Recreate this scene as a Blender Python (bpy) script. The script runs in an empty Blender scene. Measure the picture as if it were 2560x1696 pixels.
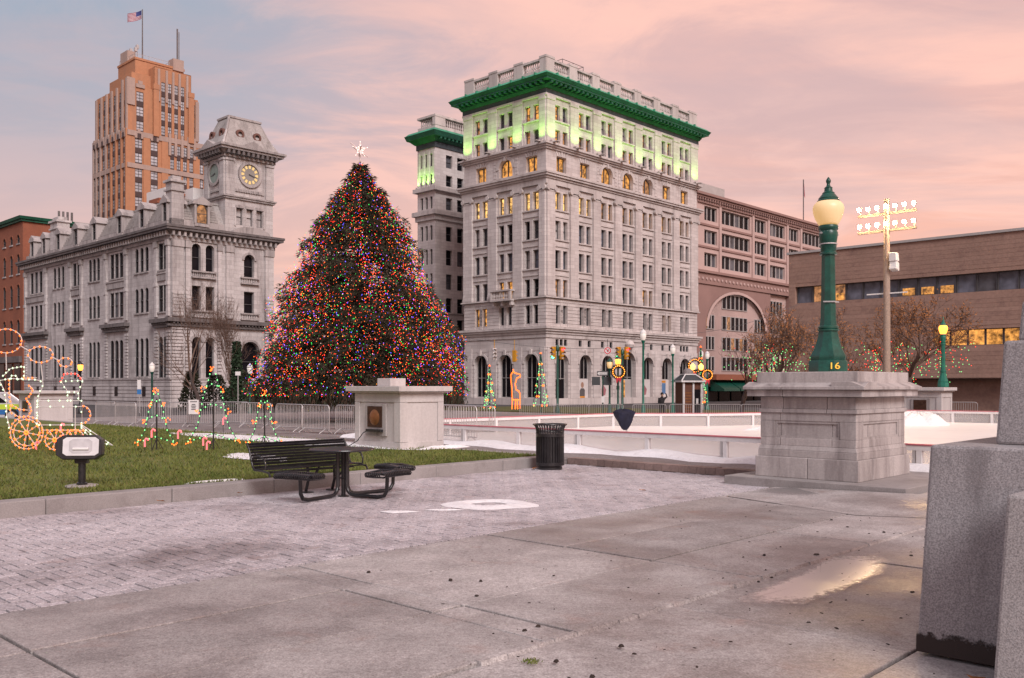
import bpy, math, random
import numpy as np
from mathutils import Vector, Matrix
random.seed(11)
rng = np.random.default_rng(11)
sc = bpy.context.scene
COL = sc.collection
PI = math.pi
R = math.radians

# ------------------------------------------------------------------ camera
CAM_H, FPX, PCX, HOR = 1.75, 2300.0, 1280.0, 965.0
cam = bpy.data.cameras.new('camera')
cam.sensor_fit = 'HORIZONTAL'; cam.sensor_width = 36
cam.lens = 36 * FPX / 2560
cam.shift_y = (HOR - 848) / 2560
cam.clip_start = 0.1; cam.clip_end = 3000
camo = bpy.data.objects.new('camera', cam); COL.objects.link(camo)
camo.location = (0, 0, CAM_H); camo.rotation_euler = (PI / 2, 0, 0)
sc.camera = camo

# ------------------------------------------------------------------ sky
SUN_AZ, SUN_EL = R(157), R(37)          # azimuth clockwise from +Y (camera heading)
world = bpy.data.worlds.new('World'); sc.world = world; world.use_nodes = True
nt = world.node_tree; N = nt.nodes; L = nt.links
for n in list(N): N.remove(n)
def nd(t, **k):
    n = N.new(t)
    for a, b in k.items(): setattr(n, a, b)
    return n
out = nd('ShaderNodeOutputWorld'); bg = nd('ShaderNodeBackground')
tc = nd('ShaderNodeTexCoord'); sep = nd('ShaderNodeSeparateXYZ')
L.new(tc.outputs['Generated'], sep.inputs[0])
def math_(op, a, b=None, clamp=False):
    n = nd('ShaderNodeMath', operation=op); n.use_clamp = clamp
    for i, x in enumerate((a, b)):
        if x is None: continue
        if isinstance(x, (int, float)): n.inputs[i].default_value = x
        else: L.new(x, n.inputs[i])
    return n.outputs[0]
def mapr(x, a, b, c=0.0, d=1.0):
    n = nd('ShaderNodeMapRange'); n.interpolation_type = 'SMOOTHSTEP'
    L.new(x, n.inputs[0])
    for i, q in enumerate((a, b, c, d)): n.inputs[i + 1].default_value = q
    return n.outputs[0]
def mixc(f, a, b):
    n = nd('ShaderNodeMix', data_type='RGBA')
    if isinstance(f, (int, float)): n.inputs[0].default_value = f
    else: L.new(f, n.inputs[0])
    for i, x in ((6, a), (7, b)):
        if isinstance(x, tuple): n.inputs[i].default_value = (*x, 1)
        else: L.new(x, n.inputs[i])
    return n.outputs[2]
X, Y, Z = sep.outputs
zc = math_('MAXIMUM', Z, 0.0)
# cool dusk blue high on the left, peach elsewhere, paler near the horizon
side = mapr(math_('ADD', math_('MULTIPLY', X, 1.0), math_('MULTIPLY', zc, -0.5)), -0.58, 0.06)
high = mixc(side, (0.335, 0.385, 0.475), (0.75, 0.46, 0.425))
low = mixc(side, (0.76, 0.455, 0.405), (0.97, 0.49, 0.36))
base = mixc(mapr(zc, 0.05, 0.34), low, high)
# streaked cloud layer projected on a plane overhead
dv = math_('ADD', zc, 0.13)
cmb = nd('ShaderNodeCombineXYZ')
L.new(math_('DIVIDE', X, dv), cmb.inputs[0]); L.new(math_('DIVIDE', Y, dv), cmb.inputs[1])
mp = nd('ShaderNodeMapping'); mp.inputs['Rotation'].default_value = (0, 0, R(28)); mp.inputs['Scale'].default_value = (0.85, 1.2, 1)
L.new(cmb.outputs[0], mp.inputs[0])
nz = nd('ShaderNodeTexNoise'); nz.inputs['Scale'].default_value = 1.7; nz.inputs['Detail'].default_value = 10; nz.inputs['Roughness'].default_value = 0.62; nz.inputs['Distortion'].default_value = 0.7
L.new(mp.outputs[0], nz.inputs['Vector'])
nz2 = nd('ShaderNodeTexNoise'); nz2.inputs['Scale'].default_value = 1.15; nz2.inputs['Detail'].default_value = 9; nz2.inputs['Roughness'].default_value = 0.60; nz2.inputs['Distortion'].default_value = 0.5
mp2 = nd('ShaderNodeMapping'); mp2.inputs['Location'].default_value = (3.7, 1.2, 5)
mp2.inputs['Scale'].default_value = (0.5, 1.1, 1)
L.new(cmb.outputs[0], mp2.inputs[0]); L.new(mp2.outputs[0], nz2.inputs['Vector'])
c1 = mixc(math_('MULTIPLY', mapr(nz.outputs[0], 0.40, 0.60), mapr(X, -0.42, 0.02, 0.12, 0.95)), base, (0.98, 0.57, 0.475))
c2 = mixc(math_('MULTIPLY', mapr(nz2.outputs[0], 0.46, 0.66), 0.55), c1, (0.55, 0.405, 0.425))
sky = nd('ShaderNodeTexSky'); sky.sky_type = 'NISHITA'; sky.sun_disc = False
sky.sun_elevation = R(6); sky.sun_rotation = SUN_AZ
nsc = nd('ShaderNodeMix', data_type='RGBA'); nsc.blend_type = 'ADD'; nsc.inputs[0].default_value = 1
sks = nd('ShaderNodeVectorMath', operation='SCALE'); sks.inputs['Scale'].default_value = 0.012
L.new(sky.outputs[0], sks.inputs[0])
L.new(c2, nsc.inputs[6]); L.new(sks.outputs[0], nsc.inputs[7])
L.new(nsc.outputs[2], bg.inputs[0]); bg.inputs[1].default_value = 0.565
L.new(bg.outputs[0], out.inputs[0])

# ------------------------------------------------------------------ sun (soft dusk glow)
sl = bpy.data.lights.new('sun', 'SUN'); sl.energy = 1.5; sl.angle = R(26); sl.color = (1.0, 0.97, 0.97)
so = bpy.data.objects.new('sun', sl); COL.objects.link(so)
so.location = (30, -30, 40)
sd = Vector((math.sin(SUN_AZ) * math.cos(SUN_EL), math.cos(SUN_AZ) * math.cos(SUN_EL), math.sin(SUN_EL)))
so.rotation_euler = sd.to_track_quat('Z', 'Y').to_euler()

vs = sc.view_settings
vs.view_transform = 'Standard'; vs.look = 'None'; vs.exposure = 0.90; vs.gamma = 1.0; vs.use_curve_mapping = False
sc.render.engine = 'CYCLES'
cy = sc.cycles
cy.use_denoising = True
try: cy.denoiser = 'OPENIMAGEDENOISE'
except Exception: pass
cy.max_bounces = 6; cy.diffuse_bounces = 2; cy.glossy_bounces = 3; cy.transmission_bounces = 4; cy.transparent_max_bounces = 8
cy.sample_clamp_indirect = 4.0; cy.caustics_reflective = False; cy.caustics_refractive = False

# ------------------------------------------------------------------ frames and helpers
_u = Vector((0.69, 0.724)).normalized()
UX, UY = _u.x, _u.y
TH = math.atan2(UY, UX)                       # the street grid: u runs away to the right, v away to the left
def W(u, v, z=0.0): return Vector((u * UX - v * UY, u * UY + v * UX, z))
def at(px, py, y):                            # photo pixel at distance y -> point
    return Vector(((px - PCX) / FPX * y, y, CAM_H + (HOR - py) / FPX * y))
def zat(py, y): return CAM_H + (HOR - py) / FPX * y
def toUV(x, y): return x * UX + y * UY, -x * UY + y * UX

MATS = {}
def newmat(name):
    m = bpy.data.materials.new(name); m.use_nodes = True
    return m, m.node_tree.nodes, m.node_tree.links, m.node_tree.nodes['Principled BSDF']
def tex_noise(Nn, Ll, vec, scale, detail=5, rough=0.55, dist=0.0):
    n = Nn.new('ShaderNodeTexNoise'); n.inputs['Scale'].default_value = scale; n.inputs['Detail'].default_value = detail
    n.inputs['Roughness'].default_value = rough; n.inputs['Distortion'].default_value = dist
    Ll.new(vec, n.inputs['Vector']); return n.outputs[0]
def mrange(Nn, Ll, x, a, b, c=0.0, d=1.0):
    n = Nn.new('ShaderNodeMapRange'); Ll.new(x, n.inputs[0])
    for i, q in enumerate((a, b, c, d)): n.inputs[i + 1].default_value = q
    return n.outputs[0]
def mixcol(Nn, Ll, f, a, b, blend='MIX'):
    n = Nn.new('ShaderNodeMix'); n.data_type = 'RGBA'; n.blend_type = blend
    if isinstance(f, (int, float)): n.inputs[0].default_value = f
    else: Ll.new(f, n.inputs[0])
    for i, x in ((6, a), (7, b)):
        if isinstance(x, (tuple, list)): n.inputs[i].default_value = (*x[:3], 1)
        else: Ll.new(x, n.inputs[i])
    return n.outputs[2]
def mat(name, col, rough=0.8, var=0.16, scale=0.6, fine=14.0, fvar=0.08, bump=0.0, bscale=None, metal=0.0,
        spec=0.35, stain=None, stain_amt=0.0, streak=False, rnd=0.0, coat=0.0, sthr=(0.5, 0.72), ashlar=None):
    """surface whose colour drifts slowly and finely, with optional dirt of its own shape"""
    m, Nn, Ll, B = newmat(name)
    g = Nn.new('ShaderNodeNewGeometry'); pos = g.outputs['Position']
    mpn = Nn.new('ShaderNodeMapping'); Ll.new(pos, mpn.inputs[0])
    if streak: mpn.inputs['Scale'].default_value = (1, 1, 0.16)
    a = tex_noise(Nn, Ll, mpn.outputs[0], scale, 6)
    b = tex_noise(Nn, Ll, pos, fine, 4)
    lo = tuple(c * (1 - var) for c in col); hi = tuple(min(1, c * (1 + var)) for c in col)
    c = mixcol(Nn, Ll, mrange(Nn, Ll, a, 0.3, 0.7), lo, hi)
    c = mixcol(Nn, Ll, mrange(Nn, Ll, b, 0.35, 0.65, 0, 1), mixcol(Nn, Ll, 1.0, c, (1 - fvar,) * 3, 'MULTIPLY'), c)
    if stain:
        s = tex_noise(Nn, Ll, mpn.outputs[0], scale * 2.7 + 0.05, 7, 0.65)
        c = mixcol(Nn, Ll, mrange(Nn, Ll, s, sthr[0], sthr[1], 0, stain_amt), c, stain)
    if ashlar:          # fine courses of cut blocks, a little uneven in tone
        sx = Nn.new('ShaderNodeSeparateXYZ'); Ll.new(pos, sx.inputs[0])
        def mm(op, a_, b_):
            n = Nn.new('ShaderNodeMath'); n.operation = op
            for i, q in enumerate((a_, b_)):
                if isinstance(q, float): n.inputs[i].default_value = q
                else: Ll.new(q, n.inputs[i])
            return n.outputs[0]
        ss = mm('ADD', mm('MULTIPLY', sx.outputs[0], UX - UY), mm('MULTIPLY', sx.outputs[1], UX + UY))
        cb = Nn.new('ShaderNodeCombineXYZ'); Ll.new(ss, cb.inputs[0]); Ll.new(sx.outputs[2], cb.inputs[1])
        bt = Nn.new('ShaderNodeTexBrick'); Ll.new(cb.outputs[0], bt.inputs['Vector']); bt.inputs['Scale'].default_value = 1.0
        bt.inputs['Brick Width'].default_value = ashlar[0]; bt.inputs['Row Height'].default_value = ashlar[1]; bt.inputs['Mortar Size'].default_value = 0.018; bt.inputs['Mortar Smooth'].default_value = 0.3
        bt.inputs['Color1'].default_value = (1.05, 1.05, 1.05, 1); bt.inputs['Color2'].default_value = (0.87, 0.86, 0.86, 1); bt.inputs['Mortar'].default_value = (0.72, 0.70, 0.70, 1)
        c = mixcol(Nn, Ll, 1.0, c, bt.outputs[0], 'MULTIPLY')
    if rnd:
        oi = Nn.new('ShaderNodeObjectInfo')
        k = mrange(Nn, Ll, oi.outputs['Random'], 0, 1, 1 - rnd, 1 + rnd)
        cc = Nn.new('ShaderNodeVectorMath'); cc.operation = 'SCALE'; Ll.new(c, cc.inputs[0]); Ll.new(k, cc.inputs['Scale']); c = cc.outputs[0]
    Ll.new(c, B.inputs['Base Color'])
    B.inputs['Roughness'].default_value = rough; B.inputs['Metallic'].default_value = metal
    B.inputs['Specular IOR Level'].default_value = spec
    if coat: B.inputs['Coat Weight'].default_value = coat; B.inputs['Coat Roughness'].default_value = 0.15
    if bump:
        bn = Nn.new('ShaderNodeBump'); bn.inputs['Strength'].default_value = bump; bn.inputs['Distance'].default_value = 0.02
        h = tex_noise(Nn, Ll, pos, bscale or fine, 6, 0.65)
        Ll.new(h, bn.inputs['Height']); Ll.new(bn.outputs[0], B.inputs['Normal'])
    MATS[name] = m
    return m
def emat(name, col, strength, sample=False, base=None):
    m, Nn, Ll, B = newmat(name)
    B.inputs['Base Color'].default_value = (*(base or col), 1)
    B.inputs['Emission Color'].default_value = (*col, 1); B.inputs['Emission Strength'].default_value = strength
    B.inputs['Roughness'].default_value = 0.4
    if not sample: m.cycles.emission_sampling = 'NONE'
    MATS[name] = m
    return m

class MB:
    def __init__(s, T=None): s.v = []; s.f = []; s.T = T
    def add(s, vs, fs):
        b = len(s.v)
        s.v += [s.T(*p) for p in vs] if s.T else [tuple(p) for p in vs]
        s.f += [tuple(b + i for i in f) for f in fs]; return s
    def box(s, x0, x1, y0, y1, z0, z1):
        return s.add([(x0, y0, z0), (x1, y0, z0), (x1, y1, z0), (x0, y1, z0), (x0, y0, z1), (x1, y0, z1), (x1, y1, z1), (x0, y1, z1)],
                     [(0, 3, 2, 1), (4, 5, 6, 7), (0, 1, 5, 4), (1, 2, 6, 5), (2, 3, 7, 6), (3, 0, 4, 7)])
    def frus(s, x0, x1, y0, y1, z0, X0, X1, Y0, Y1, z1):
        return s.add([(x0, y0, z0), (x1, y0, z0), (x1, y1, z0), (x0, y1, z0), (X0, Y0, z1), (X1, Y0, z1), (X1, Y1, z1), (X0, Y1, z1)],
                     [(0, 3, 2, 1), (4, 5, 6, 7), (0, 1, 5, 4), (1, 2, 6, 5), (2, 3, 7, 6), (3, 0, 4, 7)])
    def quad(s, a, b, c, d): return s.add([a, b, c, d], [(0, 1, 2, 3)])
    def tube(s, path, r, n=8, closed=False, caps=True):
        P = [Vector(p) for p in path]; m = len(P)
        rs = r if isinstance(r, (list, tuple)) else [r] * m
        prev = None; ring = []
        for i in range(m):
            if closed: t = P[(i + 1) % m] - P[i - 1]
            else: t = P[min(i + 1, m - 1)] - P[max(i - 1, 0)]
            if t.length < 1e-9: t = Vector((0, 0, 1))
            t.normalize()
            if prev is None:
                a = t.orthogonal().normalized()
            else:
                a = prev - t * prev.dot(t)
                a = a.normalized() if a.length > 1e-6 else t.orthogonal().normalized()
            prev = a; b = t.cross(a)
            ring.append([P[i] + (a * math.cos(2 * PI * k / n) + b * math.sin(2 * PI * k / n)) * rs[i] for k in range(n)])
        vs = [tuple(p) for q in ring for p in q]; fs = []
        for i in range(m if closed else m - 1):
            j = (i + 1) % m
            for k in range(n):
                l = (k + 1) % n
                fs.append((i * n + k, i * n + l, j * n + l, j * n + k))
        if caps and not closed:
            fs.append(tuple(reversed(range(n)))); fs.append(tuple((m - 1) * n + k for k in range(n)))
        return s.add(vs, fs)
    def lathe(s, prof, n=16, c=(0, 0, 0), a0=0.0):
        vs = []; fs = []
        for r, z in prof:
            for k in range(n):
                a = a0 + 2 * PI * k / n
                vs.append((c[0] + r * math.cos(a), c[1] + r * math.sin(a), c[2] + z))
        m = len(prof)
        for i in range(m - 1):
            for k in range(n):
                l = (k + 1) % n
                fs.append((i * n + k, i * n + l, (i + 1) * n + l, (i + 1) * n + k))
        fs.append(tuple(reversed(range(n)))); fs.append(tuple((m - 1) * n + k for k in range(n)))
        return s.add(vs, fs)
    def prism(s, poly, f0, f1):            # poly of 2-D points, f0/f1 map a point to the two end faces
        n = len(poly)
        vs = [f0(*p) for p in poly] + [f1(*p) for p in poly]
        fs = [tuple(range(n)), tuple(reversed(range(n, 2 * n)))] + [(i, (i + 1) % n, n + (i + 1) % n, n + i) for i in range(n)]
        return s.add(vs, fs)
    def mesh(s, name, m=None, smooth=None):
        me = bpy.data.meshes.new(name); me.from_pydata(s.v, [], s.f)
        if m is not None: me.materials.append(MATS[m] if isinstance(m, str) else m)
        if smooth is not None:
            me.polygons.foreach_set('use_smooth', [True] * len(me.polygons))
            me.set_sharp_from_angle(angle=R(smooth))
        me.update(); return me
    def build(s, name, m, parent=None, smooth=None, loc=None, rot=None, bevel=0):
        return obj(name, s.mesh(name, m, smooth), parent, loc, rot, bevel)
def obj(name, me, parent=None, loc=None, rot=None, bevel=0):
    o = bpy.data.objects.new(name, me); COL.objects.link(o)
    if parent is not None: o.parent = parent
    if loc is not None: o.location = loc
    if rot is not None: o.rotation_euler = rot if not isinstance(rot, (int, float)) else (0, 0, rot)
    if bevel:
        b = o.modifiers.new('bevel', 'BEVEL'); b.width = bevel; b.segments = 2; b.limit_method = 'ANGLE'; b.angle_limit = R(40)
    return o
def tag(o, label, cat, group=None, kind=None):
    o['label'] = label; o['category'] = cat
    if group: o['group'] = group
    if kind: o['kind'] = kind
    return o
def thing(name, label, cat, loc, rot=TH, group=None):
    o = obj(name, None, None, loc, rot); o.empty_display_size = 0.3
    return tag(o, label, cat, group)
def struct(o): o['kind'] = 'structure'; return o
def stuff(o): o['kind'] = 'stuff'; return o
def copy_tree(o, parent=None):
    c = o.copy(); COL.objects.link(c)
    if parent is not None: c.parent = parent
    for ch in list(o.children): copy_tree(ch, c)
    return c
def bulbs(pts, r, name, m, parent=None):          # many little lamps as one mesh
    P = np.asarray(pts, float).reshape(-1, 3); n = len(P)
    o8 = np.array([(1, 0, 0), (-1, 0, 0), (0, 1, 0), (0, -1, 0), (0, 0, 1.25), (0, 0, -1.25)]) * r
    F8 = np.array([(0, 2, 4), (2, 1, 4), (1, 3, 4), (3, 0, 4), (2, 0, 5), (1, 2, 5), (3, 1, 5), (0, 3, 5)])
    sz = np.random.default_rng(n).uniform(.55, 1.35, n)[:, None, None] if n > 200 else 1.0
    v = (P[:, None, :] + o8[None] * sz).reshape(-1, 3)
    f = (F8[None] + (np.arange(n) * 6)[:, None, None]).reshape(-1, 3)
    me = bpy.data.meshes.new(name); me.from_pydata(v.tolist(), [], f.tolist()); me.materials.append(MATS[m]); me.update()
    return stuff(obj(name, me, parent))
def text_mesh(txt, size, m, extrude=0.004):
    cu = bpy.data.curves.new('txt', 'FONT'); cu.body = txt; cu.size = size; cu.extrude = extrude; cu.align_x = 'CENTER'; cu.align_y = 'CENTER'; cu.resolution_u = 3
    o = bpy.data.objects.new('txt', cu); COL.objects.link(o)
    bpy.context.view_layer.update()
    me = bpy.data.meshes.new_from_object(o.evaluated_get(bpy.context.evaluated_depsgraph_get()))
    bpy.data.objects.remove(o); me.materials.clear(); me.materials.append(MATS[m]); return me

# ------------------------------------------------------------------ materials
mat('limestone', (0.60, 0.545, 0.53), 0.85, 0.10, 0.25, 9, 0.06, stain=(0.34, 0.28, 0.27), stain_amt=0.55, streak=True, rnd=0.03, ashlar=(1.1, .42))
mat('limestone_trim', (0.55, 0.495, 0.48), 0.85, 0.14, 0.4, 9, 0.08, stain=(0.22, 0.18, 0.175), stain_amt=0.55, streak=True, rnd=0.05)
mat('grey_stone', (0.56, 0.52, 0.515), 0.88, 0.16, 0.3, 5, 0.12, stain=(0.19, 0.165, 0.165), stain_amt=0.8, streak=True, rnd=0.05, ashlar=(1.0, .45))
mat('grey_trim', (0.41, 0.37, 0.365), 0.88, 0.18, 0.5, 7, 0.10, stain=(0.12, 0.105, 0.105), stain_amt=0.8, streak=True, rnd=0.06)
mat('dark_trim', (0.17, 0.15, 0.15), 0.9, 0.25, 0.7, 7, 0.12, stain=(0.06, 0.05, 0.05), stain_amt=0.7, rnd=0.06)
mat('mansard', (0.40, 0.37, 0.36), 0.8, 0.2, 0.6, 5, 0.2, stain=(0.17, 0.15, 0.14), stain_amt=0.8, streak=True)
mat('rust_iron', (0.17, 0.085, 0.07), 0.8, 0.25, 2)
mat('orange_brick', (0.47, 0.225, 0.125), 0.85, 0.10, 0.12, 1.2, 0.10, stain=(0.33, 0.18, 0.12), stain_amt=0.7, streak=True)
mat('tower_stone', (0.42, 0.315, 0.275), 0.85, 0.14, 0.2, 2, 0.1, stain=(0.30, 0.22, 0.2), stain_amt=0.5, streak=True)
mat('tower_spandrel', (0.075, 0.05, 0.05), 0.6, 0.1, 0.5)
mat('tower_glass', (0.46, 0.46, 0.50), 0.25, 0.25, 0.25, 3, 0.05, spec=0.6)
mat('red_brick', (0.29, 0.105, 0.062), 0.88, 0.12, 0.3, 6, 0.16, stain=(0.19, 0.075, 0.05), stain_amt=0.5)
mat('brown_brick', (0.36, 0.225, 0.178), 0.9, 0.10, 0.35, 5, 0.15, stain=(0.14, 0.08, 0.075), stain_amt=0.5)
mat('brown_brick_light', (0.375, 0.236, 0.188), 0.9, 0.10, 0.35, 5, 0.15, rnd=0.04)
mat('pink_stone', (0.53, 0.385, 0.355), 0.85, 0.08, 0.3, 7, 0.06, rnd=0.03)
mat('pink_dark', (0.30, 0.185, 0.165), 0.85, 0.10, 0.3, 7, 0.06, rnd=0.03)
mat('copper_green', (0.014, 0.105, 0.062), 0.6, 0.35, 0.7, 5, 0.2, stain=(0.012, 0.06, 0.045), stain_amt=0.8, rnd=0.08)
mat('copper_pale', (0.07, 0.34, 0.21), 0.6, 0.3, 0.8, 5, 0.2, stain=(0.02, 0.12, 0.07), stain_amt=0.8)
mat('frieze_dark', (0.055, 0.065, 0.075), 0.7, 0.3, 0.9, 6, 0.2)
mat('white_paint', (0.72, 0.70, 0.69), 0.6, 0.06, 0.5)
mat('window_frame', (0.10, 0.095, 0.10), 0.5, 0.1, 1)
mat('frame_light', (0.42, 0.39, 0.38), 0.5, 0.1, 1)
def glass(name, col, rough=0.10, spec=0.25):
    m, Nn, Ll, B = newmat(name)
    g = Nn.new('ShaderNodeNewGeometry')
    n = tex_noise(Nn, Ll, g.outputs['Position'], 0.8, 3)
    Ll.new(mixcol(Nn, Ll, mrange(Nn, Ll, n, .35, .65), tuple(c * .55 for c in col), tuple(c * 1.3 for c in col)), B.inputs['Base Color'])
    B.inputs['Roughness'].default_value = rough; B.inputs['Specular IOR Level'].default_value = spec
    MATS[name] = m
glass('glass', (0.010, 0.009, 0.012), 0.22, 0.10)
glass('glass_grey', (0.10, 0.10, 0.115), 0.15, 0.2)
glass('glass_blue', (0.13, 0.14, 0.18), 0.1)
glass('blind', (0.40, 0.37, 0.36), 0.3, 0.4)
def lit(name, col, st):
    m, Nn, Ll, B = newmat(name)
    g = Nn.new('ShaderNodeNewGeometry')
    n = tex_noise(Nn, Ll, g.outputs['Position'], 2.1, 4, 0.65)
    k = mrange(Nn, Ll, n, 0.36, 0.66, 0.12, 1.75)
    vm = Nn.new('ShaderNodeVectorMath'); vm.operation = 'SCALE'; vm.inputs[0].default_value = col; Ll.new(k, vm.inputs['Scale'])
    B.inputs['Base Color'].default_value = (0.04, 0.03, 0.02, 1); B.inputs['Roughness'].default_value = 0.12
    Ll.new(vm.outputs[0], B.inputs['Emission Color']); B.inputs['Emission Strength'].default_value = st
    m.cycles.emission_sampling = 'NONE'; MATS[name] = m
lit('lit', (1.0, 0.42, 0.09), 0.40)
lit('lit_bright', (1.0, 0.55, 0.17), 0.62)
lit('lit_dim', (0.75, 0.32, 0.12), 0.28)
mat('granite', (0.41, 0.385, 0.395), 0.75, 0.16, 1.3, 95, 0.5, bump=0.3, bscale=150, stain=(0.17, 0.155, 0.16), stain_amt=0.75, rnd=0.04, streak=True)
mat('granite_light', (0.45, 0.42, 0.42), 0.75, 0.12, 0.8, 110, 0.5, bump=0.25, bscale=160, rnd=0.04)
mat('moss_dark', (0.05, 0.035, 0.032), 0.95, 0.3, 3, 40, 0.3, bump=0.4, bscale=60)
mat('pedestal_stone', (0.46, 0.415, 0.405), 0.85, 0.16, 1.1, 30, 0.15, bump=0.15, bscale=50, stain=(0.19, 0.16, 0.16), stain_amt=0.85, streak=True, rnd=0.08, sthr=(0.46, 0.68))
mat('marble', (0.58, 0.535, 0.525), 0.75, 0.10, 1.2, 18, 0.10, bump=0.08, bscale=40, stain=(0.36, 0.31, 0.305), stain_amt=0.45, streak=True, rnd=0.03)
mat('kerb_stone', (0.34, 0.31, 0.305), 0.85, 0.12, 1.0, 60, 0.2, bump=0.12, bscale=90, stain=(0.19, 0.165, 0.16), stain_amt=0.6, rnd=0.06)
mat('black_metal', (0.016, 0.015, 0.018), 0.36, 0.4, 6, 40, 0.3, spec=0.5, coat=0.15, stain=(0.06, 0.05, 0.05), stain_amt=0.4)
mat('green_metal', (0.006, 0.075, 0.053), 0.38, 0.3, 5, 30, 0.25, spec=0.45, coat=0.15, bump=0.05, bscale=40)
mat('green_metal_light', (0.012, 0.15, 0.10), 0.4, 0.15, 3, spec=0.5)
mat('galvanised', (0.52, 0.50, 0.50), 0.45, 0.12, 3, metal=0.35, spec=0.5)
mat('wood_pole', (0.36, 0.27, 0.215), 0.85, 0.15, 1.2, 12, 0.2, streak=True)
mat('snow', (0.86, 0.84, 0.86), 0.7, 0.06, 3, 30, 0.10, bump=0.8, bscale=22, stain=(0.55, 0.50, 0.49), stain_amt=0.5)
mat('ice', (0.95, 0.92, 0.89), 0.3, 0.04, 0.25, 3, 0.04, spec=0.4, stain=(0.72, 0.70, 0.71), stain_amt=0.4)
mat('rail_red', (0.52, 0.15, 0.18), 0.5, 0.12, 2)
mat('rail_white', (0.70, 0.67, 0.67), 0.5, 0.06, 2)
mat('bark', (0.105, 0.075, 0.068), 0.95, 0.25, 2.5, 30, 0.3, bump=0.4, bscale=30)
mat('twig_brown', (0.17, 0.11, 0.085), 0.95, 0.25, 1)
mat('leaf_dry', (0.36, 0.145, 0.05), 0.85, 0.35, 2.5, rnd=0.2)
mat('needle', (0.036, 0.038, 0.020), 0.8, 0.45, 0.9, 6, 0.3)
mat('needle_bulb_tint', (0.075, 0.042, 0.026), 0.85, 0.4, 0.9, 6, 0.3)  # red-brown glow of the bulbs on the needles, put into the base colour
mat('ivy', (0.02, 0.04, 0.018), 0.8, 0.4, 1.5)
mat('bronze', (0.085, 0.045, 0.032), 0.45, 0.3, 8, metal=0.6)
mat('navy_cloth', (0.012, 0.013, 0.03), 0.85, 0.3, 6)
mat('wire_white', (0.62, 0.58, 0.58), 0.5, 0.05, 2)
mat('asphalt', (0.075, 0.07, 0.072), 0.9, 0.2, 0.2, 20, 0.2, bump=0.1, bscale=40)
mat('brick_walk', (0.27, 0.195, 0.175), 0.85, 0.15, 0.8, 20, 0.2, rnd=0.15)
mat('soil_dark', (0.045, 0.032, 0.028), 0.95, 0.3, 3, 30, 0.3)
mat('concrete_pad', (0.38, 0.34, 0.33), 0.9, 0.12, 2, 30, 0.15)

mat('clock_dial', (0.30, 0.28, 0.26), 0.5, 0.1, 1); mat('clock_green', (0.20, 0.26, 0.23), 0.35, 0.2, 1.5); emat('clock_gold', (1.0, 0.70, 0.28), 0.2, base=(0.6, 0.45, 0.2))
mat('flag_red', (0.34, 0.07, 0.10), 0.8); mat('flag_white', (0.55, 0.5, 0.55), 0.8); mat('flag_blue', (0.05, 0.06, 0.2), 0.8)
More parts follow.
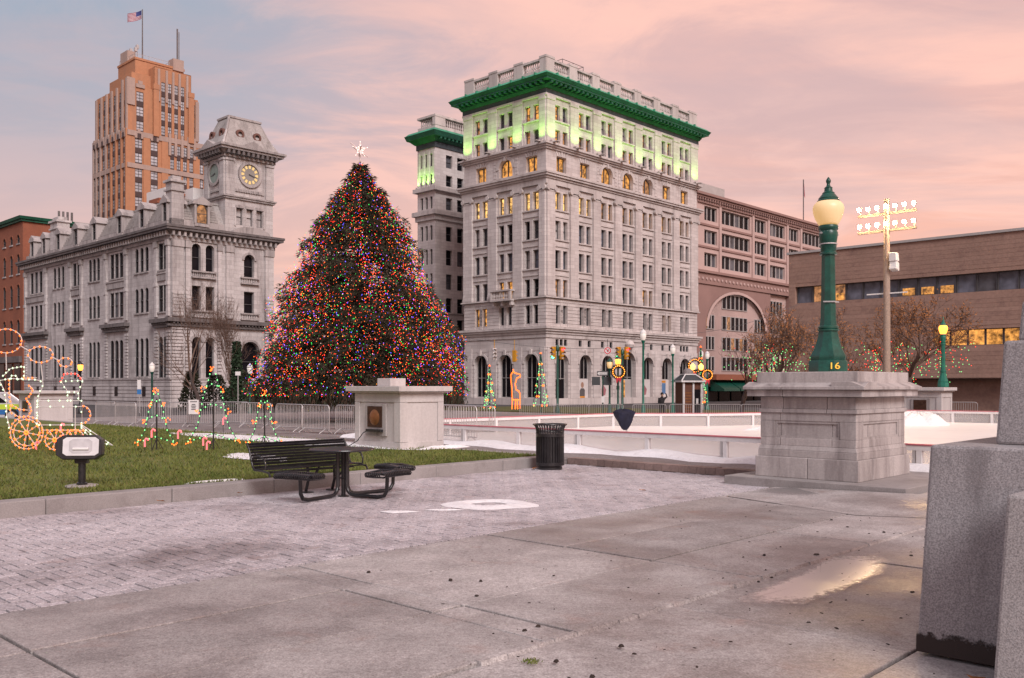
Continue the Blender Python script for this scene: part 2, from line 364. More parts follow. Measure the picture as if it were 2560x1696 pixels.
# ================================================================== GROUND
def concrete_mat(name, col, grain=90, wet=(0.52, 0.66)):
    m, Nn, Ll, B = newmat(name)
    g = Nn.new('ShaderNodeNewGeometry'); pos = g.outputs['Position']
    big = tex_noise(Nn, Ll, pos, 0.55, 6, 0.6, 0.6); mid = tex_noise(Nn, Ll, pos, 2.6, 6, 0.6)
    fin = tex_noise(Nn, Ll, pos, grain, 3, 0.7); spk = tex_noise(Nn, Ll, pos, grain * 0.45, 2, 0.5)
    oi = Nn.new('ShaderNodeObjectInfo')
    c = mixcol(Nn, Ll, mrange(Nn, Ll, mid, 0.32, 0.7), tuple(k * 0.80 for k in col), tuple(k * 1.1 for k in col))
    c = mixcol(Nn, Ll, mrange(Nn, Ll, big, 0.35, 0.62), mixcol(Nn, Ll, 1.0, c, (0.80, 0.78, 0.78), 'MULTIPLY'), c)
    c = mixcol(Nn, Ll, mrange(Nn, Ll, fin, 0.38, 0.64), mixcol(Nn, Ll, 1.0, c, (0.66, 0.64, 0.64), 'MULTIPLY'), mixcol(Nn, Ll, 1.0, c, (1.08, 1.08, 1.08), 'MULTIPLY'))
    c = mixcol(Nn, Ll, mrange(Nn, Ll, spk, 0.66, 0.72, 0, 0.55), c, (0.10, 0.085, 0.08))
    gr = tex_noise(Nn, Ll, pos, 22, 5, 0.75)
    c = mixcol(Nn, Ll, mrange(Nn, Ll, gr, 0.40, 0.60), mixcol(Nn, Ll, 1.0, c, (0.74, 0.72, 0.72), 'MULTIPLY'), c)
    wv = Nn.new('ShaderNodeMapping'); wv.inputs['Location'].default_value = (4.1, 9.3, 0); Ll.new(pos, wv.inputs[0])
    wn = tex_noise(Nn, Ll, wv.outputs[0], 0.42, 5, 0.55, 0.4)
    w = mrange(Nn, Ll, wn, wet[0], wet[1])
    c = mixcol(Nn, Ll, w, c, mixcol(Nn, Ll, 1.0, c, (0.58, 0.53, 0.52), 'MULTIPLY'))
    rs = tex_noise(Nn, Ll, wv.outputs[0], 1.7, 4, 0.6)
    c = mixcol(Nn, Ll, mrange(Nn, Ll, rs, 0.60, 0.74, 0, 0.35), c, (0.30, 0.16, 0.12))
    k = mrange(Nn, Ll, oi.outputs['Random'], 0, 1, 0.80, 1.10)
    cc = Nn.new('ShaderNodeVectorMath'); cc.operation = 'SCALE'; Ll.new(c, cc.inputs[0]); Ll.new(k, cc.inputs['Scale'])
    Ll.new(cc.outputs[0], B.inputs['Base Color'])
    ro = Nn.new('ShaderNodeMapRange'); Ll.new(w, ro.inputs[0]); ro.inputs[3].default_value = 0.72; ro.inputs[4].default_value = 0.40
    Ll.new(ro.outputs[0], B.inputs['Roughness']); B.inputs['Specular IOR Level'].default_value = 0.4
    bn = Nn.new('ShaderNodeBump'); bn.inputs['Strength'].default_value = 0.22; bn.inputs['Distance'].default_value = 0.01
    Ll.new(fin, bn.inputs['Height']); Ll.new(bn.outputs[0], B.inputs['Normal'])
    MATS[name] = m
concrete_mat('concrete', (0.57, 0.54, 0.53), 70, (0.44, 0.63))
concrete_mat('paver', (0.66, 0.62, 0.65), 60, (0.56, 0.68))
concrete_mat('deck', (0.36, 0.325, 0.32), 30)
def grass_mat(name, a, b):
    m, Nn, Ll, B = newmat(name)
    g = Nn.new('ShaderNodeNewGeometry'); pos = g.outputs['Position']
    n1 = tex_noise(Nn, Ll, pos, 0.9, 6, 0.65); n2 = tex_noise(Nn, Ll, pos, 26, 4, 0.7); n3 = tex_noise(Nn, Ll, pos, 5.5, 5, 0.6)
    c = mixcol(Nn, Ll, mrange(Nn, Ll, n1, 0.32, 0.68), a, b)
    c = mixcol(Nn, Ll, mrange(Nn, Ll, n2, 0.3, 0.7), mixcol(Nn, Ll, 1.0, c, (0.5, 0.5, 0.5), 'MULTIPLY'), c)
    c = mixcol(Nn, Ll, mrange(Nn, Ll, n3, 0.50, 0.68, 0, 0.75), c, (0.21, 0.165, 0.075))
    Ll.new(c, B.inputs['Base Color']); B.inputs['Roughness'].default_value = 0.85; B.inputs['Specular IOR Level'].default_value = 0.2
    MATS[name] = m
grass_mat('turf', (0.105, 0.15, 0.036), (0.19, 0.22, 0.06))
grass_mat('blade', (0.12, 0.165, 0.036), (0.23, 0.25, 0.065))
grass_mat('turf_far', (0.09, 0.10, 0.035), (0.14, 0.14, 0.05))

G0 = -0.5                                       # street level beyond the square
gm = MB(); gm.quad((-900, -300, G0), (900, -300, G0), (900, 1500, G0), (-900, 1500, G0))
struct(gm.build('ground', 'asphalt'))
def uvroot_build(mb, name, m, **k): return mb.build(name, m, None, rot=TH, **k)
# the raised square: a deck under paving, lawn and rink
dk = MB(); dk.box(-40, 46, -40, 54, G0 - 0.1, -0.06)
struct(uvroot_build(dk, 'plaza_deck', 'deck'))
far_lawn = MB(); far_lawn.box(56, 71, 38, 66, G0, G0 + 0.12)
struct(uvroot_build(far_lawn, 'far_grass', 'turf_far'))

# concrete slabs, one object each
plaza = struct(obj('concrete_paving', None, None, (0, 0, 0), TH))
V_CONC, V_KERB = 7.72, 13.25
bedm = MB(); bedm.box(-6, 30, -8, V_CONC, -0.09, -0.045); bedm.build('joint_bed', 'soil_dark', plaza)
rows = [(V_CONC, 6.5, 0.0), (6.5, 5.35, 0.0), (5.35, 4.17, 0.0), (4.17, 2.3, 1.55), (2.3, 0.4, 0.6), (0.4, -1.6, 1.1), (-1.6, -3.6, 0.2), (-3.6, -5.6, 0.9)]
ubase = [-5.4, -2.9, -0.35, 2.2, 4.72, 5.05, 7.65, 10.2, 12.75, 15.3, 17.9, 20.5, 23.1]
for ri, (v1, v0, off) in enumerate(rows):
    us = [x + off for x in ubase]
    if ri >= 3: us = [x for i, x in enumerate(us) if i != 5]
    for a, b in zip(us[:-1], us[1:]):
        w, d = b - a - 0.026, v1 - v0 - 0.026
        sb = MB(); sb.box(-w / 2, w / 2, -d / 2, d / 2, -0.06, 0)
        dz = random.uniform(-0.006, 0.004) + (-0.018 if ri >= 3 else 0)
        o = sb.build('slab', 'concrete', plaza, loc=((a + b) / 2, (v0 + v1) / 2, dz), rot=(random.uniform(-.0015, .0015), random.uniform(-.0015, .0015), 0), bevel=0.008)
# broken mortar ridge along the joint v=4.17
rd = MB()
for i in range(60):
    u0 = -0.5 + i * 0.24
    if random.random() < 0.15: continue
    w = random.uniform(.02, .05)
    rd.frus(u0, u0 + .25, 4.17 - w, 4.17 + w * 1.3, -0.03, u0 + .01, u0 + .24, 4.17 - w * .5, 4.17 + w * .8, random.uniform(0.002, .012))
stuff(rd.build('mortar_ridge', 'concrete', plaza))

# herringbone pavers: the 300 that show largest are objects, the rest one part
pv = struct(obj('brick_paving', None, None, (0, 0, 0), TH))
pb = MB(); pb.box(-6, 15.86, V_CONC, V_KERB + .02, -0.09, -0.044); pb.build('sand_bed', 'soil_dark', pv)
w = 0.1125; gap = 0.016
pl = []
for i in range(int(-5 / w), int(15.8 / w)):
    for j in range(0, int((V_KERB - V_CONC) / w)):
        d = (i - j) % 4
        u0, v0 = i * w, V_CONC + 0.02 + j * w
        if d == 0: pl.append((u0 + w, v0 + w / 2, 0))
        elif d == 3: pl.append((u0 + w / 2, v0 + w, 1))
        elif d == 2 and j == 0: pl.append((u0 + w / 2, v0 + w / 2, 2))
def proj(u, v):
    p = W(u, v); 
    return PCX + FPX * p.x / max(p.y, .1), HOR + FPX * CAM_H / max(p.y, .1)
vis = []
for q in pl:
    x, y = proj(q[0], q[1])
    if W(q[0], q[1]).y > 2 and -60 < x < 2620 and y < 1760: vis.append((W(q[0], q[1]).length, q))
vis.sort()
near = [q for _, q in vis[:300]]; rest = [q for _, q in vis[300:]]
def paver_geo(mb, u, v, k, dz=0.0, tx=0, ty=0):
    a, b = ((w - gap / 2, w / 2 - gap / 2), (w / 2 - gap / 2, w - gap / 2), (w / 2 - gap / 2,) * 2)[k]
    c = 0.004
    base = [(-a, -b, -0.05), (a, -b, -0.05), (a, b, -0.05), (-a, b, -0.05), (-a, -b, -c), (a, -b, -c), (a, b, -c), (-a, b, -c), (-a + c, -b + c, 0), (a - c, -b + c, 0), (a - c, b - c, 0), (-a + c, b - c, 0)]
    mb.add([(u + x, v + y, z + dz + (tx * x + ty * y if z > -.02 else 0)) for x, y, z in base],
           [(0, 1, 5, 4), (1, 2, 6, 5), (2, 3, 7, 6), (3, 0, 4, 7), (4, 5, 9, 8), (5, 6, 10, 9), (6, 7, 11, 10), (7, 4, 8, 11), (8, 9, 10, 11)])
pm = []
for k in (0, 1, 2):
    q = MB(); paver_geo(q, 0, 0, k); pm.append(q.mesh('paver', 'paver'))
for u, v, k in near:
    obj('paver', pm[k], pv, (u, v, random.uniform(-.007, .002)), (random.uniform(-.018, .018), random.uniform(-.018, .018), random.uniform(-.012, .012)))
rs = MB()
for u, v, k in rest: paver_geo(rs, u, v, k, random.uniform(-.006, .002), random.uniform(-.02, .02), random.uniform(-.02, .02))
stuff(rs.build('pavers', 'paver', pv))

# lawn with its kerb stones
LAWN_U, LAWN_Z = 15.3, 0.2
lawn = MB()
nu, nv = 90, 80
for i in range(nu + 1):
    for j in range(nv + 1):
        u = -14 + (LAWN_U + 14) * i / nu; v = V_KERB + .3 + (60 - V_KERB) * (j / nv) ** 1.6
        lawn.v.append((u, v, LAWN_Z - 0.015 + 0.02 * math.sin(u * 1.3) * math.sin(v * .9) + random.uniform(-.008, .008)))
for i in range(nu):
    for j in range(nv):
        a = i * (nv + 1) + j; lawn.f.append((a, a + nv + 1, a + nv + 2, a + 1))
struct(uvroot_build(lawn, 'lawn', 'turf', smooth=60))
kerb = thing('kerb', 'low grey granite kerb holding the lawn above the brick paving', 'kerb', (0, 0, 0))
u = -6.0
while u < LAWN_U - .2:
    l = min(random.choice([1.75, 1.8, 1.85]), LAWN_U + .32 - u)
    k = MB(); k.box(0, l - .008, 0, .34, -0.1, LAWN_Z + .01)
    k.build('kerb_stone', 'kerb_stone', kerb, loc=(u, V_KERB + random.uniform(-.006, .006), 0), bevel=0.015); u += l
v = V_KERB + .35
while v < 50:
    l = 1.8
    k = MB(); k.box(0, .32, 0, l - .008, -0.1, LAWN_Z)
    k.build('kerb_stone', 'kerb_stone', kerb, loc=(LAWN_U, v, 0), bevel=0.015); v += l
# grass blades
nb = 90000
uu = rng.uniform(-9, LAWN_U - .03, nb); vv = V_KERB + .34 + (rng.random(nb) ** 1.9) * 24
px = uu * UX - vv * UY; py = uu * UY + vv * UX
sx = PCX + FPX * px / py; ok = (sx > -60) & (sx < 1420); uu, vv = uu[ok], vv[ok]; nb = len(uu)
ang = rng.uniform(0, 2 * PI, nb); h = rng.uniform(.025, .065, nb) * (1 + vv / 60); wd = 0.0055 + vv * 0.00045
lean = rng.normal(0, .03, (nb, 2))
zz = np.full(nb, LAWN_Z - .01)
A = np.stack([uu + np.cos(ang) * wd, vv + np.sin(ang) * wd, zz], 1); Bq = np.stack([uu - np.cos(ang) * wd, vv - np.sin(ang) * wd, zz], 1)
Cq = np.stack([uu + lean[:, 0], vv + lean[:, 1], zz + h], 1)
vtx = np.stack([A, Bq, Cq], 1).reshape(-1, 3); fc = np.arange(nb * 3).reshape(-1, 3)
me = bpy.data.meshes.new('grass'); me.from_pydata(vtx.tolist(), [], fc.tolist()); me.materials.append(MATS['blade'])
go = stuff(obj('grass', me, None, (0, 0, 0), TH))
go['label'] = 'short green winter grass growing over the lawn'; go['category'] = 'grass'

# brick walkway round the rink, its dark edge course, snow
walk = struct(obj('rink_walkway', None, None, (0, 0, 0), TH))
wb = MB(); wb.box(15.98, 18.3, -6, 24, -0.06, 0.118); wb.box(LAWN_U + .34, 18.3, V_KERB + .1, 30, -0.06, 0.112)
wb.build('walk_bed', 'deck', walk)
v = -2.0
while v < V_KERB + .05:
    l = .21
    k = MB(); k.box(0, .26, 0, l - .008, 0.0, 0.14); k.build('edge_brick', 'brick_walk', walk, loc=(15.78, v, random.uniform(-.004, .004)), rot=(0, random.uniform(-.02, .02), 0)); v += l
gt = MB(); gt.box(15.83, 15.97, -4, V_KERB, -.03, 0.06); gt.build('gutter', 'soil_dark', walk)

# puddles (thin water sheets) and snow patches
def blob(cx, cy, ru, rv, n, rough, seed, rot=0.0):
    r_ = random.Random(seed); ph = [r_.uniform(0, 6.28) for _ in range(5)]; am = [r_.uniform(.3, 1) * rough / (k + 1) for k in range(5)]
    pts = []
    for i in range(n):
        a = 2 * PI * i / n; k = 1 + sum(am[q] * math.sin((q + 2) * a + ph[q]) for q in range(5)) + r_.uniform(-1, 1) * rough * .12
        x, y = math.cos(a) * ru * k, math.sin(a) * rv * k
        pts.append((cx + x * math.cos(rot) - y * math.sin(rot), cy + x * math.sin(rot) + y * math.cos(rot)))
    return pts
m, Nn, Ll, B = newmat('water')
for n_ in list(Nn):
    if n_.type == 'BSDF_PRINCIPLED': Nn.remove(n_)
mo = [n_ for n_ in Nn if n_.type == 'OUTPUT_MATERIAL'][0]
tr_ = Nn.new('ShaderNodeBsdfTransparent'); tr_.inputs[0].default_value = (0.80, 0.78, 0.79, 1)
gl_ = Nn.new('ShaderNodeBsdfGlossy'); gl_.inputs['Roughness'].default_value = 0.16
fr_ = Nn.new('ShaderNodeFresnel'); fr_.inputs['IOR'].default_value = 1.5
g = Nn.new('ShaderNodeNewGeometry'); bn = Nn.new('ShaderNodeBump'); bn.inputs['Strength'].default_value = 0.06; bn.inputs['Distance'].default_value = 0.01
Ll.new(tex_noise(Nn, Ll, g.outputs['Position'], 30, 3), bn.inputs['Height']); Ll.new(bn.outputs[0], gl_.inputs['Normal'])
mx_ = Nn.new('ShaderNodeMixShader'); Ll.new(fr_.outputs[0], mx_.inputs[0]); Ll.new(tr_.outputs[0], mx_.inputs[1]); Ll.new(gl_.outputs[0], mx_.inputs[2]); aw_ = Nn.new('ShaderNodeAttribute'); aw_.attribute_name = 'wet'
nw_ = tex_noise(Nn, Ll, g.outputs['Position'], 14, 5, 0.7)
ad_ = Nn.new('ShaderNodeMath'); ad_.operation = 'MULTIPLY'; Ll.new(aw_.outputs['Fac'], ad_.inputs[0]); ad_.inputs[1].default_value = 1.0
sm2 = Nn.new('ShaderNodeMath'); sm2.operation = 'ADD'; Ll.new(ad_.outputs[0], sm2.inputs[0]); Ll.new(mrange(Nn, Ll, nw_, 0.3, 0.7, -0.45, 0.25), sm2.inputs[1])
ew_ = mrange(Nn, Ll, sm2.outputs[0], 0.05, 0.65)
tp_ = Nn.new('ShaderNodeBsdfTransparent'); m3_ = Nn.new('ShaderNodeMixShader'); Ll.new(ew_, m3_.inputs[0]); Ll.new(tp_.outputs[0], m3_.inputs[1]); Ll.new(mx_.outputs[0], m3_.inputs[2])
Ll.new(m3_.outputs[0], mo.inputs[0]); MATS['water'] = m
m2_ = m.copy(); m2_.name = 'damp'; MATS['damp'] = m2_
for n_ in m2_.node_tree.nodes:
    if n_.type == 'FRESNEL': n_.inputs['IOR'].default_value = 1.10
    if n_.type == 'BSDF_TRANSPARENT' and n_.inputs[0].default_value[0] < .95: n_.inputs[0].default_value = (0.80, 0.78, 0.79, 1)
    if n_.type == 'BSDF_GLOSSY': n_.inputs['Roughness'].default_value = 0.3
for n_ in m.node_tree.nodes:
    if n_.type == 'BSDF_GLOSSY': n_.inputs['Roughness'].default_value = 0.3
def pix_pool(pts, mname, seed, z=.006):
    r_ = random.Random(seed); P = [Vector((p.x, p.y)) for p in [Vector(((x - PCX) / FPX * (CAM_H * FPX / (y - HOR)), CAM_H * FPX / (y - HOR), 0)) for x, y in pts]]
    out_ = []; n_ = len(P)
    for i in range(n_):
        p0, p1, p2, p3 = P[i - 1], P[i], P[(i + 1) % n_], P[(i + 2) % n_]
        for k in range(10):
            t = k / 10; q = .5 * (2 * p1 + (p2 - p0) * t + (2 * p0 - 5 * p1 + 4 * p2 - p3) * t * t + (3 * p1 - p0 - 3 * p2 + p3) * t ** 3)
            out_.append((q.x + r_.gauss(0, .008), q.y + r_.gauss(0, .012), z))
    c = sum((Vector(o) for o in out_), Vector()) / len(out_); q = MB(); n_ = len(out_)
    wet = []
    for f_, wv_ in ((1.08, 0.0), (.88, .35), (.66, .9), (.4, 1.0)):
        for o in out_: p = c + (Vector(o) - c) * f_; q.v.append((p.x, p.y, z)); wet.append(wv_)
    for k in range(3):
        for i in range(n_): j = (i + 1) % n_; q.f.append((k * n_ + i, k * n_ + j, (k + 1) * n_ + j, (k + 1) * n_ + i))
    q.f.append(tuple(3 * n_ + i for i in range(n_)))
    o = struct(q.build('puddle', mname)); at_ = o.data.attributes.new('wet', 'FLOAT', 'POINT'); at_.data.foreach_set('value', wet)
pix_pool([(1850, 1497), (1920, 1466), (2010, 1430), (2075, 1394), (2150, 1383), (2215, 1397), (2208, 1430), (2160, 1456), (2090, 1484), (2010, 1510), (1920, 1516), (1865, 1510)], 'water', 1)
pix_pool([(1890, 1228), (1990, 1222), (2080, 1226), (2110, 1236), (2020, 1242), (1930, 1238)], 'damp', 3, .03)
def snow_patch(label, cu, cv, ru, rv, z, seed, hgt=.035, rough=.35, hole=False, rot=0.0):
    n = 60; rings = 5; q = MB(); r_ = random.Random(seed)
    o = blob(0, 0, ru, rv, n, rough, seed, rot)
    for k in range(rings + 1):
        f_ = 1 - k / (rings + .6)
        if hole: f_ = 1 - .60 * k / rings
        zz_ = hgt * (min(1, 2.2 * k / rings)) 
        if hole and k == rings: zz_ = 0
        for x, y in o: q.v.append((x * f_, y * f_, zz_ * r_.uniform(.75, 1.15)))
    for k in range(rings):
        for i in range(n):
            j = (i + 1) % n; q.f.append((k * n + i, k * n + j, (k + 1) * n + j, (k + 1) * n + i))
    if not hole: q.f.append(tuple(rings * n + i for i in range(n)))
    ob = q.build('snow_patch', 'snow', None, loc=W(cu, cv, z), rot=TH, smooth=50)
    return tag(ob, label, 'snow')
snow_patch('ring of melting snow on the brick paving before the table', 9.60, 9.60, .66, .60, .0, 3, .03, .17, True, -TH)
snow_patch('small scrap of snow left of the snow ring', 8.15, 9.95, .20, .12, .0, 4, .015, .4, rot=-TH)
snow_patch('thin sliver of snow between the scrap and the snow ring', 8.72, 9.62, .22, .05, .0, 8, .015, .4, rot=-TH)
snow_patch('long snow patch on the lawn behind the light trees', 14.35, 23.0, .75, 5.2, LAWN_Z, 5, .06, .25)
snow_patch('narrow snow patch on the lawn left of the bench', 10.6, 17.8, .55, 1.0, LAWN_Z, 6, .05, .3)
snow_patch('bank of snow at the foot of the stone block', 15.35, 16.95, .75, .16, LAWN_Z, 7, .07, .25)
snow_patch('crumbs of snow on the lawn edge by the kerb', 7.4, 13.72, .5, .07, LAWN_Z, 9, .03, .5)
snow_patch('low snow mound on the lawn beside the stone block', 14.0, 20.2, .35, .5, LAWN_Z, 10, .12, .3)
sb_ = MB(); n = 70; r_ = random.Random(3)
for i in range(n + 1):
    v = -3 + 27 * i / n; e = 17.15 + .18 * math.sin(v * 1.1) + .1 * math.sin(v * 3.3) + r_.uniform(-.04, .04) + (.25 if v < 10 else 0)
    hh = .10 + .05 * math.sin(v * 2.2) + r_.uniform(-.01, .02)
    sb_.v += [(e, v, .12), (e + .12, v, .12 + hh * .7), (17.9, v, .12 + hh), (18.4, v, .125 + hh * .6), (18.7, v, .12)]
for i in range(n):
    for k in range(4):
        a = i * 5 + k; sb_.f.append((a, a + 1, a + 6, a + 5))
tag(sb_.build('snow_bank', 'snow', None, rot=TH, smooth=60), 'long bank of swept snow along the front of the rink rail', 'snow')
# fallen leaves and small debris
def leafmesh():
    q = MB(); q.add([(-.05, 0, 0), (-.02, .03, .012), (.04, .02, .004), (.06, 0, .015), (.03, -.03, .006), (-.02, -.025, .014)], [(0, 1, 2, 3), (0, 3, 4, 5)])
    return q.mesh('leaf', 'leaf_dry')
lm = leafmesh()
leafspots = [(6.25, 13.1, .04, 'reddish dry leaf against the left stretch of kerb'), (7.55, 13.12, .05, 'curled brown leaf against the kerb left of the bench'),
    (5.85, 1.75, .0, 'rust brown leaf at the foot of the dark granite block'), (14.2, 12.9, .02, 'small orange leaf at the kerb near the litter bin'), (12.6, 9.0, .0, 'orange leaf lying on the brick paving right of the snow ring')]
for u, v, z, lb in leafspots:
    o = obj('fallen_leaf', lm, None, W(u, v, z + .008), (0.1, -.1, random.uniform(0, 6))); o.scale = (1.3, 1.3, 1.3); tag(o, lb, 'leaf')
dm = MB(); r_ = random.Random(5)
for i in range(300):
    u = r_.uniform(4.0, 13); v = r_.uniform(0.5, 7) if r_.random() < .5 else r_.gauss(3.4, 1.0)
    s = r_.uniform(.003, .009) if r_.random() < .88 else r_.uniform(.009, .02); a = r_.uniform(0, 6.28); l = s * r_.uniform(1, 2.4)
    ca, sa = math.cos(a), math.sin(a)
    pts = [(-l, -s), (l * .8, -s * .7), (l, s * .8), (-l * .6, s)]
    b = [(u + x * ca - y * sa, v + x * sa + y * ca, .001) for x, y in pts]; t = [(u + .6 * (x * ca - y * sa), v + .6 * (x * sa + y * ca), .001 + s * .8) for x, y in pts]
    dm.add(b + t, [(4, 5, 6, 7), (0, 1, 5, 4), (1, 2, 6, 5), (2, 3, 7, 6), (3, 0, 4, 7)])
do_ = stuff(uvroot_build(dm, 'debris', 'soil_dark')); do_['label'] = 'dark crumbs of debris scattered over the concrete'; do_['category'] = 'debris'

ms = MB(); r_ = random.Random(12)
mc = W(*toUV((1310 - PCX) / FPX * (CAM_H * FPX / (1655 - HOR)), CAM_H * FPX / (1655 - HOR)))
for i in range(70):
    P = Vector((mc.x + r_.gauss(0, .03) + .04, mc.y + r_.gauss(0, .035), .0)); a = r_.uniform(0, 6.28); d = Vector((math.cos(a) * .012, math.sin(a) * .012, r_.uniform(.008, .022))); s_ = Vector((-math.sin(a), math.cos(a), 0)) * .006
    ms.add([tuple(P - s_), tuple(P + s_), tuple(P + d)], [(0, 1, 2)])
mo_ = stuff(ms.build('moss', 'blade')); mo_['label'] = 'tiny tuft of green moss in the mortar ridge joint'; mo_['category'] = 'moss'
# ================================================================== FACADE TOOLS
class Face:
    """a wall plane of a building: 'L' runs along local +y and looks to -x, 'R' runs along +x and looks to -y"""
    def __init__(s, kind, x0=0.0, y0=0.0): s.k, s.x0, s.y0 = kind, x0, y0
    def pt(s, a, d, z): return (s.x0 - d, s.y0 + a, z) if s.k == 'L' else (s.x0 + a, s.y0 - d, z)
    def rot(s): return -PI / 2 if s.k == 'L' else 0.0
    def box(s, mb, a0, a1, d0, d1, z0, z1):
        p, q = s.pt(a0, d0, z0), s.pt(a1, d1, z1)
        return mb.box(min(p[0], q[0]), max(p[0], q[0]), min(p[1], q[1]), max(p[1], q[1]), z0, z1)
def arc(w, n=10):       # half circle from left springing to right springing, local x/z about the springing line
    return [(-w / 2 * math.cos(PI * i / n), w / 2 * math.sin(PI * i / n)) for i in range(n + 1)]
def wall(mb, F, s0, s1, z0, z1, ops, rec=0.35, d=0.0):
    """plane with openings (a0,a1,z0,z1,arched) and their reveals"""
    S = sorted({s0, s1, *[o[0] for o in ops], *[o[1] for o in ops]}); Zs = sorted({z0, z1, *[o[2] for o in ops], *[o[3] for o in ops]})
    S = [x for x in S if s0 <= x <= s1]; Zs = [x for x in Zs if z0 <= x <= z1]
    for i in range(len(S) - 1):
        run = None
        for j in range(len(Zs) - 1):
            ca, cz = (S[i] + S[i + 1]) / 2, (Zs[j] + Zs[j + 1]) / 2
            hole = any(o[0] < ca < o[1] and o[2] < cz < o[3] for o in ops)
            if not hole and run is None: run = Zs[j]
            if hole and run is not None:
                mb.quad(F.pt(S[i], d, run), F.pt(S[i + 1], d, run), F.pt(S[i + 1], d, Zs[j]), F.pt(S[i], d, Zs[j])); run = None
        if run is not None: mb.quad(F.pt(S[i], d, run), F.pt(S[i + 1], d, run), F.pt(S[i + 1], d, Zs[-1]), F.pt(S[i], d, Zs[-1]))
    for o in ops:
        a, b, c, e = o[:4]; ar = len(o) > 4 and o[4]
        top = e - (b - a) / 2 if ar else e
        mb.quad(F.pt(a, d, c), F.pt(a, d - rec, c), F.pt(a, d - rec, top), F.pt(a, d, top))
        mb.quad(F.pt(b, d, c), F.pt(b, d - rec, c), F.pt(b, d - rec, top), F.pt(b, d, top))
        mb.quad(F.pt(a, d, c), F.pt(b, d, c), F.pt(b, d - rec, c), F.pt(a, d - rec, c))
        if ar:
            A = arc(b - a); m_ = (a + b) / 2
            for k in range(len(A) - 1):
                (x0, y0), (x1, y1) = A[k], A[k + 1]
                mb.quad(F.pt(m_ + x0, d, top + y0), F.pt(m_ + x1, d, top + y1), F.pt(m_ + x1, d - rec, top + y1), F.pt(m_ + x0, d - rec, top + y0))
                mb.quad(F.pt(m_ + x0, d, top + y0), F.pt(m_ + x1, d, top + y1), F.pt(m_ + x1, d, e), F.pt(m_ + x0, d, e))
        else: mb.quad(F.pt(a, d, e), F.pt(b, d, e), F.pt(b, d - rec, e), F.pt(a, d - rec, e))
_wc = {}
def window(parent, F, a, z, w, h, pane, arch=False, style='sash', rec=0.35, fm='window_frame', name='window', d=0.0, t=0.07):
    w, h = round(w, 3), round(h, 3)
    key = (w, h, arch, style, fm, t)
    if key not in _wc:
        q = MB(); top = h - w / 2 if arch else h; y0, y1 = -.06, .06
        q.box(-w / 2, -w / 2 + t, y0, y1, 0, top); q.box(w / 2 - t, w / 2, y0, y1, 0, top); q.box(-w / 2 + t, w / 2 - t, y0, y1, 0, t)
        if arch:
            A, Bq = arc(w), arc(w - 2 * t)
            for i in range(len(A) - 1):
                ps = [A[i], A[i + 1], Bq[i + 1], Bq[i]]
                q.prism(ps, lambda x, y: (x, y0, top + y), lambda x, y: (x, y1, top + y))
        else: q.box(-w / 2 + t, w / 2 - t, y0, y1, h - t, h)
        k = .03
        if style == 'sash': q.box(-w / 2 + t, w / 2 - t, y0, y1 - .03, h * .5 - k, h * .5 + k)
        if style == 'grid3':
            for x in (-w / 6, w / 6): q.box(x - k, x + k, y0, y1 - .03, t, h - t - (w * .06 if arch else 0))
            q.box(-w / 2 + t, w / 2 - t, y0 - .01, y1 - .04, h * .46 - k, h * .46 + k)
        if style == 'tower':
            q.box(-.05, .05, y0, y1 - .03, t, h - t)
            for f_ in (.33, .66): q.box(-w / 2 + t, w / 2 - t, y0 - .01, y1 - .05, h * f_ - .04, h * f_ + .04)
        if style == 'mull': q.box(-.06, .06, y0 - .02, y1, t, h - t - (w * .01 if arch else 0))
        _wc[key] = q.mesh('window', fm)
    o = obj(name, _wc[key], parent, F.pt(a, d - rec, z), F.rot())
    pk = (w, h, arch, pane)
    if pk not in _wc:
        q = MB(); top = h - w / 2 if arch else h
        pts = [(-w / 2, 0), (w / 2, 0)] + ([(-x, top + y) for x, y in arc(w)] if arch else [(w / 2, h), (-w / 2, h)])
        q.add([(x, .045, y) for x, y in pts], [tuple(range(len(pts)))]); _wc[pk] = q.mesh('pane', pane)
    obj('pane', _wc[pk], o)
    return o
def slab(mb, x0, x1, y0, y1, z0, z1, d, d2=None):
    if d2 is None: return mb.box(x0 - d, x1 + d, y0 - d, y1 + d, z0, z1)
    return mb.frus(x0 - d, x1 + d, y0 - d, y1 + d, z0, x0 - d2, x1 + d2, y0 - d2, y1 + d2, z1)
def courses(parent, F, s0, s1, z0, z1, hgt, ops, m, proud=0.06, gapz=0.05, name='stone_course'):
    z = z0
    while z < z1 - .1:
        zt = min(z + hgt - gapz, z1); q = MB(); cuts = []
        for o in ops:
            if o[2] < zt - .02 and o[3] > z + .02:
                a, b = o[0], o[1]
                if len(o) > 4 and o[4]:
                    r_ = (b - a) / 2; spr = o[3] - r_
                    if z > spr:
                        hh = z - spr; 
                        if hh >= r_: continue
                        x = math.sqrt(r_ * r_ - hh * hh); a, b = (o[0] + o[1]) / 2 - x, (o[0] + o[1]) / 2 + x
                cuts.append((a - .01, b + .01))
        cuts.sort(); x = s0
        for a, b in cuts + [(s1, s1)]:
            if a - x > .05: F.box(MB_ := MB(), x, a, 0.0, proud, z, zt); MB_.build(name, m, parent)
            x = max(x, b)
        z += hgt
def baluster_mesh(h, r, m):
    q = MB(); q.lathe([(r * .9, 0), (r * .9, h * .08), (r * .5, h * .12), (r, h * .32), (r * .85, h * .45), (r * .42, h * .72), (r * .5, h * .8), (r * .9, h * .9), (r * .9, h)], 8); return q.mesh('baluster', m, 50)
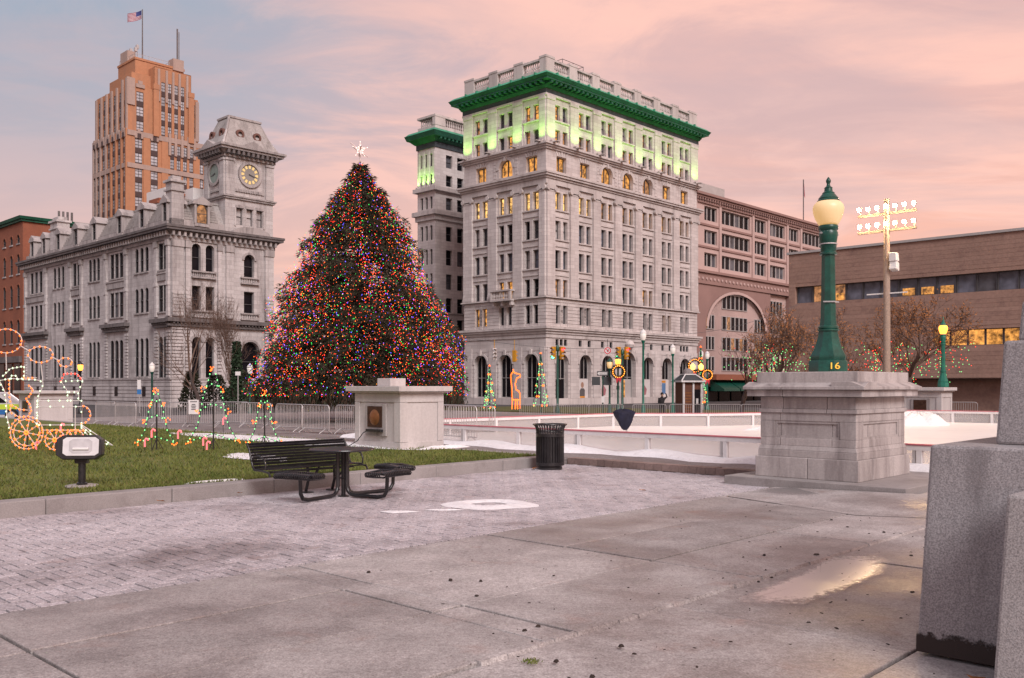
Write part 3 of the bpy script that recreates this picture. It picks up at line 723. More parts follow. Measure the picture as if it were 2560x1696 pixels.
def ring_trim(mb, F, a, zc, r0, r1, d0, d1, n=12, full=False):
    k0 = 2 * PI if full else PI
    for i in range(n):
        A0, A1 = k0 * i / n, k0 * (i + 1) / n
        ps = [(r * math.cos(t), r * math.sin(t)) for r, t in ((r0, A0), (r1, A0), (r1, A1), (r0, A1))]
        mb.prism(ps, lambda x, y: F.pt(a + x, d0, zc + y), lambda x, y: F.pt(a + x, d1, zc + y))
def solve_s(C, F, px):       # distance along a wall line (through corner C) that shows at photo column px
    k = (px - PCX) / FPX
    if F.k == 'R': return (C[0] - k * C[1]) / (k * UY - UX)
    return (C[0] - k * C[1]) / (k * UX + UY)

# ================================================================== OFFICE BLOCK (green-lit cornice)
HC = (3.88, 105.0)
hero = thing('office_building', 'ten storey pale limestone office block with green lit copper cornice and roof balustrade', 'building', (HC[0], HC[1], 0))
HW, HD, HT = 31.6, 13.5, 39.6
FL, FR = Face('L'), Face('R')
cl = [2.23, 6.4, 10.56]; cr = [2.71 + 4.29 * k for k in range(7)]
floors = {2: (8.95, 11.1), 3: (12.05, 14.1), 4: (15.3, 17.45), 5: (18.7, 20.85), 6: (22.1, 24.15), 8: (29.8, 31.35), 9: (32.4, 34.2)}
hr = random.Random(4)
def hpane(fl, F, k):
    x = hr.random()
    if fl == 6: return 'lit_bright' if (F.k == 'L' or k < 2) else ('lit' if x < .6 else 'lit_dim')
    if fl in (8, 9): return 'lit' if x < .22 else ('lit_dim' if x < .45 else ('glass_grey' if x < .75 else 'blind'))
    if fl == 3: return 'lit' if (F.k == 'L' and k == 1) or (F.k == 'R' and k == 4) else ('lit_dim' if x < .15 else ('glass' if x < .5 else 'glass_grey'))
    if fl == 2: return 'lit' if (F.k == 'R' and k == 5 or (F.k == 'L' and k == 2 and x < .5)) else ('glass' if x < .5 else 'glass_grey')
    return 'glass_blue' if x < .35 else ('blind' if x < .6 else ('glass' if x < .85 else 'glass_grey'))
for F, cs, Ls in ((FL, cl, HD), (FR, cr, HW)):
    ops = []; lowops = []; wins = []
    for k, c in enumerate(cs):
        for fl, (za, zb) in floors.items():
            ww, off = (.88, .66) if fl != 2 else (.80, .64)
            for sgn in (-1, 1):
                ops.append((c + sgn * off - ww / 2, c + sgn * off + ww / 2, za, zb)); wins.append((c + sgn * off, za, ww, zb - za, hpane(fl, F, k), False, 'sash', .42))
        arch7 = (k in (2, 3, 4)) if F.k == 'R' else k == 1
        w7 = 2.2 if arch7 else 1.75
        ops.append((c - w7 / 2, c + w7 / 2, 26.55, 28.62 if arch7 else 28.3, arch7))
        wins.append((c, 26.55, w7, 2.07 if arch7 else 1.75, 'lit' if hr.random() < .45 else ('lit_dim' if hr.random() < .5 else 'glass'), arch7, 'mull', .5))
        big = F.k == 'R' and k == 3
        wg, zg = (3.0, 6.0) if big else (2.25, 5.45)
        g_ = (c - wg / 2, c + wg / 2, 0.15 if F.k == 'R' else 0.35, zg, True); ops.append(g_); lowops.append(g_)
        wins.append((c, g_[2], wg, zg - g_[2], 'glass', True, 'grid3', .5))
        if F.k == 'R':
            xs = (-.75, 0, .75) if k in (0, 6) else (-.85, .85)
            if not big:
                for x in xs: ops.append((c + x - .3, c + x + .3, 6.4, 7.15)); wins.append((c + x, 6.4, .6, .75, 'glass', False, 'plain', .2))
    q = MB(); wall(q, F, 0, Ls, G0, 37.2, ops, .5); q.build('wall', 'limestone', hero)
    for a, z, w_, h_, pn, ar, st, rc in wins:
        window(hero, F, a, z, w_, h_, pn, ar, st, rc, 'frame_light' if st == 'grid3' else 'window_frame')
    o2 = [o for o in ops]
    courses(hero, F, -.05, Ls, 0.3, 6.3, .5, o2, 'limestone', .07)
    courses(hero, F, -.05, Ls, 8.62, 11.85, .405, o2, 'limestone', .07)
    # sills, spandrel mouldings
    for c in cs:
        for fl in (4, 5, 6, 8, 9):
            q = MB(); F.box(q, c - 1.3, c + 1.3, 0, .16, floors[fl][0] - .16, floors[fl][0] - .01); q.build('sill', 'limestone_trim', hero)
        for fl in (3, 4, 5):
            q = MB(); F.box(q, c - 1.3, c + 1.3, 0, .10, floors[fl][1] + .38, floors[fl][1] + .50); q.build('lintel_moulding', 'limestone_trim', hero)
        for fl in (3, 4, 5, 6):
            q = MB(); F.box(q, c - .2, c + .2, 0, .09, floors[fl][0], floors[fl][1]); q.build('window_pier', 'limestone', hero)
        q = MB(); F.box(q, c - .2, c + .2, 0, .07, 8.95, 11.1); q.build('window_pier', 'limestone', hero)
    # giant pilasters with scrolled capitals, attic pilasters
    bnd = [(cs[i] + cs[i + 1]) / 2 for i in range(len(cs) - 1)]
    spans = [(0.0, cs[0] - 1.35)] + [(b - .72, b + .72) for b in bnd] + [(cs[-1] + 1.42, Ls)]
    for i, (a, b) in enumerate(spans):
        q = MB(); F.box(q, a, b, 0, .24, 12.75, 24.05); F.box(q, a - .05, b + .05, 0, .32, 12.05, 12.45); F.box(q, a - .02, b + .02, 0, .28, 12.45, 12.75)
        p = q.build('pilaster', 'limestone', hero)
        q = MB(); F.box(q, a - .06, b + .06, 0, .30, 24.62, 24.85); F.box(q, a, b, 0, .27, 24.05, 24.2)
        for e in (a + .02, b - .02):
            n_ = 10
            q.prism([(.27 * math.cos(2 * PI * t / n_), .27 * math.sin(2 * PI * t / n_)) for t in range(n_)], lambda x, y: F.pt(e + x, .08, 24.38 + y), lambda x, y: F.pt(e + x, .42, 24.38 + y))
        F.box(q, a + .25, b - .25, 0, .33, 24.3, 24.62)
        q.build('capital', 'limestone_trim', p)
        q = MB(); F.box(q, a, b, 0, .20, 29.55, 34.55); F.box(q, a - .04, b + .04, 0, .27, 34.55, 34.95); q.build('attic_pilaster', 'limestone', hero)
        # green uplight standing on the cornice ledge in front of each attic pilaster
        m_ = (a + b) / 2
        q = MB(); F.box(q, m_ - .28, m_ + .28, .34, .62, 29.56, 29.72); F.box(q, m_ - .33, m_ + .33, .30, .6, 29.72, 29.86); F.box(q, m_ - .2, m_ + .2, .6, 1.35, 29.58, 29.66)
        fo = q.build('floodlight', 'limestone_trim', hero)
        li = bpy.data.lights.new('green_uplight', 'SPOT'); li.energy = 330; li.color = (0.42, 1.0, 0.16); li.spot_size = R(120); li.spot_blend = .9; li.shadow_soft_size = .12
        lo = obj('green_uplight', li, fo, F.pt(m_, 1.3, 29.7))
        dirv = Vector(F.pt(0, -.22, 1.0)) - Vector(F.pt(0, 0, 0))
        lo.rotation_euler = (-dirv).to_track_quat('Z', 'Y').to_euler()
    # seventh floor: radiating lintel stones
    for k, c in enumerate(cs):
        arch7 = (k in (2, 3, 4)) if F.k == 'R' else k == 1
        if arch7:
            q = MB(); ring_trim(q, F, c, 28.62 - 1.1, 1.12, 1.55, 0, .1); q.build('arch_trim', 'limestone_trim', hero)
            q = MB(); F.box(q, c - .16, c + .16, 0, .25, 28.45, 29.0); q.build('keystone', 'limestone_trim', hero)
            courses(hero, F, c - 2.0, c - 1.55, 26.6, 28.6, .42, [], 'limestone', .06); courses(hero, F, c + 1.55, c + 2.0, 26.6, 28.6, .42, [], 'limestone', .06)
        else:
            for t in range(-2, 3):
                q = MB(); x0, x1 = c + t * .34 - .13, c + t * .34 + .13; sk = t * .16
                ps = [(x0, 28.32), (x1, 28.32), (x1 + sk, 28.85), (x0 + sk, 28.85)]
                q.prism(ps, lambda x, y: F.pt(x, 0, y), lambda x, y: F.pt(x, .06 if t else .12, y)); q.build('voussoir', 'limestone_trim', hero)
        big = F.k == 'R' and k == 3
        wg, zg = (3.0, 6.0) if big else (2.25, 5.45)
        q = MB(); ring_trim(q, F, c, zg - wg / 2, wg / 2 + .01, wg / 2 + (.5 if big else .26), .05, .16); q.build('arch_trim', 'limestone_trim', hero)
        q = MB(); F.box(q, c - .17, c + .17, .05, .3, zg - .05, zg + .55); q.build('keystone', 'limestone_trim', hero)
    # ground floor flat piers
    for a, b in spans:
        q = MB(); F.box(q, a + .08, b - .08, .07, .16, .3, 6.25); q2 = q.build('pier', 'limestone', hero)
# belt courses and cornices run round both fronts
def hslab(name, m, zs):
    q = MB()
    for z0, z1, d, *d2 in zs: slab(q, 0, HW, 0, HD, z0, z1, d, d2[0] if d2 else None)
    return q.build(name, m, hero)
hslab('base_moulding', 'limestone_trim', [(G0, .28, .14)])
hslab('belt_course', 'limestone_trim', [(7.3, 7.75, .12), (7.75, 8.05, .25), (8.05, 8.3, .45), (8.3, 8.55, .6)])
hslab('string_course', 'limestone_trim', [(11.86, 12.02, .34)])
hslab('cornice', 'limestone_trim', [(24.86, 25.5, .26), (25.5, 25.75, .4), (25.75, 26.0, .62), (26.0, 26.22, .75)])
hslab('cornice', 'limestone_trim', [(28.92, 29.15, .2), (29.15, 29.36, .4), (29.36, 29.55, .6)])
hslab('architrave', 'limestone', [(34.95, 35.2, .22)])
hslab('frieze', 'frieze_dark', [(35.2, 35.75, .18)])
hslab('green_cornice', 'copper_green', [(35.75, 36.02, .3, .45), (36.02, 36.42, .5), (36.42, 36.62, 1.2), (36.62, 36.95, 1.25, 1.45)])
hslab('gutter', 'copper_pale', [(36.95, 37.35, 1.42, .95), (37.35, 37.5, .95, .4)])
for F, Ls in ((FL, HD), (FR, HW)):
    n_ = int(Ls / .78)
    q0 = None
    for i in range(n_ + 1):
        a = -0.2 + i * (Ls + .3) / n_
        q = MB(); F.box(q, a - .17, a + .17, .3, 1.14, 36.10, 36.44); q.build('modillion', 'copper_green', hero)
    for i in range(int(Ls / 1.9)):
        a = .5 + i * 1.9; q = MB(); F.box(q, a - .1, a + .1, 1.15, 1.42, 36.98, 37.3); q.build('cresting', 'copper_pale', hero)
# roof balustrade
bz = baluster_mesh(.95, .13, 'limestone_trim')
for F, cs, Ls in ((FL, cl, HD), (FR, cr, HW)):
    q = MB(); F.box(q, -.0, Ls, -.5, -.05, 37.2, 38.15); q.build('parapet', 'limestone_trim', hero)
    q = MB(); F.box(q, -.02, Ls + .02, -.55, 0.0, 39.12, 39.36); q.build('coping', 'limestone_trim', hero)
    bnd = [(cs[i] + cs[i + 1]) / 2 for i in range(len(cs) - 1)]
    for a, b in [(0, cs[0] - 1.25)] + [(b - .72, b + .72) for b in bnd] + [(cs[-1] + 1.25, Ls)]:
        q = MB(); F.box(q, a + .02, b - .02, -.58, .03, 37.2, 39.1); F.box(q, a - .03, b + .03, -.62, .08, 39.36, 39.6); F.box(q, a + .02, b - .02, -.58, .03, 39.1, 39.36); q.build('parapet_pier', 'limestone_trim', hero)
    for c in cs:
        for i in range(7): obj('baluster', bz, hero, F.pt(c - 1.08 + i * .36, -.28, 38.15))
q = MB(); q.box(.6, HW - .3, .6, HD, 37.2, 37.5); q.build('roof', 'deck', hero)
q = MB(); q.box(7, 11, 3.5, 7, 37.5, 40.6); q.build('roof_hut', 'deck', hero)
q = MB()
for zz_ in (41.1, 41.7): q.tube([(7, 3.5, zz_), (11, 3.5, zz_), (11, 7, zz_), (7, 7, zz_)], .04, 5, True)
for x, y in ((7, 3.5), (9, 3.5), (11, 3.5), (11, 7), (7, 7)): q.tube([(x, y, 40.6), (x, y, 41.75)], .04, 5)
q.build('roof_railing', 'window_frame', hero)
# balcony on the left front
q = MB(); FL.box(q, 4.75, 8.05, 0, 1.0, 11.75, 11.98); FL.box(q, 4.7, 8.1, .06, 1.06, 12.9, 13.08); FL.box(q, 4.75, 5.0, .7, 1.0, 11.98, 12.9); FL.box(q, 7.8, 8.05, .7, 1.0, 11.98, 12.9)
for a in (5.0, 6.4, 7.8): FL.box(q, a - .14, a + .14, 0, .7, 11.25, 11.75)
bal = q.build('balcony', 'limestone_trim', hero)
bz2 = baluster_mesh(.92, .1, 'limestone_trim')
for i in range(10): obj('baluster', bz2, bal, FL.pt(5.2 + i * .27, .88, 11.98))
# shop posters and doors in the ground arches of the right front
mat('poster_white', (0.62, 0.57, 0.56), 0.5, 0.05, 2); mat('suit_grey', (0.10, 0.09, 0.09), 0.8); mat('skin', (0.36, 0.21, 0.15), 0.7); mat('poster_orange', (0.62, 0.24, 0.02), 0.5); mat('poster_blue', (0.09, 0.19, 0.36), 0.5); mat('poster_rose', (0.36, 0.15, 0.17), 0.5)
for k in (1, 2, 4, 5):
    c = cr[k]; q = MB(); FR.box(q, c - 1.05, c + 1.05, -.42, -.34, .3, 2.55); po = q.build('poster', 'poster_white', hero)
    q = MB()
    if k in (1,):
        q.prism([(-.55, .35), (.4, .35), (.42, 1.15), (.2, 1.35), (-.3, 1.35), (-.55, 1.1)], lambda x, y: FR.pt(c + x, -.34, y + .1), lambda x, y: FR.pt(c + x, -.33, y + .1)); q.build('poster_suit', 'suit_grey', po)
        q = MB(); q.prism([(-.05 + .27 * math.cos(t * PI / 6), 1.85 + .36 * math.sin(t * PI / 6)) for t in range(12)], lambda x, y: FR.pt(c + x, -.337, y), lambda x, y: FR.pt(c + x, -.327, y)); q.build('poster_face', 'skin', po)
        q = MB(); FR.box(q, c - .5, c + .4, -.338, -.32, .32, .5); q.build('poster_strip', 'poster_orange', po)
    elif k == 5:
        FR.box(q, c - .7, c + .3, -.338, -.325, .7, 2.1); q.build('poster_panel', 'poster_blue', po); q = MB(); FR.box(q, c - .7, c + .3, -.338, -.32, 2.15, 2.45); q.build('poster_strip', 'poster_orange', po)
    else:
        q.prism([(-.6, .4), (.1, .5), (.3, 1.2), (-.1, 1.6), (-.4, 1.9), (-.6, 1.2)], lambda x, y: FR.pt(c + x, -.338, y + .1), lambda x, y: FR.pt(c + x, -.325, y + .1)); q.build('poster_figure', 'poster_rose', po)
c = cr[3]; q = MB(); FR.box(q, c - 1.2, c + 1.2, -.45, -.38, -.2, 2.6); dr = q.build('entrance_screen', 'frame_light', hero)
q = MB(); FR.box(q, c - 1.0, c - .1, -.39, -.36, -.2, 2.45); q.build('door', 'lit', dr)
c = cr[0]; q = MB(); FR.box(q, c - .9, c + .5, -.44, -.38, -.4, 2.5); q.build('door', 'glass', hero)
c = cr[3]; q = MB(); q.lathe([(.05, 0), (.55, .2), (.7, .6), (.5, 1.0), (.1, 1.2)], 10, FR.pt(c, .25, 6.35)); q.build('crest', 'limestone_trim', hero, 40)
q = MB(); FR.box(q, cr[2] + 1.7, cr[2] + 2.3, .17, .2, 1.3, 1.75); q.build('name_plate', 'bronze', hero)
# body behind the fronts
q = MB(); q.box(.55, HW, .55, HD, G0, 37.1); q.box(12, HW, HD, 26.5, G0, 37.1); q.build('body', 'limestone', hero)
# the rear wing seen past the left edge
WX, WY, WL, WD = 6.5, 26.3, 9.0, 3.75
fl2, fr2 = Face('L', WX, WY), Face('R', WX, WY)
ops = []; 
WC = (HC[0] + WX * UX - WY * UY, HC[1] + WX * UY + WY * UX)
wr = [(solve_s(WC, fr2, a), solve_s(WC, fr2, b)) for a, b in ((1115, 1131), (1143, 1159))]
for za, zb in [(8.95, 11.1), (12.05, 14.1), (15.3, 17.45), (18.7, 20.85), (22.1, 24.15), (26.5, 28.2), (29.8, 31.35), (32.4, 34.2)]:
    for a, b in wr: ops.append((a, b, za, zb))
q = MB(); wall(q, fr2, 0, WL, G0, 37.2, ops, .4)
opl = [(a - .27, a + .27, za, zb) for za, zb in [(12.05, 14.1), (15.3, 17.45), (18.7, 20.85), (22.1, 24.15), (26.5, 28.2), (29.8, 31.35), (32.4, 34.2)] for a in (.85, 1.85, 2.85)]
wall(q, fl2, 0, WD, G0, 37.2, opl, .3)
q.box(WX + .5, WX + WL, WY + .5, WY + WD, G0, 37.1)
q.build('wing_wall', 'limestone', hero)
for a, b, za, zb in ops: window(hero, fr2, (a + b) / 2, za, b - a, zb - za, 'glass_grey' if hr.random() < .6 else 'glass', rec=.4)
for a, b, za, zb in opl: window(hero, fl2, (a + b) / 2, za, b - a, zb - za, 'glass', rec=.3)
def wslab(name, m, zs):
    q = MB()
    for z0, z1, d, *d2 in zs: slab(q, WX, WX + WL, WY, WY + WD, z0, z1, d, d2[0] if d2 else None)
    return q.build(name, m, hero)
wslab('belt_course', 'limestone_trim', [(7.75, 8.3, .4), (11.86, 12.02, .3)])
wslab('cornice', 'limestone_trim', [(24.9, 25.6, .25), (25.6, 26.2, .6)])
wslab('cornice', 'limestone_trim', [(28.95, 29.5, .5)])
wslab('frieze', 'frieze_dark', [(35.0, 35.75, .15)])
wslab('green_cornice', 'copper_green', [(35.75, 36.3, .3, .9), (36.3, 36.95, 1.1, 1.35), ])
wslab('gutter', 'copper_pale', [(36.95, 37.35, 1.3, .9)])
for i in range(12):
    q = MB(); fr2.box(q, .2 + i * .75 - .15, .2 + i * .75 + .15, .3, 1.05, 36.0, 36.3); q.build('modillion', 'copper_green', hero)
q = MB(); slab(q, WX + .05, WX + WL, WY + .05, WY + WD, 37.3, 38.15, 0); slab(q, WX, WX + WL, WY, WY + WD, 39.3, 39.6, 0.05); q.box(WX, WX + 1.9, WY, WY + .6, 38.15, 39.3); q.build('parapet', 'limestone_trim', hero)
for i in range(14): obj('baluster', bz, hero, fr2.pt(2.2 + i * .36, -.3, 38.15))
for i in range(7): obj('baluster', bz, hero, fl2.pt(.8 + i * .4, -.3, 38.15))
for a in (.25, 1.35, 2.35, 3.4):
    q = MB(); fl2.box(q, a - .2, a + .2, 0, .14, 29.55, 34.6); fp = q.build('attic_pilaster', 'limestone', hero)
    li = bpy.data.lights.new('green_uplight', 'SPOT'); li.energy = 130; li.color = (0.42, 1.0, 0.16); li.spot_size = R(115); li.spot_blend = .9; li.shadow_soft_size = .12
    q = MB(); fl2.box(q, a - .2, a + .2, .3, .5, 29.5, 29.7); fo = q.build('floodlight', 'limestone_trim', hero)
    lo = obj('green_uplight', li, fo, fl2.pt(a, .6, 29.8)); lo.rotation_euler = (-(Vector(fl2.pt(0, -.25, 1)) - Vector(fl2.pt(0, 0, 0)))).to_track_quat('Z', 'Y').to_euler()
# ================================================================== CLOCK TOWER BUILDING (grey stone, left)
KC = (-35.2, 95.0)
clk = thing('clock_building', 'grey stone commercial building with mansard dormers and a square corner clock tower', 'building', (KC[0], KC[1], 0))
KW, KD = 12.0, 42.0
TW0, TW1, TD = 6.1, 11.96, 4.3
kr = random.Random(9)
def kp(): 
    x = kr.random(); return 'glass' if x < .93 else 'glass_grey'
# left front: pavilions P (projecting) and recessed triple bays T
bays = [('P', 0, 3.6, 2), ('T', 4.0, 9.6, 3), ('P', 10, 16.3, 3), ('T', 16.7, 22, 3), ('P', 22.4, 26.7, 2), ('T', 27.1, 33.3, 3), ('P', 33.8, 42, 3)]
lev = [(2.6, 6.9), (9.5, 12.3), (13.9, 16.7)]
kL, kR_ = Face('L'), Face('R')
ops = []; kw = []
for kind, a, b, n_ in bays:
    for li_, (za, zb) in enumerate(lev):
        span = (b - a) * (.62 if kind == 'T' else .55); ww = .86 if kind == 'T' else 1.05
        for i in range(n_):
            c = (a + b) / 2 + (i - (n_ - 1) / 2) * span / n_ * 1.05
            ar = True if kind == 'T' or li_ == 0 else False
            ops.append((c - ww / 2, c + ww / 2, za + (.15 if kind == 'T' else 0), zb, ar)); kw.append((c, za + (.15 if kind == 'T' else 0), ww, zb, ar))
q = MB(); wall(q, kL, 0, KD, G0, 18.0, ops, .16); q.build('wall', 'grey_stone', clk)
for c, za, ww, zb, ar in kw:
    x = kr.random()
    window(clk, kL, c, za, ww, zb - za, 'glass' if x < .9 else 'glass_grey', ar, 'sash', .13)
    q = MB(); kL.box(q, c - ww / 2 - .1, c + ww / 2 + .1, 0, .14, za - .16, za - .01); q.build('sill', 'grey_trim', clk)
for kind, a, b, n_ in bays:
    if kind != 'P': continue
    for e in (a + .25, b - .65):
        q = MB(); kL.box(q, e, e + .5, 0, .22, 9.0, 16.3); kL.box(q, e - .06, e + .56, 0, .3, 11.9 + .3, 12.6); p = q.build('pilaster', 'grey_stone', clk)
        q = MB(); kL.box(q, e - .08, e + .58, 0, .32, 16.3, 16.9); q.build('capital', 'grey_trim', p)
        courses(clk, kL, e - .1, e + .6, 2.6, 7.6, .36, [], 'grey_stone', .16, .09)
    q = MB(); kL.box(q, a + .05, b - .05, 0, .34, 7.85, 8.15); kL.box(q, a - .2, b + .2, 0, .62, 8.35, 8.75); q.build('shop_cornice', 'dark_trim', clk)
    n2 = int((b - a) / .4)
    for i in range(n2):
        s_ = a + .2 + i * (b - a - .4) / max(1, n2 - 1); q = MB(); kL.box(q, s_ - .09, s_ + .09, 0, .5, 8.15, 8.35); q.build('bracket', 'dark_trim', clk)
    q = MB(); kL.box(q, a + .8, b - .8, 0, .16, 12.75, 13.45); kL.box(q, a + .75, b - .75, 0, .24, 13.45, 13.62); q.build('balustrade_panel', 'grey_trim', clk)
# right front
ops = []
for za, zb, ar in ((2.6, 6.9, True), (9.5, 12.3, False), (13.9, 16.75, True)):
    for a, b in ((2.33, 3.23), (3.89, 4.77)): ops.append((a - .05, b + .05, za, zb, ar))
ops += [(8.0, 10.2, 2.2, 6.6, True), (8.35, 9.6, 9.4, 12.1), (8.35, 9.6, 13.6, 16.2, True)]
q = MB(); wall(q, kR_, 0, KW, G0, 18.0, ops, .4); q.build('wall', 'grey_stone', clk)
for a, b, za, zb, *ar in ops: window(clk, kR_, (a + b) / 2, za, b - a, zb - za, 'glass', bool(ar and ar[0]), 'sash', .4)
for a, b in ((0.02, 1.25), (1.5, 2.0), (5.15, 5.6), (6.12, 7.0), (10.9, 11.94)):
    q = MB(); kR_.box(q, a, b, 0, .24, 9.0, 16.2); p = q.build('pilaster', 'grey_stone', clk)
    q = MB(); kR_.box(q, a - .06, b + .06, 0, .34, 16.2, 16.9); q.build('capital', 'grey_trim', p)
    courses(clk, kR_, a - .02, b + .02, 2.6, 7.8, .36, [], 'grey_stone', .18, .09); courses(clk, kR_, a, b, 9.1, 11.4, .36, [], 'grey_stone', .3, .09)
for a, b, z in ((2.2, 4.95, 13.1), (7.9, 10.1, 12.9), (2.2, 4.95, 8.95), (7.9, 10.1, 8.95)):
    q = MB(); kR_.box(q, a, b, 0, .34, z, z + .14); kR_.box(q, a, b, .02, .36, z + .62, z + .78); bo = q.build('balustrade', 'grey_trim', clk)
    bm_ = baluster_mesh(.48, .075, 'grey_stone')
    for i in range(int((b - a) / .22)): obj('baluster', bm_, bo, kR_.pt(a + .12 + i * .22, .22, z + .14))
for c, r_, zc in ((8.975, .63, 15.57), (9.1, 1.1, 5.5), (2.78, .5, 6.4), (4.33, .49, 6.4)):
    q = MB(); ring_trim(q, kR_, c, zc, r_ + .01, r_ + .24, 0, .14); q.build('arch_trim', 'grey_trim', clk)
courses(clk, kR_, 0, KW, .1, 2.4, .4, [], 'grey_stone', .12, .06); courses(clk, kL, 0, KD, .1, 2.4, .4, [], 'grey_stone', .12, .06)
for s_ in (6, 13, 19, 25, 31, 37):
    q = MB(); kL.box(q, s_ - .4, s_ + .4, .12, .15, .6, 1.7); q.build('basement_window', 'glass', clk)
def kslab(name, m, zs, x1=KW, y1=KD, x0=0, y0=0):
    q = MB()
    for z0, z1, d, *d2 in zs: slab(q, x0, x1, y0, y1, z0, z1, d, d2[0] if d2 else None)
    return q.build(name, m, clk)
kslab('plinth_moulding', 'grey_trim', [(2.4, 2.56, .2)])
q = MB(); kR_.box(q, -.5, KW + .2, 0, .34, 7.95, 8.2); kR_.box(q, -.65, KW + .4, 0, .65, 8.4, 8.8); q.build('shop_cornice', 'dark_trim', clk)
for i in range(30):
    s_ = .1 + i * .41; q = MB(); kR_.box(q, s_ - .09, s_ + .09, 0, .5, 8.2, 8.4); q.build('bracket', 'dark_trim', clk)
kslab('frieze', 'grey_trim', [(16.95, 17.5, .16)])
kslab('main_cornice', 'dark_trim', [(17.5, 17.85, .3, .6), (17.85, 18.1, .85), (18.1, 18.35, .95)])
for F, Ls in ((kL, KD), (kR_, KW)):
    n2 = int(Ls / .62)
    for i in range(n2 + 1):
        s_ = i * Ls / n2; q = MB(); F.box(q, s_ - .12, s_ + .12, .1, .62, 17.3, 17.75); q.build('bracket', 'grey_trim', clk)
q = MB(); q.box(.5, KW, .5, KD, G0, 18.0); q.build('body', 'grey_stone', clk)
q = MB(); slab(q, 0.1, KW - .1, 0.1, KD - .1, 18.35, 19.15, 0); q.build('parapet', 'grey_trim', clk)
q = MB(); q.frus(.3, KW - .3, .3, KD - .3, 19.15, 1.5, KW - 1.2, 1.5, KD - 1.5, 21.4); q.box(1.4, KW - 1.1, 1.4, KD - 1.4, 21.4, 21.6); q.build('mansard_roof', 'mansard', clk)
# roof slate courses
for F, Ls in ((kL, KD), (kR_, 6.0)):
    for i in range(7):
        z = 19.25 + i * .3; d = -.3 - (z - 19.15) * 1.2 / 2.25; q = MB(); F.box(q, .4, Ls - .6, d - .1, d + .07, z, z + .24); q.build('slate_course', 'mansard', clk)
def dormer(F, s_, w_=1.1, tall=2.0, pane='glass'):
    q = MB()
    F.box(q, s_ - w_ / 2 - .25, s_ - w_ / 2, -1.6, .12, 18.9, 18.9 + tall); F.box(q, s_ + w_ / 2, s_ + w_ / 2 + .25, -1.6, .12, 18.9, 18.9 + tall)
    zt = 18.9 + tall
    q.prism([(s_ - w_ / 2 - .5, zt - .1), (s_ + w_ / 2 + .5, zt - .1), (s_ + w_ / 2 + .4, zt + .2), (s_, zt + .75), (s_ - w_ / 2 - .4, zt + .2)], lambda x, y: F.pt(x, .22, y), lambda x, y: F.pt(x, -2.0, y))
    F.box(q, s_ - w_ / 2 - .2, s_ + w_ / 2 + .2, -1.5, .1, 18.6, 18.9)
    o = q.build('dormer', 'grey_trim', clk)
    window(o, F, s_, 18.92, w_, tall - .05, pane, True, 'sash', .05)
for px_ in (356, 300, 237, 191, 147, 111, 82): dormer(kL, solve_s(KC, kL, px_), .95)
dormer(kL, 1.3, .8); dormer(kR_, 3.4, 1.25, 2.1, 'lit_dim')
# chimneys
for (x, y, w_, d_, z1, m) in ((.1, .1, 1.35, 1.35, 22.9, 'grey_stone'), (.2, 31.2, 1.5, 2.4, 22.6, 'grey_stone'), (5, 13.5, 1.2, 3, 23.2, 'red_brick'), (5, 9, 1.3, 2.6, 23.5, 'red_brick')):
    q = MB(); q.box(x, x + w_, y, y + d_, 18.4, z1); q.box(x - .15, x + w_ + .15, y - .15, y + d_ + .15, z1 - .9, z1 - .7); q.box(x - .2, x + w_ + .2, y - .2, y + d_ + .2, z1, z1 + .25); q.box(x + .2, x + w_ - .2, y + .2, y + d_ - .2, z1 + .25, z1 + .7); q.build('chimney', m, clk)
q = MB(); q.box(6, 8.5, 7, 11, 21.6, 24.2); q.box(6.5, 9, 3.5, 5.6, 21.5, 23.9); q.build('roof_tank', 'white_paint', clk)
q = MB(); q.box(8, 11.5, 18, 23, 21.6, 26.2); q.build('roof_box', 'white_paint', clk)
# tower: window stage, clock stage, mansard cap
tl, tr = Face('L', TW0, 0), Face('R', TW0, 0); TWd = TW1 - TW0
top3 = [(c - .38, c + .38, 19.35, 21.2) for c in (1.7, 2.93, 4.16)]
q = MB(); wall(q, tr, 0, TWd, 18.3, 22.3, top3, .3); wall(q, tl, 0, TD, 18.3, 22.3, [], .3); q.box(TW0 + .32, TW1, .32, TD, 18.3, 22.3); q.build('tower_stage', 'grey_stone', clk)
for i, (a, b, c, d) in enumerate(top3):
    window(clk, tr, (a + b) / 2, c, b - a, d - c, 'lit_dim' if i == 1 else 'glass', False, 'sash', .3)
    q = MB(); tr.box(q, a - .1, b + .1, 0, .14, d, d + .3); q.build('lintel', 'grey_trim', clk)
    for e in (a - .28, b + .06):
        q = MB(); tr.box(q, e, e + .22, 0, .1, 19.2, 21.2); q.build('window_pier', 'grey_stone', clk)
def tslab(name, m, zs):
    q = MB()
    for z0, z1, d, *d2 in zs: slab(q, TW0, TW1, 0, TD, z0, z1, d, d2[0] if d2 else None)
    return q.build(name, m, clk)
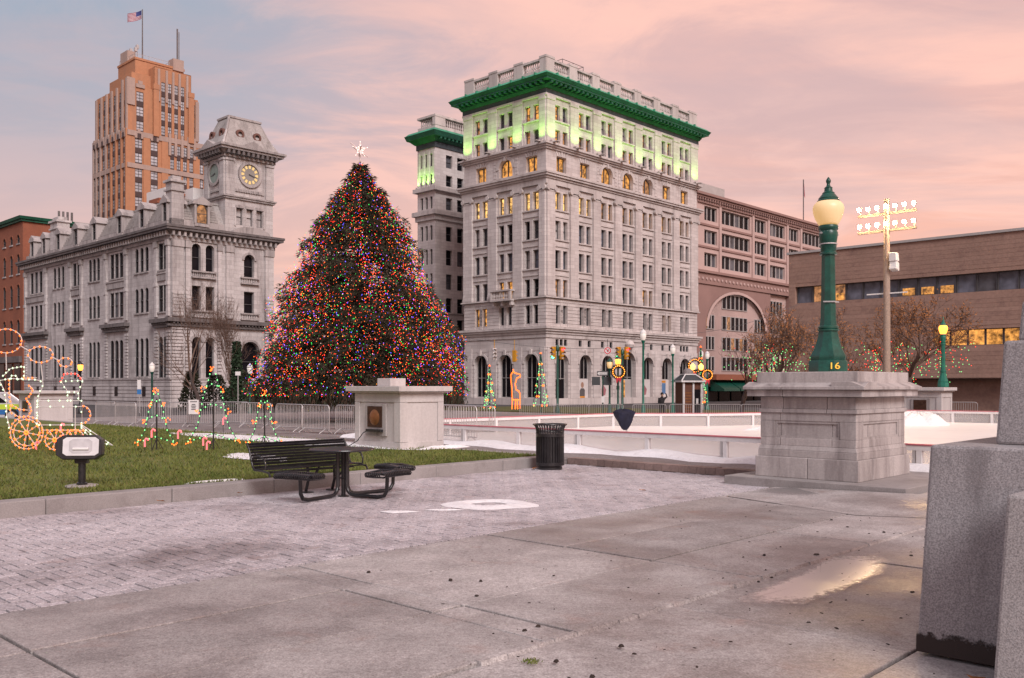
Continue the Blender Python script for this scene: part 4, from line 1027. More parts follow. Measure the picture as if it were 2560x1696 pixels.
# curved pediment over the main cornice in front of the tower
q = MB(); n_ = 10
ps = [(2.93 - 2.3 * math.cos(PI * i / n_), 18.4 + .75 * math.sin(PI * i / n_)) for i in range(n_ + 1)]; q.prism(ps, lambda x, y: tr.pt(x, .15, y), lambda x, y: tr.pt(x, .6, y)); q.build('pediment', 'grey_trim', clk)
tslab('tower_string', 'grey_trim', [(22.1, 22.3, .2), (22.3, 22.45, .32)])
q = MB(); q.box(TW0, TW1, 0, TD, 22.45, 27.0)
q.build('clock_stage', 'grey_stone', clk)
for F, Ls in ((tl, TD), (tr, TWd)):
    for a, b in ((0, .95), (Ls - .95, Ls)):
        q = MB(); F.box(q, a, b, 0, .2, 22.5, 26.2); F.box(q, a - .06, b + .06, 0, .3, 26.2, 26.45); q.build('corner_pier', 'grey_stone', clk)
    q = MB(); F.box(q, 1.15, Ls - 1.15, 0, .1, 22.95, 23.3)
    for i in range(int((Ls - 2.4) / .3)): F.box(q, 1.25 + i * .3, 1.4 + i * .3, .1, .18, 22.98, 23.27)
    q.build('dentil_band', 'grey_trim', clk)
    c = Ls / 2; rr = 1.13 if F is tr else 1.05
    q = MB(); ring_trim(q, F, c, 25.0, rr, rr + .3, 0, .2, 28, True); q.build('clock_surround', 'grey_trim', clk)
    q = MB(); ring_trim(q, F, c, 25.0, .02, rr, 0, .05, 28, True); face = q.build('clock_face', 'clock_dial' if F is tr else 'clock_green', clk)
    if F is tr:
        for h_ in range(12):
            a = PI / 2 - h_ * PI / 6; ca, sa = math.cos(a), math.sin(a)
            ps = [(ca * r_ - sa * t_, sa * r_ + ca * t_) for r_, t_ in ((.68, -.11), (.68, .11), (1.02, .15), (1.02, -.15))]
            q = MB(); q.prism(ps, lambda x, y: F.pt(c + x, .05, 25 + y), lambda x, y: F.pt(c + x, .075, 25 + y)); q.build('hour_mark', 'clock_gold', face)
    for a, l, t_ in ((R(-20), .55, .07), (R(-12), .85, .045)):
        ca, sa = math.cos(a), math.sin(a); ps = [(ca * r_ - sa * k_, sa * r_ + ca * k_) for r_, k_ in ((-.12, -t_), (-.12, t_), (l, t_ * .5), (l, -t_ * .5))]
        q = MB(); q.prism(ps, lambda x, y: F.pt(c + x, .08, 25 + y), lambda x, y: F.pt(c + x, .1, 25 + y)); q.build('clock_hand', 'window_frame', face)
tslab('tower_cornice', 'grey_trim', [(26.6, 26.95, .22), (26.95, 27.3, .35, .6), (27.3, 27.55, .9), (27.55, 27.8, 1.1)])
for F, Ls in ((tl, TD), (tr, TWd)):
    n2 = int(Ls / .55)
    for i in range(n2 + 1):
        s_ = i * Ls / n2; q = MB(); F.box(q, s_ - .13, s_ + .13, .2, .85, 26.85, 27.3); q.build('bracket', 'dark_trim', clk)
    c = Ls / 2; q = MB(); q.prism([(c - 1.5, 27.8), (c + 1.5, 27.8), (c, 28.55)], lambda x, y: F.pt(x, .95, y), lambda x, y: F.pt(x, .1, y)); q.build('pediment', 'grey_trim', clk)
q = MB(); x0, x1, y0, y1 = TW0 - .55, TW1 + .55, -.55, TD + .55
ins = 1.55
q.frus(x0, x1, y0, y1, 27.8, x0 + ins * .55, x1 - ins * .55, y0 + ins * .55, y1 - ins * .55, 29.4)
q.frus(x0 + ins * .55, x1 - ins * .55, y0 + ins * .55, y1 - ins * .55, 29.4, x0 + ins, x1 - ins, y0 + ins, y1 - ins, 31.2); q.build('tower_roof', 'mansard', clk)
q = MB(); slab(q, x0 + ins, x1 - ins, y0 + ins, y1 - ins, 31.2, 31.42, .12); q.build('roof_curb', 'grey_trim', clk)
for F, Ls in ((tl, TD), (tr, TWd)):
    for s_ in (Ls / 2 - 1.05, Ls / 2 + 1.05):
        q = MB(); ring_trim(q, F, s_, 29.35, .28, .5, -.75, -.1, 12, True); o = q.build('porthole', 'rust_iron', clk); q = MB(); ring_trim(q, F, s_, 29.35, .02, .28, -.6, -.3, 12, True); q.build('porthole_pane', 'window_frame', o)
q = MB(); q.tube([(x0, y0, 27.8), (x0 + ins * .55, y0 + ins * .55, 29.4), (x0 + ins, y0 + ins, 31.2)], .14, 6); q.build('hip_roll', 'grey_stone', clk)

# ================================================================== ORANGE TOWER
TC = (-104.6, 250.0)
tw = thing('brick_tower', 'tall orange brick setback tower with flagpole standing behind the clock building', 'building', (TC[0], TC[1], 0))
L_, R_ = Face('L'), Face('R')
def tz(y): return zat(y, 250)
TA, TB, TCc, TD_ = 71.0, 84.0, 89.0, 93.0
def tower_face(F, Ls, cols, zrows, d=0.0, hgt=2.6, zmin=30):
    ops = []
    for a, w_ in cols:
        for z in zrows: ops.append((a - w_ / 2, a + w_ / 2, z, z + hgt))
    return ops
fl_h = 4.02
rowsA = [70.2 - 3.2 - fl_h * i for i in range(11)]
rowsB = [TA + .9 + fl_h * i for i in range(3)]
Ln = [1.6, 4.9, 8.4, 11.6, 15.3, 18.6, 21.0]
opsL = tower_face(L_, 22.2, [(a, 1.6) for a in Ln], rowsA)
colsR = [(3.2, 2.0), (7.6, 2.0), (12.8, 1.15), (14.7, 1.15), (16.6, 1.15), (18.5, 1.15), (21.4, 1.6)]
opsR = tower_face(R_, 22.5, colsR, rowsA)
q = MB(); wall(q, L_, 0, 22.2, G0, TA, opsL, .4); wall(q, R_, 0, 22.5, G0, TA, opsR, .4); q.box(.5, 22.5, .5, 22.2, G0, TA - .1); q.box(.05, 22.4, .05, 22.1, TA - .1, TA); q.build('lower_wall', 'orange_brick', tw)
def twin(F, ops, d=0.0):
    for a, b, c, e in ops:
        o = window(tw, F, (a + b) / 2, c, b - a, e - c, 'tower_glass', False, 'tower', .12, 'window_frame', d=d, t=.09)
        q = MB(); F.box(q, a, b, d - .02, d + .05, c - 1.4, c - .02); q.build('spandrel', 'tower_spandrel', tw)
twin(L_, opsL); twin(R_, opsR)
for i in range(len(Ln) + 1):
    a = (Ln[i - 1] + Ln[i]) / 2 if 0 < i < len(Ln) else (.3 if i == 0 else 21.9)
    q = MB(); L_.box(q, a - .35, a + .35, 0, .35, G0, TA + random.uniform(.2, .9)); q.build('brick_pier', 'orange_brick' if i < 4 else 'tower_stone', tw)
for a in (5.4, 10.6, 20.1):
    q = MB(); R_.box(q, a - .9, a + .9, 0, .25, G0, TA - .6); q.build('brick_pier', 'orange_brick', tw)
# stone bands and stepped crests at the first setback
for F, Ls in ((L_, 22.2), (R_, 22.5)):
    q = MB(); F.box(q, 0, Ls, 0, .3, 61.3, 62.6); q.build('stone_band', 'tower_stone', tw)
    q = MB(); F.box(q, 0, Ls, 0, .3, TA - .9, TA + .5); q.build('stone_band', 'tower_stone', tw)
for F, cs in ((L_, Ln), (R_, (3.2, 7.6))):
    for c in cs:
        q = MB(); F.box(q, c - 1.15, c + 1.15, 0, .38, 69.6, 70.4); F.box(q, c - .75, c + .75, 0, .4, 70.4, 71.3); F.box(q, c - .35, c + .35, 0, .42, 71.3, 72.1); q.build('stepped_crest', 'tower_stone', tw)
        q = MB(); F.box(q, c - .5, c + .5, .38, .46, 69.7, 70.9); q.build('crest_panel', 'tower_spandrel', tw)
for c in (12.0, 13.75, 15.65, 17.55, 19.4):
    q = MB(); R_.box(q, c - .35, c + .35, 0, .45, 66.5, TA + 1.6); q.build('stone_fin', 'tower_stone', tw)
# upper stage
uL = Face('L', .3, .3); uR = Face('R', .3, .3)
oL = tower_face(uL, 20, [(a - .2, 1.25) for a in Ln[:-1]], rowsB[:3], hgt=2.5); oR = tower_face(uR, 20, [(3.4, 2.0)], rowsB, hgt=2.6) + tower_face(uR, 20, [(18.6, 1.7)], rowsB[:3], hgt=2.4)
q = MB(); wall(q, uL, 0, 20.5, TA, TB, oL, .35); wall(q, uR, 0, 20.4, TA, TB, oR, .35); q.box(.7, 20.7, .7, 20.8, TA, TB - .05); q.build('upper_wall', 'orange_brick', tw)
twin(uL, oL); twin(uR, oR)
for a in (0.3, 2.9, 6.4, 9.8, 13.2, 16.7, 20.2):
    q = MB(); uL.box(q, a - .4, a + .4, 0, .4, TA, TB + (1.6 if a < 3 else .4 - a * .04)); q.build('stone_pier', 'tower_stone', tw)
q = MB(); uR.box(q, -.3, 1.9, -.2, .35, TB - 5.5, TB + 1.9); q.build('corner_block', 'tower_stone', tw)
q = MB(); uR.box(q, 19.6, 20.6, -2, .3, TA + 1, TB - .6); q.build('corner_block', 'tower_stone', tw)
for c in (3.4,):
    q = MB(); uR.box(q, c - 1.2, c + 1.2, 0, .35, TB - .4, TB + .6); uR.box(q, c - .6, c + .6, 0, .38, TB + .6, TB + 1.5); q.build('stepped_crest', 'tower_stone', tw)
# central bay rising to the crown
cR = Face('R', 7.6, -.15)
oC = []
for a in (2.5, 4.4, 6.3, 8.2): oC += [(a - .55, a + .55, z, z + 2.6) for z in (rowsB[0], rowsB[1], rowsB[2], rowsB[2] + fl_h)]
q = MB(); wall(q, cR, 0, 10.8, TA, TCc + 1.5, oC, .35); q.box(7.6, 18.4, .4, 13, TA, TCc + 1.4); q.box(7.6, 18.4, -.15, .3, TCc + 1.3, TCc + 1.5); q.box(7.6, 7.7, -.15, 1, TA, TCc + 1.4); q.box(18.3, 18.4, -.15, 1, TA, TCc + 1.4); q.build('crown_bay', 'orange_brick', tw)
twin(cR, oC)
for a in (1.2, 3.45, 5.35, 7.25, 9.5):
    q = MB(); cR.box(q, a - .3, a + .3, 0, .35, TA + 10, TCc + 1.0); q.build('stone_fin', 'tower_stone', tw)
for a, w_ in ((.3, 1.5), (10.6, 1.6)):
    q = MB(); cR.box(q, a - w_ / 2, a + w_ / 2, 0, .6, TA, TCc - 5); cR.box(q, a - w_ / 2 - .1, a + w_ / 2 + .1, 0, .7, TCc - 5, TCc - 3.6); q.build('brick_buttress', 'orange_brick', tw)
q = MB(); q.box(2.2, 18.8, 2.2, 16.5, TB, TB + 4.2); q.build('crown_step', 'orange_brick', tw)
q = MB(); q.box(3.8, 18.0, 3.5, 14.5, TB + 4.2, TB + 8.6); q.box(3.6, 18.2, 3.3, 14.7, TB + 8.4, TB + 9); q.build('crown_block', 'orange_brick', tw)
q = MB(); q.box(14.6, 17.8, 3.0, 6.0, TB + 8, TB + 11.3); q.build('crown_turret', 'tower_stone', tw)
q = MB(); q.box(3.6, 6.0, 8, 12.6, TB + 9, TB + 12.0); q.build('crown_turret', 'tower_stone', tw)
q = MB()
zt = TB + 10.2
q.tube([(4, 4, zt), (14, 4, zt), (14, 14, zt), (4, 14, zt)], .07, 4, True)
for i in range(6): q.tube([(4 + i * 2, 4, TB + 9), (4 + i * 2, 4, zt)], .06, 4)
for i in range(6): q.tube([(4, 4 + i * 2, TB + 9), (4, 4 + i * 2, zt)], .06, 4)
for x, y, h_ in ((5, 9, 3), (5.5, 6, 3.4), (4.6, 5, 2.2)): q.tube([(x, y, TB + 9), (x, y, zt + h_)], .1, 5); q.box(x - .35, x + .35, y - .35, y + .35, zt + h_ - 1.3, zt + h_ - .3)
q.build('roof_railing', 'galvanised', tw)
q = MB(); q.tube([(16.5, 4.4, TB + 9), (16.5, 4.4, TB + 20.5)], .22, 6); q.tube([(17.1, 4.6, TB + 9), (17.1, 4.6, TB + 19.8)], .12, 5); q.build('roof_mast', 'dark_trim', tw)
pole = W(10.3, 7); fx = pole.x; fy = pole.y
fpx = at(356, 140, 258); lx, ly = toUV(fpx.x - TC[0], fpx.y - TC[1])
q = MB(); q.tube([(lx, ly, TB + 8.5), (lx, ly, zat(24, 258))], [.2, .12], 6); q.build('flagpole', 'dark_trim', tw)
# flag: own thing, flies to the left of the pole
fl_ = MB(); n_ = 12; zt = zat(26, 258)
flag = thing('flag', 'national flag flying from the pole on the orange tower', 'flag', (fpx.x, fpx.y, zt), 0)
def fpt(s_, t_): return (-.25 - s_ * 3.9, .5 * math.sin(s_ * 6), -t_ * 2.4 - s_ * 1.2 + .15 * math.sin(s_ * 7))
for k in range(13):
    if k < 7: s0 = .42
    else: s0 = 0.0
    q = MB()
    for i in range(n_):
        a, b = s0 + (1 - s0) * i / n_, s0 + (1 - s0) * (i + 1) / n_
        q.quad(fpt(a, k / 13), fpt(b, k / 13), fpt(b, (k + 1) / 13), fpt(a, (k + 1) / 13))
    q.build('stripe', 'flag_red' if k % 2 == 0 else 'flag_white', flag)
q = MB()
for i in range(5): a, b = .42 * i / 5, .42 * (i + 1) / 5; q.quad(fpt(a, 0), fpt(b, 0), fpt(b, 7 / 13), fpt(a, 7 / 13))
q.build('canton', 'flag_blue', flag)

# ================================================================== RED BRICK BUILDING far left
BC = ((57 - PCX) / FPX * 150, 150.0)
rb = thing('brick_building', 'red brick building with green eaves at the left edge of the picture', 'building', (BC[0], BC[1], 0))
bl, br_ = Face('L'), Face('R'); BZ = 28.6
ops = []
Cc = BC
for px_ in (11.5, 28.7, 46):
    s_ = solve_s(BC, bl, px_)
    for za, zb in ((25.2, 26.6), (20.2, 23.4), (14.8, 18.4), (8.8, 12.6)): ops.append((s_ - .62, s_ + .62, za, zb, True))
for px_ in (-6, -24):
    s_ = solve_s(BC, bl, px_)
    for za, zb in ((25.2, 26.6), (20.2, 23.4), (14.8, 18.4), (8.8, 12.6)): ops.append((s_ - .62, s_ + .62, za, zb, True))
q = MB(); wall(q, bl, 0, 30, G0, BZ, ops, .16); q.quad((0, 0, G0), (24, 0, G0), (24, 0, BZ), (0, 0, BZ)); q.quad((0, 0, BZ), (24, 0, BZ), (24, 30, BZ), (0, 30, BZ)); q.build('wall', 'red_brick', rb)
for a, b, c, e, _ in ops:
    window(rb, bl, (a + b) / 2, c, b - a, e - c, 'glass', True, 'sash', .12)
    q = MB(); bl.box(q, a - .15, b + .15, 0, .15, c - .25, c - .02); q.build('sill', 'grey_trim', rb)
    q = MB(); ring_trim(q, bl, (a + b) / 2, e - .62, .63, .86, 0, .06, 10); q.build('brick_arch', 'red_brick', rb)
q = MB(); slab(q, 0, 24, 0, 30, BZ, BZ + .35, .35); slab(q, 0, 24, 0, 30, BZ + .35, BZ + .8, .6, .75); q.build('eaves', 'copper_green', rb)
q = MB(); bl.box(q, .3, 28, 0, .5, 5.6, 6.6); q.build('shop_fascia', 'dark_trim', rb)
for i in range(7):
    q = MB(); bl.box(q, 1 + i * 3.8, 3.6 + i * 3.8, 0, .12, .3, 5.4); q.build('shop_window', 'glass', rb)
for i in range(4):
    q = MB(); q.tube([(6 + i * .7, 1, BZ + .8), (6 + i * .7, 1, BZ + 2.6)], .18, 6); q.build('vent_pipe', 'dark_trim', rb)
q = MB(); q.tube([(22, 1.2, BZ + .8), (22, 1.2, BZ + 3)], .25, 6); q.build('vent_pipe', 'dark_trim', rb)

# ================================================================== PINK STONE BLOCK right of the office block
pk = thing('pink_office_building', 'pinkish six storey office block with ribbon windows and a giant arch', 'building', (HC[0], HC[1], 0))
pf = Face('R', 0, .6); P0, PZ = 31.75, 28.4
def ps_(px_): return solve_s((HC[0] - .6 * UY, HC[1] + .6 * UX), Face('R'), px_)
P1 = ps_(2066)
grp = [(1761, 1793, 3), (1804.5, 1875, 6), (1887, 1914.5, 3), (1925, 1962, 4), (1972, 1996, 3), (2006, 2060, 6)]
rowz = [(25.3, 27.3), (22.0, 23.95), (18.75, 20.7)]
ops = []
for za, zb in rowz:
    for a, b, n_ in grp: ops.append((ps_(a), ps_(b), za, zb))
aw0, aw1 = ps_(1765), ps_(1917)
arch_op = (aw0, aw1, G0, 15.7)
q = MB(); wall(q, pf, P0, P1, 18.1, PZ, ops, .5); q.box(P0 + .1, P1, 1.15, 20, G0, PZ - .2); q.build('wall', 'pink_stone', pk)
for (a, b, za, zb) in ops:
    g_ = [g for g in grp if abs(ps_(g[0]) - a) < .01][0]; n_ = g_[2]; st = (b - a) / n_
    for i in range(n_): window(pk, pf, a + st * (i + .5), za, st * .985, zb - za, 'glass' if kr.random() < .8 else 'glass_grey', False, 'plain', .35, 'frame_light', t=.10)
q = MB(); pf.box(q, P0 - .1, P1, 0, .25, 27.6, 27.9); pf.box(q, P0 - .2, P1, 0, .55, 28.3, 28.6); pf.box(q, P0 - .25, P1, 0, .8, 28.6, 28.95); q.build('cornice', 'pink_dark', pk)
for i in range(int((P1 - P0 - .6) / .66)):
    s_ = P0 + .2 + i * .66; q = MB(); pf.box(q, s_, s_ + .3, 0, .5, 27.95, 28.3); q.build('dentil', 'pink_dark', pk)
for za in (24.5, 21.35):
    q = MB(); pf.box(q, P0, P1, 0, .16, za, za + .28); q.build('string_course', 'pink_dark', pk)
mids = [(ps_(1798.7)), ps_(1881), ps_(1919.7), ps_(1967), ps_(2001)]
for s_ in [P0 + .35] + mids:
    q = MB(); pf.box(q, s_ - .28, s_ + .28, 0, .22, 18.1, 28.2); q.build('pilaster', 'pink_stone', pk)
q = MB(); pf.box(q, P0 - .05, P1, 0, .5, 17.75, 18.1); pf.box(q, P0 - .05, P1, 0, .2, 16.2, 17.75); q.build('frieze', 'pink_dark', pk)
for i in range(40):
    s_ = P0 + .9 + i * 1.05; q = MB(); q.lathe([(.01, 0), (.2, .02), (.2, .12), (.01, .14)], 8, (0, 0, 0)); o = q.build('frieze_stud', 'pink_stone', pk, loc=pf.pt(s_, .2, 16.95), rot=(PI / 2, 0, 0))
# giant arch (its own springing well above the street)
q = MB(); ra = (aw1 - aw0) / 2; zc = 15.7 - ra * .62; mid = (aw0 + aw1) / 2
n_ = 20; A = [(mid - ra * math.cos(PI * i / n_), zc + ra * .62 * math.sin(PI * i / n_)) for i in range(n_ + 1)]
for i in range(n_):
    (x0, y0), (x1, y1) = A[i], A[i + 1]
    q.quad(pf.pt(x0, 0, y0), pf.pt(x1, 0, y1), pf.pt(x1, 0, 16.2), pf.pt(x0, 0, 16.2)); q.quad(pf.pt(x0, 0, y0), pf.pt(x1, 0, y1), pf.pt(x1, -.6, y1), pf.pt(x0, -.6, y0))
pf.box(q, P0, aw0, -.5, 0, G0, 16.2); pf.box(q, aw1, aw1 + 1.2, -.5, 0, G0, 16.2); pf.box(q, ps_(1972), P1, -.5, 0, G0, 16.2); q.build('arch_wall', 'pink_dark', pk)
q = MB()
for i in range(n_):
    (x0, y0), (x1, y1) = A[i], A[i + 1]; k = .93
    q.add([pf.pt(mid + (x0 - mid) * k, .08, zc + (y0 - zc) * k), pf.pt(mid + (x1 - mid) * k, .08, zc + (y1 - zc) * k), pf.pt(x1, .08, y1), pf.pt(x0, .08, y0)], [(0, 1, 2, 3)])
q.build('arch_trim', 'pink_stone', pk)
# screen of windows inside the arch and the bay beside it
q = MB(); pf.box(q, aw0, ps_(1972), -1.0, -.55, 3.4, 16.15); q.build('arch_infill', 'pink_stone', pk)
for za, zb in ((13.0, 15.2), (9.9, 12.0), (6.9, 8.9), (3.9, 6.0)):
    for a, b, n_ in ((1769, 1793, 3), (1812, 1875, 6), (1893, 1914, 3), (1931, 1962, 4)):
        if za > 12 and (a < 1800 or 1880 < a < 1920): continue
        A0, B0 = ps_(a), ps_(b); st = (B0 - A0) / n_
        for i in range(n_): window(pk, pf, A0 + st * (i + .5), za, st * .985, zb - za, 'glass' if kr.random() < .85 else 'lit_dim', False, 'plain', -.06 + .55, 'frame_light', t=.1)
q = MB(); s9 = ps_(2050); q.tube([pf.pt(s9, -3, PZ), pf.pt(s9, -3, PZ + 9)], .09, 6); q.build('flagpole', 'dark_trim', pk)
q = MB(); q.add([pf.pt(s9 + .1, -3, PZ + 8.8), pf.pt(s9 + .7, -3.2, PZ + 8.2), pf.pt(s9 + .6, -3, PZ + 5.8), pf.pt(s9 + .1, -3, PZ + 6.4)], [(0, 1, 2, 3)]); q.build('furled_flag', 'flag_red', pk)
q = MB(); q.box(P0 + 2, P0 + 14, 4, 12, PZ, PZ + 3.4); q.build('roof_penthouse', 'frame_light', pk)
q = MB(); pf.box(q, aw0 + .5, ps_(1985), 0, 1.4, 2.6, 3.4); q.build('shop_fascia', 'red_brick', pk)
for i, (a, b) in enumerate(((1775, 1815), (1818, 1890))):
    A0, B0 = ps_(a), ps_(b); q = MB(); q.prism([(0, 2.6), (0, 1.0), (2.2, 1.0), (2.2, 1.3)], lambda x, y: pf.pt(A0, x + .1, y), lambda x, y: pf.pt(B0, x + .1, y)); q.build('awning', 'green_metal', pk)
for i in range(6):
    A0 = ps_(1770) + i * 3.4; q = MB(); pf.box(q, A0, A0 + 2.9, -.4, -.2, G0, 1.6); q.build('shop_window', 'glass', pk)

# ================================================================== BROWN BRICK BLOCK on the right
NC = ((1972 - PCX) / FPX * 90, 90.0)
nb_ = thing('brown_brick_building', 'long low brown brick building with ribbon windows at the right edge', 'building', (NC[0], NC[1], 0))
NL, NZ = 34.0, 14.55
F = Face('L', 0, -NL)
def ns(px_):
    k = (px_ - PCX) / FPX; s_ = (k * NC[1] - NC[0]) / (k * UX + UY); return NL - s_
up = (ns(2600), ns(1988), 9.75, 11.35); lowr = (ns(2600), ns(2330), 5.2, 6.6)
q = MB(); wall(q, F, 0, NL, 2.4, NZ, [up, lowr], .6); q.box(.65, 20, -NL, 0, 2.4, NZ - .1); q.box(1.6, 19, -NL + .5, -.5, G0, 2.4); q.quad((0, 0, 2.4), (20, 0, 2.4), (20, 0, NZ), (0, 0, NZ)); q.quad((0, -NL, 2.4), (20, -NL, 2.4), (20, 0, 2.4), (0, 0, 2.4)); q.build('wall', 'brown_brick', nb_)
z = 2.45; k = 0
while z < NZ - .3:
    for a, b in ([(0, NL)] if not (z + .36 > up[2] and z < up[3]) and not (z + .36 > lowr[2] and z < lowr[3]) else ([(up[1], NL)] if z > 8 else [(lowr[1], NL)])):
        if b - a > .05:
            q = MB(); F.box(q, a + .02, b - .02, 0.0, .02, z, z + .355); q.build('brick_course', 'brown_brick' if k % 3 else 'brown_brick_light', nb_)
    z += .37; k += 1
q = MB(); F.box(q, -.2, NL + .15, -.3, .16, NZ, NZ + .22); q.build('coping', 'frame_light', nb_)
n_ = 11
for (a, b, za, zb), nn, kind in ((up, 13, 'u'), (lowr, 6, 'l')):
    st = (b - a) / nn
    for i in range(nn):
        x = kr.random()
        if kind == 'l': pn = 'lit'
        else: pn = 'lit_dim' if i in (10, 11) else ('glass_blue' if x < .8 else 'glass_grey')
        window(nb_, F, a + st * (i + .5), za, st * .97, zb - za, pn, False, 'plain', .45, 'window_frame', t=.06)
        if kind == 'u' and i in (4, 5, 6, 10):
            q = MB(); F.box(q, a + st * (i + .15), a + st * (i + .8), -.40, -.38, za + .1, za + .75); q.build('lit_blind', 'lit', nb_)
# ================================================================== CHRISTMAS TREE
TY = 48.0
tp = at(900, 1000, TY)
xt = thing('christmas_tree', 'huge Christmas tree covered in coloured lights with a star on top', 'tree', (tp.x, tp.y, 0), 0)
APEX, BOT, RAD = 13.35, 1.35, 5.36
prof_t = [0, .03, .07, .126, .28, .437, .63, .825, .95, 1.0]; prof_r = [.015, .06, .13, .22, .435, .61, .80, .94, 1.0, .95]
def trad(t, a=0.0):
    k = 1 + .035 * math.sin(3 * a + 9 * t) + .04 * math.sin(5 * a - 17 * t + 1) + .045 * math.sin(9 * a + 31 * t + 2)
    return np.interp(t, prof_t, prof_r) * RAD * k
q = MB(); q.tube([(0, 0, G0 + .4), (0, 0, 5), (0, 0, 10), (0, 0, APEX + .1)], [.36, .28, .14, .03], 10); q.build('trunk', 'bark', xt)
r_ = random.Random(21)
V1 = []; V2 = []
br = MB()
NB = 1500
for i in range(NB):
    t = min(1, math.sqrt(r_.random()) * 1.0) if r_.random() < .8 else r_.random() * .35
    t = max(.015, t); a = r_.uniform(0, 2 * PI)
    Rr = trad(t, a) * r_.uniform(.80, 1.06); z0 = APEX - t * (APEX - BOT) + .22 * Rr * .6
    zt_ = APEX - t * (APEX - BOT) + r_.uniform(-.12, .12)
    ca, sa = math.cos(a), math.sin(a)
    def bp(s_): return (ca * Rr * s_, sa * Rr * s_, z0 + (zt_ - z0) * s_ ** 1.6 + .10 * math.sin(s_ * PI) * Rr * .3)
    if i % 3 == 0: br.tube([bp(.02), bp(.5), bp(1)], [.045, .03, .008], 4, caps=False)
    m_ = int(30 + 90 * min(1, Rr / 4))
    for k in range(m_):
        s_ = 1 - (r_.random() ** 1.5) * .62
        p = bp(s_); off = r_.uniform(-.38, .38) * (1.15 - s_ * .5)
        p = (p[0] - sa * off, p[1] + ca * off, p[2] + r_.uniform(-.22, .1))
        l = r_.uniform(.13, .34); w_ = r_.uniform(.010, .032)
        d = Vector((ca * r_.uniform(.2, 1) - sa * r_.uniform(-.8, .8), sa * r_.uniform(.2, 1) + ca * r_.uniform(-.8, .8), r_.uniform(-1.1, .25))).normalized()
        sd_ = d.cross(Vector((r_.uniform(-1, 1), r_.uniform(-1, 1), r_.uniform(-1, 1)))).normalized() * w_
        P = Vector(p); e = P + d * l; mm = P + d * l * .45
        (V1 if r_.random() < .72 else V2).append((P, mm + sd_, e, mm - sd_))
br.build('branches', 'bark', xt)
# drooping skirt of the lowest boughs
for i in range(6500):
    a = r_.uniform(0, 2 * PI); Rr = trad(.96, a) * r_.uniform(.55, 1.03); z = BOT + r_.uniform(-.65, .5) * (.6 + .4 * r_.random())
    P = Vector((math.cos(a) * Rr, math.sin(a) * Rr, z)); d = Vector((r_.uniform(-.4, .4), r_.uniform(-.4, .4), -1)).normalized(); l = r_.uniform(.2, .45)
    sd_ = d.cross(Vector((r_.uniform(-1, 1), r_.uniform(-1, 1), .1))).normalized() * r_.uniform(.014, .04)
    (V1 if r_.random() < .5 else V2).append((P, P + d * l * .5 + sd_, P + d * l, P + d * l * .5 - sd_))
for nm, VV, m_ in (('foliage', V1, 'needle'), ('foliage', V2, 'needle_bulb_tint')):
    q = MB(); q.v = [tuple(p) for f in VV for p in f]; q.f = [(4 * i, 4 * i + 1, 4 * i + 2, 4 * i + 3) for i in range(len(VV))]
    o = stuff(q.build(nm, m_, xt))
for nm, c, s_ in (('bulb_red', (1.0, 0.04, 0.02), 1.5), ('bulb_orange', (1.0, 0.16, 0.02), 1.8), ('bulb_green', (0.04, 0.9, 0.12), 1.0), ('bulb_blue', (0.13, 0.10, 1.0), 1.9), ('bulb_violet', (0.5, 0.16, 1.0), 1.4), ('bulb_white', (1.0, 0.75, 0.65), 1.1), ('bulb_gold', (1.0, 0.30, 0.035), 2.4), ('bulb_amber', (1.0, 0.135, 0.016), 1.8), ('bulb_pale', (0.62, 0.85, 0.55), 0.75), ('bulb_lime', (0.20, 0.78, 0.24), 1.0)): emat(nm, c, s_)
bl_ = {k: [] for k in ('bulb_red', 'bulb_orange', 'bulb_green', 'bulb_blue', 'bulb_violet', 'bulb_white', 'bulb_gold')}
keys = list(bl_); wts = [44, 20, 16, 11, 5, 2, 2]
wires = MB()
for i in range(1050):
    a = r_.uniform(0, 2 * PI); t0 = max(.01, math.sqrt(r_.random()) - .12)
    z = APEX - t0 * (APEX - BOT); ln = r_.uniform(1.6, 4.2); zend = max(BOT - .05, z - ln); da = r_.uniform(-.05, .05); pts_ = []
    while z > zend:
        t = (APEX - z) / (APEX - BOT); rr = trad(min(1, t), a) * r_.uniform(.80, 1.05)
        p = (math.cos(a) * rr, math.sin(a) * rr, z + r_.uniform(-.05, .05)); pts_.append(p)
        bl_[r_.choices(keys, wts)[0]].append(p); z -= r_.uniform(.16, .30); a += da * .05 + r_.gauss(0, .035)
for i in range(380):            # crown of lights near the tip and the rim
    t = r_.random() * .30; a = r_.uniform(0, 2 * PI); rr = trad(t, a) * r_.uniform(.85, 1.03)
    bl_[r_.choices(keys, wts)[0]].append((math.cos(a) * rr, math.sin(a) * rr, APEX - t * (APEX - BOT)))
for i in range(260):
    a = r_.uniform(0, 2 * PI); rr = trad(.985, a) * r_.uniform(.97, 1.03)
    bl_[r_.choices(keys, wts)[0]].append((math.cos(a) * rr, math.sin(a) * rr, BOT + r_.uniform(-.12, .05)))
for k, v in bl_.items(): bulbs(v, .0165, 'light_string', k, xt)
mat('star_glass', (0.75, 0.62, 0.60), 0.35, 0.1, 3)
star = MB()
pts_ = [(r2 * math.cos(PI / 2 + i * PI / 5), r2 * math.sin(PI / 2 + i * PI / 5)) for i in range(10) for r2 in [.52 if i % 2 == 0 else .2]]
star.prism(pts_, lambda x, y: (x, -.06, y), lambda x, y: (x, .06, y)); sto = star.build('star', 'star_glass', xt, loc=(0, 0, APEX + .72), rot=(0, 0, .35)); sto.scale = (.8, .8, .8)
